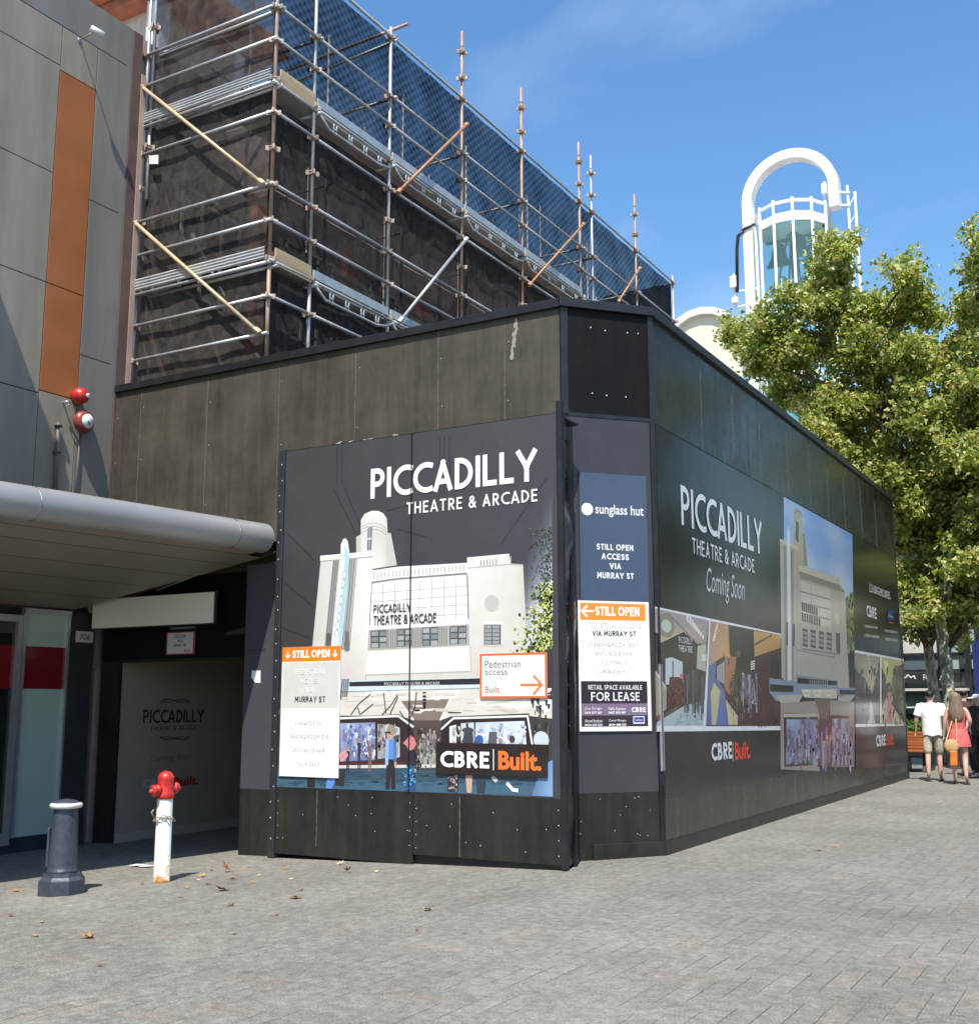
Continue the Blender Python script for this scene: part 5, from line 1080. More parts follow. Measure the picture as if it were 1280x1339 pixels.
LV = [5.98, 6.28, 6.79, 7.30, 7.84, 8.35, 8.86, 9.38, 9.86, 10.44, 10.93, 11.46, 11.95]
def standard(x, y, z0, z1, mt, nm='standard', lv=None, r=.0275):
    q = MB(); q.tube([(x,y,z0),(x,y,z0+1.4)], r, 10); q.tube([(x,y,z0+1.4),(x,y,z1)], r*.97, 10)
    if z1 > 12.5: q.lathe((x,y,z1-.32), [(r,0),(r*1.15,.01),(r*1.15,.05),(r,.06)], 10)
    o = q.build(nm, mt, sc)
    for z in (lv or []):
        c = bpy.data.objects.new('coupler', cme); COL.objects.link(c); c.parent = o; c.location = Vector((x,y,z))-sc.location; c.rotation_euler.z = random.uniform(0, 1.5)
    return o
YS = [10.80, 11.63, 13.48, 15.64, 17.83, 20.39, 21.0, 23.43, 25.82]
tops = [14.2, 14.2, 12.13, 13.25, 13.26, 13.29, 13.26, 13.35, 12.15]
for i, (y, zt_) in enumerate(zip(YS, tops)):
    lv = [6.79, 7.30, 7.84, 8.35, 8.86, 9.38, 9.86, 10.44, 10.93, 11.95, 12.35, 12.85]
    lv = [z for z in lv if z < zt_-.1 and z > 5.9+max(0, (y-15)*.32)]
    standard(SX, y, 5.86, zt_, K_rust if i in (0, 3, 4, 5, 7) else K_galv, lv=lv)
standard(SL, SY, 5.9, 14.2, K_galv, lv=[6.28, 6.79, 7.32, 7.84, 8.35, 8.86, 9.38, 9.86, 10.46, 10.95, 11.95]); standard(SL+.09, SY+.02, 8.7, 14.2, K_galv, lv=[9.5, 11.4])
for y in YS[1:-1]: standard(SX-1.25, y+.02, 5.8, 12.4, K_galv)
for y in YS[2:]: standard(SL+.35, y+.02, 9.96, 12.0, K_galv)
def tube_part(nm, p, q, r, mt, n=8): s_ = MB(); s_.tube([p, q], r, n); return s_.build(nm, mt, sc)
# end face ledgers
for z in (6.28, 6.79, 7.84, 8.35, 9.38, 10.46, 10.955, 11.96, 12.5):
    tube_part('ledger', (SL-.06, SY-.04, z), (SX+.05, SY-.04, z), .0245, K_galv)
for z in (7.27, 9.83): tube_part('ledger', (SL-.06, SY-.045, z-.02), (SX+.05, SY-.045, z-.02), .0245, K_galv)
def corr(z0, z1, a, b_, horizontal_x):
    s_ = MB(); n_ = 8
    for i in range(n_):
        za = z0+(z1-z0)*i/n_; zb2 = z0+(z1-z0)*(i+1)/n_; o0 = .012*(i % 2); o1 = .012*((i+1) % 2)
        if horizontal_x: s_.poly([(a, SY-.062-o0, za),(b_, SY-.062-o0, za),(b_, SY-.062-o1, zb2),(a, SY-.062-o1, zb2)])
        else: s_.poly([(SX+.062+o0, a, za),(SX+.062+o0, b_, za),(SX+.062+o1, b_, zb2),(SX+.062+o1, a, zb2)])
    return s_.build('toe_board', K_deck, sc)
SYf = SY-.03
for z0, z1 in ((7.30, 7.475), (9.855, 10.02)): corr(z0, z1, SL+.04, SX-.03, True)
# long face ledgers, bay by bay
for z in (6.79, 7.84, 8.35, 9.38, 10.44, 10.93):
    for i in range(len(YS)-1):
        if YS[i] > 21 and z < 9: continue
        tube_part('ledger', (SX+.04, YS[i]-.06, z), (SX+.04, YS[i+1]+.06, z), .0245, K_galv)
tube_part('ledger', (SX+.02, SY-.05, 11.965), (SX+.02, YS[-1]+.1, 11.965), .0245, K_galv)
for z in (7.28, 9.80):
    tube_part('ledger', (SX+.04, SY-.06, z), (SX+.04, YS[1]+.05, z), .0245, K_galv)
# decks, toe boards and ladder beams of the long face
for z in (7.30, 9.86):
    s_ = MB()
    for k in range(5): s_.box((SX-.02-.235*(k+1), SY+.05, z-.03), (SX-.02-.235*k-.008, YS[-1], z+.03), 0, None, .006)
    s_.build('deck', K_deck, sc)
    s_ = MB(); s_.box((SX+.03, SY+.06, z+.02), (SX+.055, YS[1]-.03, z+.18), 0, None, .004); s_.box((SX+.03, SY+.06, z-.06), (SX+.058, YS[1]-.03, z+.015)); s_.build('toe_board', K_wood, sc)
    for i in range(1, len(YS)-2):
        y0, y1 = YS[i], YS[i+1]
        if y1-y0 < 1: continue
        s_ = MB(); s_.box((SX+.02, y0+.03, z+.02), (SX+.05, y1-.03, z+.15), 0, None, .005); s_.build('toe_board', K_deck, sc)
        s_ = MB(); zc = z-.20; s_.tube([(SX+.03,y0+.03,z-.03),(SX+.03,y0+.32,zc),(SX+.03,y1-.32,zc),(SX+.03,y1-.03,zc+.06)], .020, 8); s_.tube([(SX+.03,y0,z-.015),(SX+.03,y1,z-.015)], .020, 8)
        nb = 4
        for k in range(nb):
            yy = y0+.42+(y1-y0-.75)*k/(nb-1)
            for dy in (0, .07): s_.tube([(SX+.03,yy+dy,zc),(SX+.03,yy+dy,z-.02)], .012, 6)
            s_.box((SX+.022, yy, zc+.05), (SX+.038, yy+.07, zc+.085))
        s_.build('ladder_beam', K_deck, sc)
# transoms across the top lift seen through the cloth
for y in YS:
    for z in (9.78, 7.22, 10.93): tube_part('transom', (SX+.1, y+.05, z), (SL+.2, y+.05, z), .0245, K_galv)
tube_part('transom', (SX+.32, YS[2]+.02, 12.1), (SL+.2, YS[2]+.02, 12.02), .026, K_rust); tube_part('transom', (SX+.08, YS[2]+.08, 11.93), (SL+.2, YS[2]+.08, 11.80), .0245, K_galv)
for z in (10.44, 11.0, 8.35): tube_part('ledger', (SX-1.25, SY+.1, z), (SX-1.25, YS[-1], z), .0245, K_galv)
# braces
def brace(p, q, mt):
    s_ = MB(); p = Vector(p); q = Vector(q); s_.tube([p, q], .027, 10); d = (q-p).normalized()
    for e_ in (p, q): s_.obox(e_, d, d.cross(Vector((1,1,0))).normalized(), d.cross(d.cross(Vector((1,1,0)))).normalized(), .06, .034, .034, 0, None, .01)
    return s_.build('diagonal_brace', mt, sc)
brace((SL+.0, SY-.11, 10.44), (SX-.09, SY-.11, 8.36), K_braceY); brace((SL+.0, SY-.11, 8.34), (SX-.07, SY-.11, 6.30), K_braceY)
brace((SX+.10, 13.62, 9.39), (SX+.10, 15.62, 11.43), K_brace); brace((SX+.10, 13.70, 7.32), (SX+.10, 15.62, 9.33), K_galv); brace((SX+.10, 17.95, 9.30), (SX+.10, 20.36, 11.41), K_brace); brace((SX+.10, 22.15, 10.30), (SX+.10, 23.40, 11.48), K_brace)
brace((SX-.6, SY+.5, 6.2), (SX-1.9, SY+.5, 8.2), K_galv); brace((SX-1.9, SY+.6, 8.0), (SX-.5, SY+.6, 9.7), K_galv)
# cloth: tied panels, slack between the ledgers
def cloth(u0, u1, z0, z1, side, mt, off, amp, seed, nu=None):
    rr = random.Random(seed); nu = nu or max(4, int((u1-u0)/.09)); nv = max(4, int((z1-z0)/.07)); ph = [rr.uniform(0, 6.3) for _ in range(9)]
    vs = []; s_ = MB()
    for j in range(nv+1):
        v = j/nv
        for i in range(nu+1):
            u = u0+(u1-u0)*i/nu; fu = i/nu; ed = math.sin(v*math.pi)**.6*(.35+.65*math.sin(fu*math.pi)**.5)
            d = ed*amp*(math.sin(u*2.2+ph[0]+v*2)+.7*math.sin(u*4.9+ph[1]-v*5)+.15*math.sin(v*9+ph[2]+u*1.5)+.38*math.sin(u*12+ph[3]+v*8)+.30*math.sin(u*21+v*17+ph[4])+.5*abs(math.sin(u*3.7+v*3+ph[6]))**4)
            z = z0+(z1-z0)*v-(.018*abs(math.sin(u*3.2+ph[5])) if j == nv else 0)
            vs.append((u, SY+off+d, z) if side == 'e' else (SX-off-d, u, z))
    s_.raw(vs, [(j*(nu+1)+i, j*(nu+1)+i+1, (j+1)*(nu+1)+i+1, (j+1)*(nu+1)+i) for j in range(nv) for i in range(nu)], 0, None, True)
    return s_.build('netting', mt, sc)
for k, (z0, z1) in enumerate(((5.95, 6.79), (6.79, 7.27), (7.47, 8.35), (8.35, 9.38), (9.38, 9.83), (10.0, 11.0), (11.0, 11.96), (11.96, 13.6))):
    cloth(SL+.06, SX-.03, z0, z1, 'e', K_net_sd if k not in (4,) else K_net_lo, .05, .009, 20+k)
for i in range(len(YS)-1):
    for k, (z0, z1) in enumerate(((5.95, 7.20), (7.48, 8.36), (8.36, 9.60))):
        cloth(YS[i]+.01, YS[i+1]-.01, z0, z1, 'l', K_net_lo, .07, .011, 50+i*7+k)
    cloth(YS[i], YS[i+1], 9.98, 11.95, 'l', K_net_hi, .05, .010, 90+i)
s_ = MB(); q = Plane((0, SY-.075, 0), (1, 0)); ppoly(s_, q, [(195,203),(207,202),(207,214),(195,214)], (225,225,222), 0); tg = s_.build('tag', K_print, sc)
# end wall of cloth far end
s_ = MB(); nv = 10
s_.raw([(SX-.05-1.9*(i/12), YS[-1]+.05*math.sin(i*1.7), 6+5.95*j/nv) for j in range(nv+1) for i in range(13)], [(j*13+i, j*13+i+1, (j+1)*13+i+1, (j+1)*13+i) for j in range(nv) for i in range(12)], 0, None, True); s_.build('netting', K_net_lo, sc)

# ------------------------------------------------------------------ bollard and hydrant
K_navy = mat('slate_blue_paint', (.044,.053,.070), .42, noise=.24, nscale=22, bump=.25); K_worn = mat('worn_white_paint', (.56,.56,.53), .5, noise=.22, nscale=25)
p = on_ground(80, 1169); p.z = gz(p.x); K = 1.0
t = thing('bollard', p, 'slate blue cast bollard with octagonal foot and worn white rim', 'bollard')
hb = .83*(p-CAM).length/10.2*.86
s = MB(); r0 = .205
s.lathe(p+Vector((0,0,-.02)), [(r0,0),(r0,.145),(r0-.012,.155),(r0-.03,.175),(r0-.035,.205),(r0-.06,.215)], 8, 0, Vector((0,0,1)), None, False); s.build('foot', K_navy, t)
s = MB(); s.lathe(p, [(r0-.05,.19),(r0-.075,.21),(r0-.079,.25),(.108,.66),(.104,.73),(.100,.742)], 32); s.build('shaft', K_navy, t)
s = MB(); s.lathe(p, [(.10,.738),(.130,.743),(.142,.756),(.142,.774),(.130,.786),(.115,.790)], 32); s.build('rim', K_worn, t)
s = MB(); s.lathe(p, [(.122,.786),(.105,.800),(.07,.813),(.03,.820),(0,.821)], 32); s.build('cap', K_navy, t)
s = MB(); d = RT*-1; s.obox(p+d*.135+Vector((0,0,.40)), d, Vector((-d.y,d.x,0)), Vector((0.0,0,1)), .012, .028, .17, 0, None, .006); s.build('hinge_plate', K_navy, t)
p = on_ground(211, 1154); p.z = gz(p.x)
K_pipe = mat('chipped_white_pipe', (.70,.70,.66), .45, noise=.1, nscale=9); 
def mat_pipe():
    mt = bpy.data.materials.new('rust_stained_white_pipe'); mt.use_nodes = True; tt = mt.node_tree; b = tt.nodes['Principled BSDF']
    tc = N(tt, 'ShaderNodeTexCoord'); nz = N(tt, 'ShaderNodeTexNoise'); nz.inputs['Scale'].default_value = 9; nz.inputs['Detail'].default_value = 8; nz.inputs['Roughness'].default_value = .72
    sx = N(tt, 'ShaderNodeSeparateXYZ'); tt.links.new(tc.outputs['Object'], nz.inputs['Vector']); tt.links.new(tc.outputs['Object'], sx.inputs[0])
    mr = N(tt, 'ShaderNodeMapRange'); mr.inputs['From Min'].default_value = .0; mr.inputs['From Max'].default_value = .30; mr.inputs['To Min'].default_value = .24; mr.inputs['To Max'].default_value = 0.0; tt.links.new(sx.outputs[2], mr.inputs[0])
    ad = N(tt, 'ShaderNodeMath', operation='ADD'); tt.links.new(nz.outputs['Fac'], ad.inputs[0]); tt.links.new(mr.outputs[0], ad.inputs[1])
    rp = N(tt, 'ShaderNodeValToRGB'); e = rp.color_ramp.elements; e[0].position = .60; e[0].color = (.68,.68,.63,1); e[1].position = .78; e[1].color = (.34,.15,.04,1); q = e.new(.68); q.color = (.58,.50,.34,1)
    tt.links.new(ad.outputs[0], rp.inputs[0]); tt.links.new(rp.outputs[0], b.inputs['Base Color']); b.inputs['Roughness'].default_value = .5; return mt
t = thing('fire_hydrant', p, 'white rust stained pillar hydrant with red two outlet head', 'hydrant')
sc_h = 1.085/1.0
s = MB(); s.lathe(p+Vector((0,0,-.02)), [(.079,0),(.079,.045),(.074,.05),(.074,.795),(.072,.80)], 28); s.build('pipe', mat_pipe(), t)
hz_ = .795
s = MB(); s.lathe(p, [(.082,hz_-.03),(.086,hz_),(.082,hz_+.02),(.076,hz_+.035),(.074,hz_+.13),(.076,hz_+.155),(.074,hz_+.175),(.062,hz_+.20),(.04,hz_+.22),(.018,hz_+.228),(0,hz_+.229)], 28); hd = s.build('head', K_red, t)
s = MB(); dl = (-RT*.62-FW*.75); dl.z = 0; dl.normalize(); o_ = p+Vector((0,0,hz_+.065)); ax = (dl+Vector((0,0,-.12))).normalized()
s.lathe(o_+ax*.04, [(.042,0),(.042,.035),(.052,.04),(.052,.06),(.046,.065),(.046,.08),(.055,.085),(.055,.10),(.035,.108),(.018,.112),(.018,.13),(.010,.138),(0,.14)], 18, 0, ax); s.build('outlet', K_red, hd)
s = MB(); dr = (RT*.62+FW*.75); dr.z = 0; dr.normalize(); ax = (dr+Vector((0,0,-.10))).normalized(); o_ = p+Vector((0,0,hz_+.075))
s.lathe(o_+ax*.05, [(.046,0),(.046,.03),(.056,.035),(.056,.065),(.045,.085),(.02,.095),(.016,.12),(0,.125)], 18, 0, ax); s.build('outlet', K_red, hd)
s = MB(); rr = random.Random(2)
zc = .585
lk = 15
for i in range(lk):
    a = 2*math.pi*i/lk; c = p+Vector((math.cos(a)*.092, math.sin(a)*.092, zc-.025*math.sin(a*2)+rr.uniform(-.006,.006))); tg_ = Vector((-math.sin(a), math.cos(a), 0)); ot = Vector((0,0,1)) if i % 2 else Vector((math.cos(a), math.sin(a), 0))
    s.tube([c+tg_*(.022*math.cos(t2))+ot*(.012*math.sin(t2)) for t2 in [2*math.pi*k/8 for k in range(9)]], .0045, 5, 0, False)
s.tube([p+Vector((-.095,-.03,zc)), p+Vector((-.12,-.05,zc+.05)), p+Vector((-.10,-.03,zc+.08))], .010, 6)
s.build('chain', mat('rusty_chain', (.33,.27,.20), .5, .5, noise=.4, nscale=30), t)
for k in range(1): pass

# ------------------------------------------------------------------ fallen leaves
LEAFM = [mat('brown_leaf', (.20,.085,.035), .7, noise=.35, nscale=14), mat('tan_leaf', (.42,.24,.09), .7, noise=.3, nscale=14), mat('orange_leaf', (.50,.22,.05), .65, noise=.3, nscale=14), mat('pale_leaf', (.52,.42,.25), .7, noise=.25, nscale=14)]
def leaf_mesh(seed, curl):
    rr = random.Random(seed); s_ = MB(); pts = []
    lob = [(-90, .25), (-60,.45),(-40,.30),(-5,.85),(12,.5),(35,.55),(48,.95),(65,.55),(90,1.15),(115,.55),(132,.95),(145,.55),(168,.5),(185,.85),(220,.30),(240,.45)]
    for a, r in lob: r *= rr.uniform(.85,1.1); x, y = r*math.cos(R(a)), r*math.sin(R(a)); pts.append((x, y, curl*(x*x*.6+.35*y*y)+rr.uniform(-.08,.08)*curl))
    vs = [(0,0,0)]+pts; n_ = len(pts); s_.raw(vs, [(0, 1+i, 1+(i+1) % n_) for i in range(n_)]); s_.tube([(0,-.2,0),(.03,-.6,.06*curl),(.08,-1.0,.25*curl)], .022, 4); return s_
LV_ = [(293,1165,.085,0,'curled dark brown leaf on the paving right of the hydrant, largest of the cluster',.8),(387,1175,.085,2,'orange tan leaf lying alone in front of the gate',.45),(297,1141,.07,0,'upright dark brown leaf nearest the gate corner',1.3),(262,1147,.06,1,'tan leaf in the tip of the hydrant shadow',.5),(118,1227,.075,2,'orange leaf standing alone low in the left foreground',.8),(23,1166,.06,2,'orange brown leaf left of the bollard',.5),(302,1185,.06,1,'thin tan leaf below the curled dark brown one',.7),(443,1131,.055,3,'pale yellow leaf close to the gate bottom',.9),(455,1142,.055,0,'small round brown leaf curled up in front of the gate',1.8),(560,1191,.06,1,'tan leaf farthest right on the open paving',.8),(304,1150,.06,1,'tan leaf just below the upright brown one',.5),(393,1165,.04,2,'small orange leaf just behind the orange tan one',.6),(492,1141,.04,3,None,.5),(338,1146,.035,3,None,.5),(235,1174,.04,2,None,.5),(271,1157,.045,0,None,.6),(53,1207,.04,3,None,.5),(48,1225,.04,1,None,.5),(131,1264,.03,0,None,.6),(362,1198,.03,0,None,.6),(306,1222,.035,3,None,.4),(186,1157,.03,0,None,.5),(380,1151,.03,3,None,.5),(332,1155,.03,1,None,.5),(14,1199,.04,0,None,.4),(1072,1113,.06,1,None,.5),(945,1092,.06,3,None,.5),(890,1110,.055,1,None,.5),(1092,1108,.05,2,None,.5),(545,1218,.025,0,None,.5),(198,1206,.025,0,None,.5),(320,1137,.035,2,None,.5),(370,1137,.045,2,None,.4),(277,1139,.04,1,None,.6),(245,1162,.03,1,None,.5),(260,1152,.03,3,None,.5)]
for i, (px, py, r, mi, lb, cu) in enumerate(LV_):
    q = on_ground(px, py); q.z = gz(q.x)+.006+(.35*r if cu > 1 else .02*r); s_ = leaf_mesh(i, cu); vs = s_.v; a = random.uniform(0, 6.3); tl = (.45 if cu > 1 else .12)
    mr_ = Matrix.Rotation(a, 3, 'Z') @ Matrix.Rotation(tl, 3, 'X'); s_.v = [tuple(q+mr_ @ (Vector(v)*r*1.05)) for v in vs]; o = s_.build('fallen_leaf', LEAFM[mi])
    me = o.data; me.transform(Matrix.Translation(-q)); o.location = q
    tag(o, lb or 'tiny fallen leaf scrap scattered on the grey paving', 'leaf', 'fallen leaves on the paving')
# flattened paper scrap beside the hydrant
s_ = MB(); q = on_ground(187, 1134); q.z = gz(q.x)+.008
for dx in (-1, 0): s_.poly([q+Vector((dx*.14-.02, -.06, .0)), q+Vector((dx*.14+.13, -.05, .012)), q+Vector((dx*.14+.12, .07, .004)), q+Vector((dx*.14-.01, .05, .008))])
tag(s_.build('paper_scrap', mat('white_paper', (.72,.72,.70), .8)), 'flat white paper scrap on the paving behind the hydrant', 'litter')

# ------------------------------------------------------------------ bell tower and arched roof behind
K_tw = mat('white_tower_paint', (.74,.73,.70), .5, noise=.12, nscale=.7, stretch=(1,1,.2)); TY = 56.0
def ty(px, py): return on_y(px, py, TY)
cA = ty(1039, 262); Rc = (ty(1092, 262).x-ty(978, 262).x)/2; xc = (ty(1092,262).x+ty(978,262).x)/2; zc = ty(1039,195).z-Rc-.3
bt = thing('bell_tower', (xc, TY, 0), 'white bell tower with glass lantern under a tall inverted U arch', 'tower')
s = MB(); pth = [(xc-Rc, TY, 2)]+[(xc-Rc*math.cos(t), TY, zc+Rc*math.sin(t)) for t in [math.pi*i/28 for i in range(29)]]+[(xc+Rc, TY, zc-1.15)]
hw, hd_ = .25, .34; ring = []
for i, p in enumerate(pth):
    p = Vector(p); d = (Vector(pth[min(i+1, len(pth)-1)])-Vector(pth[max(i-1, 0)])).normalized(); nrm = Vector((-d.z, 0, d.x)); ring.append([p+nrm*hw-Vector((0,hd_,0)), p-nrm*hw-Vector((0,hd_,0)), p-nrm*hw+Vector((0,hd_,0)), p+nrm*hw+Vector((0,hd_,0))])
for i in range(len(ring)-1):
    for k in range(4): s.poly([ring[i][k], ring[i][(k+1) % 4], ring[i+1][(k+1) % 4], ring[i+1][k]])
s.poly(ring[-1]); s.poly(ring[0]); s.build('arch', K_tw, bt)
# lattice column carrying the right-hand leg
s = MB(); xr = xc+Rc+.55
for dx in (0, .36): s.tube([(xr+dx, TY+.4, 2), (xr+dx, TY+.4, zc+.1-dx*1.2)], .065, 8)
for k in range(24): z = 4+k*.98; s.bar((xr, TY+.4, z), (xr+.36, TY+.4, z+.5), .05, .05)
for z in (zc-.3, zc-1.0): s.bar((xc+Rc+.2, TY+.1, z), (xr+.1, TY+.4, z), .10, .10)
s.build('lattice_column', K_tw, bt)
# glazed lantern
xl = (ty(990,340).x+ty(1086,340).x)/2; rl = (ty(1086,340).x-ty(990,340).x)/2; zt1 = ty(1038,277).z; zb1 = ty(1030,500).z
nm = 12
def lp(a, r, z): return Vector((xl+r*math.sin(a), TY+.2-r*math.cos(a), z))
s = MB()
for k in range(nm): a = R(15)+2*math.pi*k/nm; s.tube([lp(a, rl, 3), lp(a, rl, zt1+.12)], .072, 6)
for z, w in ((zt1-.05, .10), (zb1, .12)):
    for k in range(nm): s.bar(lp(R(15)+2*math.pi*k/nm, rl, z), lp(R(15)+2*math.pi*(k+1)/nm, rl, z), .10, w*1.6)
s.build('cage', K_tw, bt)
s = MB()
for k in range(nm):
    a0, a1 = R(15)+2*math.pi*k/nm, R(15)+2*math.pi*(k+1)/nm
    for z, h in ((zt1-1.05, .5), (zt1-5.0, .12)): s.poly([lp(a0, rl-.12, z), lp(a1, rl-.12, z), lp(a1, rl-.12, z+h), lp(a0, rl-.12, z+h)])
    s.poly([lp(a0, rl-.12, zt1-.55), lp(a1, rl-.12, zt1-.55), lp(a1, .3, zt1-.35), lp(a0, .3, zt1-.35)])
s.build('ring_beam', K_tw, bt)
s = MB()
for k in range(nm):
    a0, a1 = R(15)+2*math.pi*k/nm, R(15)+2*math.pi*(k+1)/nm; s.poly([lp(a0, rl-.16, 8), lp(a1, rl-.16, 8), lp(a1, rl-.16, zt1-1.05), lp(a0, rl-.16, zt1-1.05)])
s.build('glazing', mat_glass('teal_glass', (.24,.42,.43), .05, .76), bt)
K_bell = mat('bronze_bell', (.045,.065,.085), .4, .5)
for i, (dx, dz, r) in enumerate(((-.75,-2.6,.55),(.35,-2.3,.5),(.95,-2.9,.42),(-.7,-4.4,.62),(.5,-4.6,.5))):
    s = MB(); s.lathe((xl+dx, TY+.1, zt1+dz), [(r,0),(r*.96,.06),(r*.75,.3),(r*.62,.7),(r*.5,.95),(r*.25,1.05),(0,1.08)], 18); s.build('bell', K_bell, bt)
s = MB()
for k in range(5): s.bar((xl-1.4, TY+.1, zt1-1.4-k*1.3), (xl+1.4, TY+.1, zt1-1.4-k*1.3), .14, .14)
for dx in (-.45,-.15,.15,.45): s.bar((xl+dx*2.4, TY+.1, zt1-4.5), (xl+dx*.5, TY+.1, zt1-1.1), .09, .09)
s.tube([(xl,TY+.2,3),(xl,TY+.2,zt1-1)], .18, 8); s.build('bell_frame', K_bell, bt)
s = MB(); s.tube([ty(975,305)+Vector((0,-.4,0)), ty(968,312)+Vector((0,-.4,0)), ty(966.5,330)+Vector((0,-.4,0)), ty(967,385)+Vector((0,-.4,0))], .09, 6); s.tube([ty(990,296)+Vector((0,-.4,0)), ty(975,303)+Vector((0,-.4,0)), ty(969,312)+Vector((0,-.4,0))], .07, 6); s.build('cable', K_trim, bt)
for (x0, y0, x1, y1) in ((958,363,966,380),(960,391,968,400),(1077,243,1083,258)):
    s = MB(); a = ty(x0, y1); c = ty(x1, y0); s.box((a.x, TY-.5, a.z), (c.x, TY-.15, c.z), 0, None, .04)
    s.tube([(a.x*.5+c.x*.5, TY-.3, a.z-.25), (a.x*.5+c.x*.5, TY-.3, c.z+.15)], .05, 6); s.build('antenna', K_tw, bt)
s = MB()
for yy in (383, 403): a = ty(966, yy); c = ty(992, yy-4); s.bar(a+Vector((0,-.3,0)), c+Vector((0,-.3,0)), .09, .09)
s.build('bracket', K_tw, bt)
# arched cream gable
DY = 45.0
K_gab = mat('cream_render', (.70,.65,.50), .8, noise=.05, nscale=.6); ga = on_y(915, 404, DY); gl_ = on_y(868, 440, DY); gr = on_y(972, 440, DY)
ar = thing('arched_building', (ga.x, DY, 0), 'cream building with round arched gable and white rim below the bell tower', 'building')
rw = (gr.x-gl_.x)/2+.12; xg = (gr.x+gl_.x)/2; zg = ga.z-rw*.98
def ap(a, r, y): return Vector((xg-r*math.cos(a), y, zg+r*.98*math.sin(a)))
na = 10
s = MB(); s.poly([Vector((xg-rw+.2, DY, 0)), Vector((xg+rw-.2, DY, 0))]+[ap(math.pi*(1-i/na), rw-.2, DY) for i in range(na+1)][::1]); s.build('gable_wall', K_gab, ar)
s = MB()
for i in range(na):
    a0, a1 = math.pi*i/na, math.pi*(i+1)/na
    for q in ((ap(a0,rw,DY-.25),ap(a1,rw,DY-.25),ap(a1,rw-.3,DY-.25),ap(a0,rw-.3,DY-.25)),(ap(a0,rw,DY-.25),ap(a1,rw,DY-.25),ap(a1,rw,DY+9),ap(a0,rw,DY+9)),(ap(a0,rw-.3,DY-.25),ap(a1,rw-.3,DY-.25),ap(a1,rw-.3,DY+.1),ap(a0,rw-.3,DY+.1))): s.poly(q)
s.build('arch_roof', K_tw, ar)

# ------------------------------------------------------------------ food court front and blocks beyond
FY = 39.0
def fy(px, py): return on_y(px, py, FY)
K_steel = mat('dark_steel', (.02,.02,.022), .4, noise=.3, nscale=4); K_conc = mat('pale_concrete', (.52,.50,.46), .8, noise=.1, nscale=1.2); K_fg = mat_glass('shop_front_glass', (.11,.15,.16), .04, .12); K_lg = mat('pale_green_panel', (.30,.37,.34), .3, noise=.1, nscale=2); K_bl = mat('royal_blue_panel', (.018,.034,.15), .4, noise=.15, nscale=2)
fc = thing('food_court', (-6, FY, 0), 'glass fronted food court behind the trees with a black fascia', 'building')
s = MB(); s.box((-16, FY+.6, -.3), (4, FY+9, 5.1)); s.box((-16, FY+.1, 4.0), (4, FY+.6, 5.3)); s.build('wall', K_conc, fc)
s = MB(); s.box((-16, FY+.55, -.3), (4, FY+.59, 4.0)); s.build('backing', K_steel, fc)
xsF = [-15+i*1.15 for i in range(17)]; rows = [.35, 1.1, 1.95, 2.52, 3.05, 4.0]; rr = random.Random(21)
for i in range(len(xsF)-1):
    for j in range(len(rows)-1):
        mt = K_bl if (xsF[i] > -6.5 and j == 4 and i % 3 == 0) or rr.random() < .06 else (K_lg if rr.random() < .42 else (K_conc if rr.random() < .22 else K_fg))
        s = MB(); s.box((xsF[i]+.03, FY+.02, rows[j]+.03), (xsF[i+1]-.03, FY+.06, rows[j+1]-.03)); s.build('window', mt, fc)
s = MB()
for x in xsF: s.box((x-.05, FY-.05, -.2), (x+.05, FY+.15, 4.0))
s.build('mullion', K_steel, fc)
s = MB()
for z in rows: s.box((-16, FY-.06, z-.05), (4, FY+.16, z+.05))
s.build('rail', K_steel, fc)
s = MB(); s.box((-16, FY-1.1, 1.88), (-4.9, FY-.07, 1.96)); s.build('canopy', K_conc, fc)
for k in range(4):
    x = -11+k*1.9; s = MB(); s.poly([(x, FY-.08, 1.82), (x+1.6, FY-.08, 1.82), (x+1.6, FY-.9, 1.35), (x, FY-.9, 1.35)]); s.build('awning', K_lg, fc)
a = fy(1181, 893); c = fy(1256.5, 878.5)
t = thing('shop_sign', ((a.x+c.x)/2, FY-.2, a.z), 'black fascia sign reading FOOD COURT in white behind the tree trunks', 'sign')
s = MB(); s.box((a.x-1.2, FY-.24, a.z), (c.x, FY-.07, c.z), 0, None, .01); s.build('board', K_steel, t)
s = MB(); pf = Plane((0, FY-.24, 0), (1, 0)); word_px(s, pf, 'FOOD COURT', (1207,882), (1245,882.5), (1207,889.5), lin((210,210,205)), t=.15, sp=.14, off=.006); pline(s, pf, [(1183,887),(1187,882.5),(1191,886),(1195,884),(1197,888)], .04, (200,200,195), .006); s.build('lettering', K_sign, t)
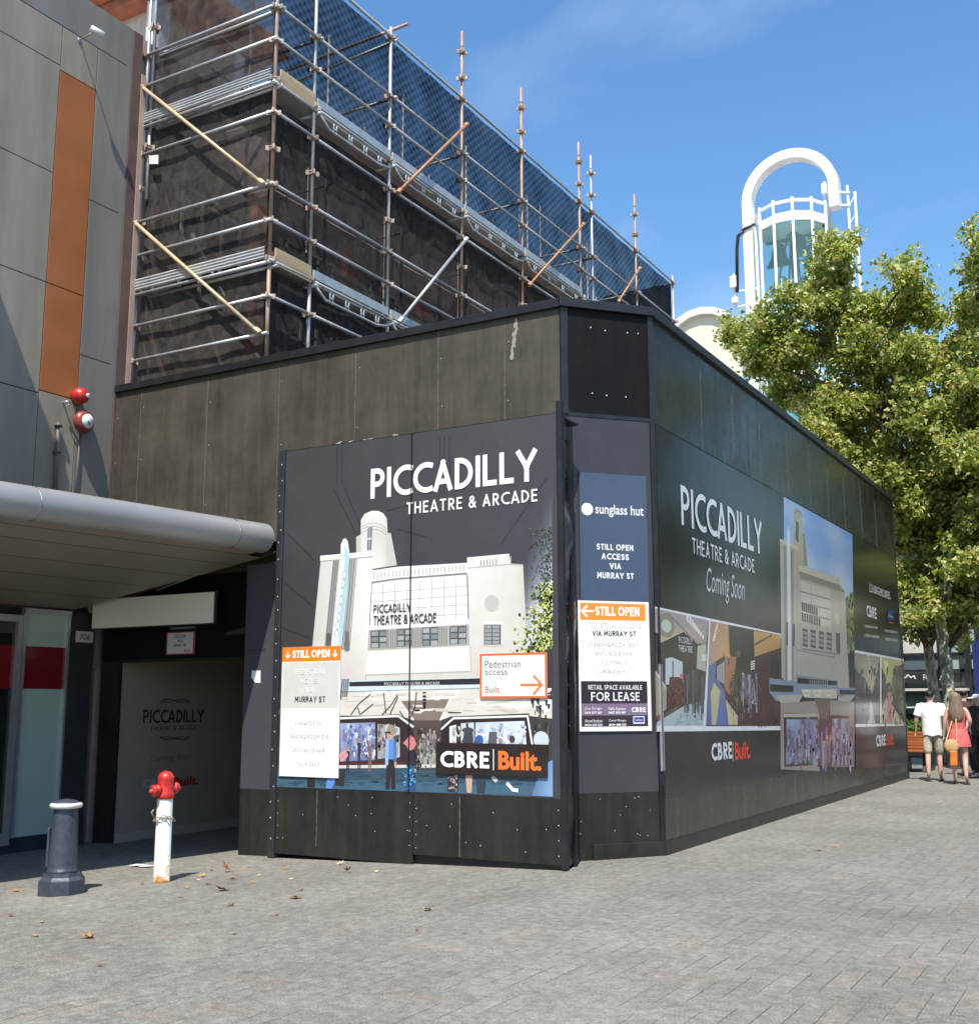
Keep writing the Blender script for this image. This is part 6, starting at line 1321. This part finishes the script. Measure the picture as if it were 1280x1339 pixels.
# blue hoarding right behind the couple
a = fy(1276, 912); c = fy(1290, 838); t = thing('blue_banner', (a.x+.3, FY-.5, 0), 'tall royal blue banner on a steel post at the right edge', 'banner')
s = MB(); s.box((a.x+.05, FY-.52, a.z), (a.x+1.3, FY-.48, c.z)); s.build('cloth', K_bl, t); s = MB(); s.box((a.x-.2, FY-.58, 0), (a.x, FY-.42, c.z+1.5)); s.build('post', K_steel, t)
def block(nm, lab, x0, x1, y0, y1, h, mt, wm, rows_, cols, z0=3):
    t = thing(nm, ((x0+x1)/2, y0, 0), lab, 'building'); s = MB(); s.box((x0, y0, -.5), (x1, y1, h)); s.build('wall', mt, t)
    dz = (h-z0-1)/rows_; dx = (x1-x0-1)/cols
    for j in range(rows_):
        for i in range(cols):
            s = MB(); s.box((x0+.5+i*dx+.2, y0-.03, z0+j*dz+.3), (x0+.5+(i+1)*dx-.2, y0+.05, z0+(j+1)*dz-.4)); s.build('window', wm, t)
    s = MB(); s.box((x0-.2, y0-.2, h), (x1+.2, y1+.2, h+.35)); s.build('parapet', mt, t); return t
K_wg = mat('window_glass_dark', (.05,.06,.07), .08, spec=.8); K_pw = mat('pale_tower_wall', (.74,.73,.71), .8, noise=.08, nscale=.4)
block('office_block', 'pale office block seen in gaps of the tree crown beyond the food court', -19, -3, 56, 68, 12.5, K_pw, K_wg, 4, 8, 4)
# street across the mall: stands off to the right, lights the glossy boards by reflection
ob = thing('shop_building', (16, 20, 0), 'low sandy shop row across the mall with a long awning', 'building')
s = MB(); s.box((15, -30, -.3), (26, 60, 4.6)); s.build('wall', mat('sandy_render', (.42,.36,.28), .85, noise=.12, nscale=.6), ob)
s = MB(); s.box((11.8, -30, 3.3), (15, 60, 3.55)); s.build('awning', K_dark, ob)
for k in range(18):
    y0 = -28+k*4.8; s = MB(); s.box((14.95, y0, .4), (14.99, y0+4.0, 2.9)); s.build('window', K_wg, ob); pass

# ------------------------------------------------------------------ plane trees
def mat_leaf(name, cols):
    mt = bpy.data.materials.new(name); mt.use_nodes = True; t = mt.node_tree; out = t.nodes['Material Output']; b = t.nodes['Principled BSDF']
    ge = N(t, 'ShaderNodeNewGeometry'); rp = N(t, 'ShaderNodeValToRGB'); e = rp.color_ramp.elements
    e[0].position = 0; e[0].color = (*cols[0], 1); e[1].position = 1; e[1].color = (*cols[-1], 1)
    for i, c in enumerate(cols[1:-1]): q = e.new((i+1)/(len(cols)-1)); q.color = (*c, 1)
    t.links.new(ge.outputs['Random Per Island'], rp.inputs[0]); t.links.new(rp.outputs[0], b.inputs['Base Color']); b.inputs['Roughness'].default_value = .45; b.inputs['Specular IOR Level'].default_value = .45
    tl = N(t, 'ShaderNodeBsdfTranslucent'); hs = N(t, 'ShaderNodeHueSaturation'); hs.inputs['Value'].default_value = 1.5; hs.inputs['Saturation'].default_value = 1.15; t.links.new(rp.outputs[0], hs.inputs['Color']); t.links.new(hs.outputs[0], tl.inputs[0])
    mx = N(t, 'ShaderNodeMixShader'); mx.inputs[0].default_value = .5; t.links.new(b.outputs[0], mx.inputs[1]); t.links.new(tl.outputs[0], mx.inputs[2]); t.links.new(mx.outputs[0], out.inputs[0]); return mt
K_leaf = mat_leaf('plane_leaf', [(.110,.160,.025),(.185,.245,.044),(.285,.34,.078),(.40,.43,.125),(.60,.59,.29),(.42,.30,.09)])
def mat_bark():
    mt = bpy.data.materials.new('mottled_plane_bark'); mt.use_nodes = True; t = mt.node_tree; b = t.nodes['Principled BSDF']
    tc = N(t, 'ShaderNodeTexCoord'); mp = N(t, 'ShaderNodeMapping'); mp.inputs['Scale'].default_value = (1,1,.55); t.links.new(tc.outputs['Object'], mp.inputs[0])
    nz = N(t, 'ShaderNodeTexNoise'); nz.inputs['Scale'].default_value = 5.5; nz.inputs['Detail'].default_value = 3; nz.inputs['Distortion'].default_value = 1.2; t.links.new(mp.outputs[0], nz.inputs['Vector'])
    rp = N(t, 'ShaderNodeValToRGB'); rp.color_ramp.interpolation = 'CONSTANT'; e = rp.color_ramp.elements; e[0].position = 0; e[0].color = (.11,.095,.065,1); e[1].position = .62; e[1].color = (.62,.57,.44,1)
    for p_, c in ((.40,(.22,.20,.15,1)),(.50,(.40,.38,.28,1))): q = e.new(p_); q.color = c
    t.links.new(nz.outputs['Fac'], rp.inputs[0]); t.links.new(rp.outputs[0], b.inputs['Base Color']); b.inputs['Roughness'].default_value = .8; return mt
K_bark = mat_bark(); K_twig = mat('brown_twig', (.10,.07,.045), .85, noise=.3, nscale=10)
def leaves_mesh(name, P, size, seed):
    rg = np.random.default_rng(seed); n = len(P); tmpl = np.array([(0,0,0),(-.46,.30,.16),(-.24,.60,.08),(0,1.05,-.08),(.24,.60,.08),(.46,.30,.16)])
    nrm = rg.normal(size=(n,3)); nrm[:,2] = np.abs(nrm[:,2])*.8+.25; nrm /= np.linalg.norm(nrm, axis=1)[:,None]
    d = rg.normal(size=(n,3)); d[:,2] -= .35; d -= nrm*(d*nrm).sum(1)[:,None]; d /= np.linalg.norm(d, axis=1)[:,None]; x = np.cross(d, nrm); sz = size*rg.uniform(.45,1.35,n)
    V = P[:,None,:]+(x[:,None,:]*tmpl[None,:,0:1]+d[:,None,:]*tmpl[None,:,1:2]+nrm[:,None,:]*tmpl[None,:,2:3])*sz[:,None,None]
    V = V.reshape(-1,3); b0 = np.arange(n)*6; Fa = np.stack([b0,b0+1,b0+2,b0+3,b0,b0+3,b0+4,b0+5],1).reshape(-1,4)
    me = bpy.data.meshes.new(name); me.vertices.add(len(V)); me.vertices.foreach_set('co', V.astype(np.float32).ravel()); me.loops.add(Fa.size); me.loops.foreach_set('vertex_index', Fa.astype(np.int32).ravel())
    me.polygons.add(len(Fa)); me.polygons.foreach_set('loop_start', np.arange(len(Fa), dtype=np.int32)*4); me.update(calc_edges=True); me.validate(); me.materials.append(K_leaf); return me
def tree(label, base, trunk, clumps, seed, size=.19, dens=1.0, lean_pts=None):
    """trunk: list of (point, radius); clumps: (centre, rx, ry, rz, n)"""
    base = Vector(base); t = thing('plane_tree', base, label, 'tree', 'plane trees along the mall'); rr = random.Random(seed); rg = np.random.default_rng(seed)
    s = MB(); s.tube([p for p, r in trunk], [r for p, r in trunk], 12); s.build('trunk', K_bark, t)
    s = MB(); tw = []; Pl = []
    tp = [Vector(p) for p, r in trunk]
    for (c, rx, ry, rz, n) in clumps:
        c = Vector(c); k = min(range(len(tp)), key=lambda i: (tp[i]-c).length+(3 if tp[i].z > c.z-.4 else 0)); st = tp[k]; mid = st.lerp(c, .5)+Vector((rr.uniform(-.3,.3), rr.uniform(-.3,.3), .25))
        s.tube([st, mid, c], [.075, .05, .022], 6); nt_ = max(5, int(n/85))
        for j in range(nt_):
            u = rg.normal(size=3); u /= np.linalg.norm(u); u[2] = u[2]*.9+.15; ln = rr.uniform(.7, 1.1) if rr.random() < .75 else rr.uniform(1.1, 1.45); e_ = c+Vector((u[0]*rx, u[1]*ry, u[2]*rz))*ln; m_ = c.lerp(e_, .5)+Vector((rr.uniform(-.12,.12), rr.uniform(-.12,.12), rr.uniform(0,.15)))
            s.tube([c, m_, e_], [.018, .012, .005], 4, 0, False); nl = int(n/nt_*dens)
            f = rg.uniform(.25, 1.05, nl)[:,None]; q = np.array(c)[None]*(1-f)+np.array(e_)[None]*f; q += rg.normal(size=(nl,3))*np.array([.20,.20,.17])*(1.15-.5*f); Pl.append(q)
    s.build('branches', K_twig, t)
    P = np.concatenate(Pl)-np.array(base)[None]; me = leaves_mesh('crown', P, size, seed); o = bpy.data.objects.new('crown', me); COL.objects.link(o); o.parent = t; return t
def at(px, py, Y): return on_y(px, py, Y)
def cl(px, py, Y, rpx, rpz=None, n=900, ry=None):
    c = at(px, py, Y); m_ = Y*.9/F_PX*1.08; rx = rpx*m_; rz = (rpz or rpx)*m_; return (c, rx, ry or max(rx, .7), rz, n)
trA = at(1222, 845, 30.5); bA = Vector((trA.x+.15, 30.5, 0))
clA = []
rr = random.Random(31)
prof_ = [ # (px, py, rpx, rpz, n) from top to bottom, the outline of the crown
 (1098,325,22,34,700),(1085,375,34,34,1200),(1050,400,34,30,1100),(1110,400,36,36,1300),(1180,375,22,34,700),(1165,420,34,34,1200),(1212,410,22,30,700),(1215,470,34,34,1200),(1010,430,32,28,1000),(975,445,30,24,800),(1000,475,40,32,1300),(1050,455,44,38,1700),(1110,460,46,40,1800),(1165,475,44,40,1700),
 (1040,520,46,40,1700),(1100,530,50,44,2000),(1160,540,48,44,1900),(1210,540,38,42,1500),(1245,520,24,30,700),(1080,585,44,36,1600),(1135,600,48,40,1900),(1190,610,44,40,1700),(1235,600,34,40,1200),(1130,650,36,32,1100),(1180,665,42,36,1500),(1225,665,38,36,1300),(1190,720,38,32,1200),(1235,725,36,32,1100),(1205,770,36,26,700),(1245,775,32,24,600),(1200,806,26,10,260),(1240,812,26,10,280),(1210,640,44,40,1700),(1250,655,36,40,1500),(1160,690,36,30,1300),(1205,690,44,36,1700),(1250,705,36,34,1500),(1215,755,40,28,900),(1180,765,26,22,500),(1225,795,36,18,500),(1190,826,16,8,120),(1255,832,18,8,150),(1150,600,50,40,1700),(1100,545,50,40,1700),(1255,580,30,36,1100),(1190,480,40,40,1400)]
for (px, py, a_, b_, n) in prof_: clA.append(cl(px, py, 30.5+rr.uniform(-1.4,1.6), a_, b_, n, rr.uniform(.9,1.5)))
zA = lambda px, py: at(px, py, 30.5)
tree('tall plane tree behind the hoarding whose broad crown hides the foot of the bell tower', bA, [(bA, .16), (zA(1220,900), .13), (zA(1214,850), .12), (zA(1208,800), .115), (zA(1196,720), .10), (zA(1175,640), .09), (zA(1150,550), .075), (zA(1125,470), .05), (zA(1105,390), .02)], clA, 41, .135, 1.75)
bB = at(1243, 900, 29.0); bB.z = 0; clB = []
for (px, py, a_, b_, n) in [(1290,335,26,30,900),(1278,390,22,30,800),(1310,400,40,40,1500),(1272,440,20,28,700),(1300,470,40,40,1500),(1285,540,34,36,1300),(1330,540,50,50,1800),(1275,600,26,34,900),(1310,620,46,44,1700),(1280,680,34,38,1200),(1330,700,50,44,1600),(1270,745,34,30,1100),(1310,770,44,34,1300),(1275,800,24,16,400),(1350,640,60,60,2000),(1370,480,60,60,2000),(1400,580,60,70,2200),(1400,720,60,50,1700),(1290,640,36,40,1500),(1280,720,36,36,1400),(1295,800,40,22,700),(1262,500,18,24,500)]: clB.append(cl(px, py, 29.5+rr.uniform(-1.2,2.0), a_, b_, n, rr.uniform(.9,1.5)))
zB = lambda px, py: at(px, py, 29.2)
tB = tree('plane tree with greyer trunk at the right edge of the street', bB, [(bB, .17), (zB(1240,900), .15), (zB(1236,850), .14), (zB(1230,815), .13), (zB(1245,740), .11), (zB(1275,640), .09), (zB(1300,520), .06), (zB(1300,400), .02)], clB, 43, .138, 1.7)
# two more of the row, off to the right; the boards mirror them
for k, (x, y, rz) in enumerate(((4.6, 31.0, 1.1), (3.2, 43.5, 2.3), (2.3, 22.2, 3.1))):
    r_ = tB.copy(); COL.objects.link(r_); r_.location = (x, y, 0); r_.rotation_euler.z = rz
    r_['label'] = ('plane tree in mid street farther along than the couple', 'plane tree at the far end of the street beyond the food court corner', 'nearest plane tree in the street, out to the right of the hoarding')[k]
    for ch in tB.children: c = ch.copy(); COL.objects.link(c); c.parent = r_

# ------------------------------------------------------------------ timber planter seat
K_slat = mat('orange_timber', (.36,.115,.030), .5, noise=.3, nscale=3, stretch=(.3,1,6)); PY = 27.2
a = on_y(1178, 990, PY); c = on_y(1213, 957, PY)
t = thing('planter_seat', ((a.x+c.x)/2, PY, 0), 'orange timber slatted planter seat on dark legs behind the couple', 'planter')
s = MB(); nsl = 6
for i in range(nsl): z = a.z+.18+(c.z-a.z-.18)*i/nsl; s.box((a.x-.9, PY+.25, z), (c.x, PY+.29, z+(c.z-a.z-.18)/nsl-.012), 0, None, .004)
s.build('slat_front', K_slat, t)
s = MB()
for i in range(5): s.box((a.x-.9, PY-.25+i*.095, a.z+.12), (c.x+.03, PY-.17+i*.095, a.z+.16), 0, None, .004)
s.build('seat', K_slat, t)
s = MB(); s.box((a.x-.9, PY+.295, .3), (c.x-.02, PY+1.2, c.z-.02)); s.build('trough', K_steel, t)
for x in (a.x+.0, c.x-.1): s = MB(); s.bar((x, PY-.1, 0), (x, PY+.1, a.z+.12), .09, .07); s.box((x-.045, PY+.2, 0), (x+.045, PY+1.0, .34)); s.build('leg', K_steel, t)
Pg = []
rg = np.random.default_rng(5)
q = np.stack([rg.uniform(a.x-.8, c.x-.05, 700), rg.uniform(PY+.35, PY+1.1, 700), c.z+np.abs(rg.normal(0,.10,700))], 1); bp_ = Vector(((a.x+c.x)/2, PY+.6, c.z)); me = leaves_mesh('foliage', q-np.array(bp_)[None], .09, 9)
gm_ = mat_leaf('bright_leaf', [(.05,.12,.015),(.12,.22,.03),(.20,.30,.05)]); me.materials[0] = gm_
o = bpy.data.objects.new('shrub', me); COL.objects.link(o); o.location = bp_; tag(o, 'low bright green planting in the orange timber planter', 'plant')
# small cafe table shapes in the shade: dark bin by the planter
t = thing('litter_bin', (a.x-1.6, PY+1.5, 0), 'dark litter bin in the shade beside the timber planter', 'bin')
s = MB(); s.lathe((a.x-1.6, PY+1.5, 0), [(.24,0),(.26,.05),(.27,.8),(.25,.84)], 20); s.build('body', K_steel, t); s = MB(); s.lathe((a.x-1.6, PY+1.5, .84), [(.27,0),(.27,.04),(.2,.12),(0,.15)], 20); s.build('lid', K_steel, t)

# ------------------------------------------------------------------ people
SK = mat('skin', (.56,.34,.26), .5, noise=.06, nscale=20)
def skin_obj(name, nodes, edges, parent, mt, org, rotz, sub=2, root=None):
    ks = list(nodes); me = bpy.data.meshes.new(name); me.from_pydata([nodes[k][:3] for k in ks], [(ks.index(a), ks.index(b)) for a, b in edges], [])
    o = bpy.data.objects.new(name, me); COL.objects.link(o); md = o.modifiers.new('skin', 'SKIN'); md.use_smooth_shade = True; md.branch_smoothing = .4
    for i, k in enumerate(ks):
        v = nodes[k]; r = (v[3], v[4] if len(v) > 4 else v[3]); me.skin_vertices[0].data[i].radius = r; me.skin_vertices[0].data[i].use_root = (k == (root or ks[0]))
    sb = o.modifiers.new('sub', 'SUBSURF'); sb.levels = sub; sb.render_levels = sub
    bpy.context.view_layer.update(); m2 = bpy.data.meshes.new_from_object(o.evaluated_get(bpy.context.evaluated_depsgraph_get()))
    bpy.data.objects.remove(o); m2.name = name; m2.materials.clear(); m2.materials.append(mt); m2.transform(Matrix.Rotation(rotz, 4, 'Z')); m2.polygons.foreach_set('use_smooth', [True]*len(m2.polygons))
    p = bpy.data.objects.new(name, m2); COL.objects.link(p); p.parent = parent; return p
def hand(nd, ed, wr, side, dx, dy, w0, sp=.018):
    """palm, four unequal bent fingers and a thumb off the side of the palm"""
    x, y, z = w0; nd[wr+'palm'] = (x+dx*.3, y+dy*.3, z-.055, .026, .014); ed.append((wr, wr+'palm'))
    for i, ln in enumerate((.062, .074, .070, .055)):
        yo = (1.5-i)*sp; b_ = wr+'f%d' % i; nd[b_+'a'] = (x+dx*.45, y+yo+dy*.4, z-.088, .0088); nd[b_+'b'] = (x+dx*.55, y+yo*1.1+dy*.6+.006, z-.088-ln*.55, .0082); nd[b_+'c'] = (x+dx*.35, y+yo*1.1+dy*.9+.016, z-.088-ln, .007)
        ed += [(wr+'palm', b_+'a'), (b_+'a', b_+'b'), (b_+'b', b_+'c')]
    nd[wr+'t1'] = (x+dx*.2, y+.036, z-.058, .011); nd[wr+'t2'] = (x-dx*.1, y+.052, z-.095, .009); ed += [(wr+'palm', wr+'t1'), (wr+'t1', wr+'t2')]
def figure(name, label, loc, rotz, H, female=False, stride=.12, top=None, bottom=None, shoe=None, hair=None, arm_r=None, arm_l=None, cap=None, skirt=False, sleeve=True, long_hair=False, group=None):
    t = thing('person', loc, label, 'person', group); k = H/1.75; sh = .165 if female else .195; hp = .098
    def q(x, y, z, r, r2=None): return (x*k, y*k, z*k, r*k) if r2 is None else (x*k, y*k, z*k, r*k, r2*k)
    nd = {'pel': q(0,0,.95,.135,.10), 'wst': q(0,0,1.10,.115 if female else .135,.085), 'cst': q(0,.0,1.29,.135 if female else .155,.10), 'nb': q(0,-.005,1.44,.065), 'nk': q(0,.005,1.51,.052), 'hd': q(0,.02,1.585,.072), 'hd2': q(0,.022,1.66,.082), 'hd3': q(0,.018,1.715,.055),
          'nose': q(0,.112,1.60,.012), 'earL': q(-.082,.01,1.605,.014), 'earR': q(.082,.01,1.605,.014)}
    ed = [('pel','wst'),('wst','cst'),('cst','nb'),('nb','nk'),('nk','hd'),('hd','hd2'),('hd2','hd3'),('hd','nose'),('hd','earL'),('hd','earR')]
    AR_ = {'L': arm_l or [(-.235,-.03,1.17),(-.265,.05,.93)], 'R': arm_r or [(.235,-.03,1.17),(.265,.05,.93)]}
    for sd, sg in (('L', -1), ('R', 1)):
        st = stride*sg
        nd['hip'+sd] = q(sg*hp,0,.90,.092 if female else .095); nd['kn'+sd] = q(sg*(hp+.003),st*.55+.03,.50,.056); nd['cf'+sd] = q(sg*(hp+.004),st*.75-.02,.34,.052); nd['an'+sd] = q(sg*(hp+.005),st-.03,.09+(.05 if st < -.05 else 0),.034); nd['bl'+sd] = q(sg*(hp+.018),st+.10,.035,.034); nd['to'+sd] = q(sg*(hp+.02),st+.17,.028,.022)
        ed += [('pel','hip'+sd),('hip'+sd,'kn'+sd),('kn'+sd,'cf'+sd),('cf'+sd,'an'+sd),('an'+sd,'bl'+sd),('bl'+sd,'to'+sd)]
        e_, w_ = AR_[sd]; nd['sh'+sd] = q(sg*sh,-.005,1.405,.056 if female else .066); nd['el'+sd] = q(*e_,.038 if female else .044); nd['wr'+sd] = q(*w_,.025); ed += [('cst','sh'+sd),('sh'+sd,'el'+sd),('el'+sd,'wr'+sd)]
        hand(nd, ed, 'wr'+sd, sd, sg*.03, .03, tuple(v*k for v in w_))
    skin_obj('body', nd, ed, t, SK, loc, rotz, 2, 'pel')
    g = 1.0
    def grow(keys, es, nm, mt, add=.02, over=None):
        n2 = {}
        for kk in keys:
            v = nd[kk]; n2[kk] = (v[0], v[1], v[2], v[3]+add, (v[4]+add) if len(v) > 4 else v[3]+add)
        n2.update(over or {}); return skin_obj(nm, n2, es, t, mt, loc, rotz, 2, keys[0])
    if top:
        rg_ = [(.98,.158,.118),(1.06,.142,.110),(1.16,.140,.112),(1.27,.158,.122),(1.34,.160,.118),(1.385,.150,.10),(1.42,.10,.075)] if female else [(.865,.180,.140),(.95,.182,.142),(1.06,.178,.138),(1.16,.182,.138),(1.27,.200,.142),(1.35,.215,.134),(1.41,.205,.112),(1.45,.145,.088),(1.485,.078,.070)]
        s_ = MB(); n_ = 24; Rz = Matrix.Rotation(rotz, 3, 'Z'); L0 = Vector(loc); rw = random.Random(len(label))
        vs = [(rx*k*math.cos(2*math.pi*i/n_)*(1+.025*math.sin(i*2.3+j*1.7)), (ry*math.sin(2*math.pi*i/n_)*(1+.03*math.sin(i*1.9+j*2.1))-.004)*k, (z+.012*math.sin(i*1.3)*(j == 0))*k) for j, (z, rx, ry) in enumerate(rg_) for i in range(n_)]
        s_.raw([Rz @ Vector(v)+L0 for v in vs], [(j*n_+i, j*n_+(i+1) % n_, (j+1)*n_+(i+1) % n_, (j+1)*n_+i) for j in range(len(rg_)-1) for i in range(n_)], 0, None, True)
        if sleeve:
            for sd in 'LR':
                a_, b2 = Vector(nd['sh'+sd][:3]), Vector(nd['el'+sd][:3]); a2 = a_+(Vector((0,0,1.40*k))-a_)*.35
                s_.tube([Rz @ v+L0 for v in (a2, a_+Vector((0,0,.0)), a_.lerp(b2, .3), a_.lerp(b2, .72))], [.085*k, .082*k, .076*k, .078*k], 16, 0, False)
        s_.build('shirt', top, t)
    if bottom:
        if skirt:
            s_ = MB(); n_ = 26; zs = [(1.07,.135,.10),(1.0,.165,.125),(.9,.195,.150),(.78,.215,.165),(.70,.222,.172)]
            vs = [(rx*k*math.cos(2*math.pi*i/n_)*(1+.04*math.sin(i*2.6)*(j/4)), ry*k*math.sin(2*math.pi*i/n_)*(1+.05*math.sin(i*2.1)*(j/4)), z*k) for j, (z, rx, ry) in enumerate(zs) for i in range(n_)]
            s_.raw([Matrix.Rotation(rotz, 3, 'Z') @ Vector(v) + Vector(loc) for v in vs], [(j*n_+i, j*n_+(i+1) % n_, (j+1)*n_+(i+1) % n_, (j+1)*n_+i) for j in range(len(zs)-1) for i in range(n_)], 0, None, True); s_.build('skirt', bottom, t)
        else:
            lo = .50 if bottom.name.startswith('short') else .10
            ks = ['pel','hipL','hipR']; es = [('pel','hipL'),('pel','hipR')]; ov = {'wt': (*nd['wst'][:2], nd['pel'][2]+.10*k, .150*k, .12*k)}; es.append(('pel','wt'))
            for sd in 'LR':
                kn = Vector(nd['kn'+sd][:3]); hi = Vector(nd['hip'+sd][:3]); ov['k2'+sd] = (*hi.lerp(kn, .45), .098*k); ov['k'+sd] = (*hi.lerp(kn, 1.0), .084*k); es += [('hip'+sd,'k2'+sd), ('k2'+sd,'k'+sd)]
                if lo < .3: an = Vector(nd['an'+sd][:3]); ov['a'+sd] = (*an, .062*k); es.append(('k'+sd, 'a'+sd))
            grow(ks, es, 'shorts' if lo > .3 else 'trousers', bottom, .018, ov)
    if shoe:
        for sd, sg in (('L', -1), ('R', 1)):
            an, to = Vector(nd['an'+sd][:3]), Vector(nd['to'+sd][:3]); d_ = (to-an); d_.z = 0; d_.normalize(); c_ = (an+to)/2; c_.z = .012*k; Rz = Matrix.Rotation(rotz, 3, 'Z'); s_ = MB(); dd = Rz @ d_; s_.obox(Rz @ c_+Vector(loc), dd, Vector((-dd.y, dd.x, 0)), Vector((0,0,1)), .125*k, .042*k, .011*k, 0, None, .01); s_.build('sandal', shoe, t)
    if hair:
        if long_hair:
            hn = {'a': q(0,.002,1.70,.110), 'b': q(0,-.025,1.60,.115,.11), 'c': q(0,-.06,1.47,.135,.085), 'd': q(0,-.10,1.34,.155,.06), 'e': q(.015,-.115,1.23,.125,.045), 'f': q(.02,-.11,1.15,.06,.02)}
            skin_obj('hair', hn, [('a','b'),('b','c'),('c','d'),('d','e'),('e','f')], t, hair, loc, rotz, 2, 'a')
        else:
            hn = {'a': q(0,-.012,1.70,.086), 'b': q(0,-.028,1.63,.084), 'c': q(0,-.03,1.58,.062)}; skin_obj('hair', hn, [('a','b'),('b','c')], t, hair, loc, rotz, 2, 'a')
    if cap:
        hn = {'a': q(0,.012,1.735,.075), 'b': q(0,.012,1.685,.100), 'c': q(0,.012,1.655,.100)}; skin_obj('cap', hn, [('a','b'),('b','c')], t, cap, loc, rotz, 2, 'a')
        s_ = MB(); Rz = Matrix.Rotation(rotz, 3, 'Z'); s_.obox(Rz @ Vector((0,.155*k,1.655*k))+Vector(loc), Rz @ Vector((1,0,0)), Rz @ Vector((0,1,-.15)), Vector((0,0,1)), .08*k, .085*k, .007*k, 0, None, .006); s_.build('cap_peak', cap, t)
    return t, k
cl_white = mat('white_tee', (.78,.78,.78), .8, noise=.05, nscale=6, bump=1.0); cl_beige = mat('shorts_khaki', (.46,.41,.32), .85, noise=.2, nscale=8, bump=1.0); cl_coral = mat('coral_playsuit', (.58,.115,.115), .75, noise=.14, nscale=7, bump=1.0); K_hairb = mat('ash_brown_hair', (.17,.115,.075), .55, noise=.35, nscale=9, stretch=(6,6,.5)); K_black_c = mat('black_cloth', (.012,.012,.014), .8); K_brnshoe = mat('dark_sandal', (.07,.035,.025), .7); K_hairk = mat('black_hair', (.01,.009,.009), .5); K_plum = mat('dark_plum_cloth', (.06,.018,.022), .8)
pm = on_z(1223, 1022, 0); pm = Vector((pm.x, pm.y, 0)); rz_ = math.atan2(-pm.x*0.25, pm.y)
tm, km = figure('person', 'man in white tee, beige shorts and dark cap walking away up the mall', pm, .12, 1.80, stride=.09, top=cl_white, bottom=cl_beige, shoe=K_brnshoe, hair=K_hairk, cap=K_black_c, arm_l=[(-.27,-.02,1.17),(-.30,.06,.94)], arm_r=[(.25,-.03,1.17),(.29,.04,.93)])
pw = on_z(1257, 1026, 0); pw = Vector((pw.x, pw.y, 0))
twm, kw = figure('person', 'woman in coral playsuit with long ash brown hair walking beside the man', pw, .08, 1.76, True, stride=-.10, top=cl_coral, bottom=cl_coral, shoe=K_brnshoe, hair=K_hairb, long_hair=True, skirt=True, sleeve=False, arm_r=[(.235,-.05,1.16),(.20,.14,1.06)], arm_l=[(-.215,-.03,1.16),(-.25,.03,.92)])
# straw bag hanging from her shoulder with an orange bag below
K_straw = mat('woven_straw', (.48,.31,.14), .85, noise=.3, nscale=40); K_tanl = mat('tan_strap', (.55,.33,.17), .6); K_orb = mat('orange_bag_cloth', (.62,.17,.02), .6, noise=.15, nscale=6)
bgc = on_y(1243.5, 976, pw.y-.24)
t = thing('straw_bag', bgc, 'round woven straw shoulder bag on a tan strap at the woman\'s left hip', 'bag')
s = MB(); s.lathe(bgc+Vector((0,.05,0)), [(.0,-.05),(.10,-.05),(.13,-.03),(.13,.03),(.10,.05),(0,.05)], 22, 0, Vector((.15,-1,0))); s.build('pouch', K_straw, t)
s = MB(); sh_ = on_y(1248.5, 934, pw.y-.10); s.bar(bgc+Vector((-.09,.02,.08)), sh_+Vector((-.02,.02,0)), .022, .006, 0, Vector((0,1,0))); s.bar(bgc+Vector((.10,.02,.08)), sh_+Vector((.02,-.03,0)), .022, .006, 0, Vector((0,1,0))); s.build('strap', K_tanl, t)
b2 = on_y(1247, 992, pw.y-.22); t = thing('orange_bag', b2, 'slim orange bag hanging below the straw bag', 'bag')
s = MB(); s.obox(b2, Vector((1,0,0)), Vector((0,1,0)), Vector((.05,0,1)).normalized(), .065, .03, .14, 0, None, .02); s.build('pouch', K_orb, t); s = MB(); s.tube([b2+Vector((-.04,0,.13)), b2+Vector((-.02,0,.24)), b2+Vector((.03,0,.24)), b2+Vector((.045,0,.13))], .007, 6); s.build('handle', K_orb, t)
p3 = Vector((on_y(1263, 960, 26.3).x, 26.3, 0)); figure('person', 'person in dark plum clothes with black hair half hidden behind the woman', p3, .2, 1.84, stride=.1, top=K_plum, bottom=K_plum, hair=K_hairk, shoe=K_black_c)
p4 = Vector((on_y(1281, 960, 25.6).x, 25.6, 0)); figure('person', 'person in black top and pale cap cut off by the right edge', p4, 2.6, 1.72, stride=.05, top=K_black_c, bottom=K_black_c, cap=cl_white, shoe=K_black_c, arm_r=[(.24,.02,1.18),(.12,.22,1.08)])
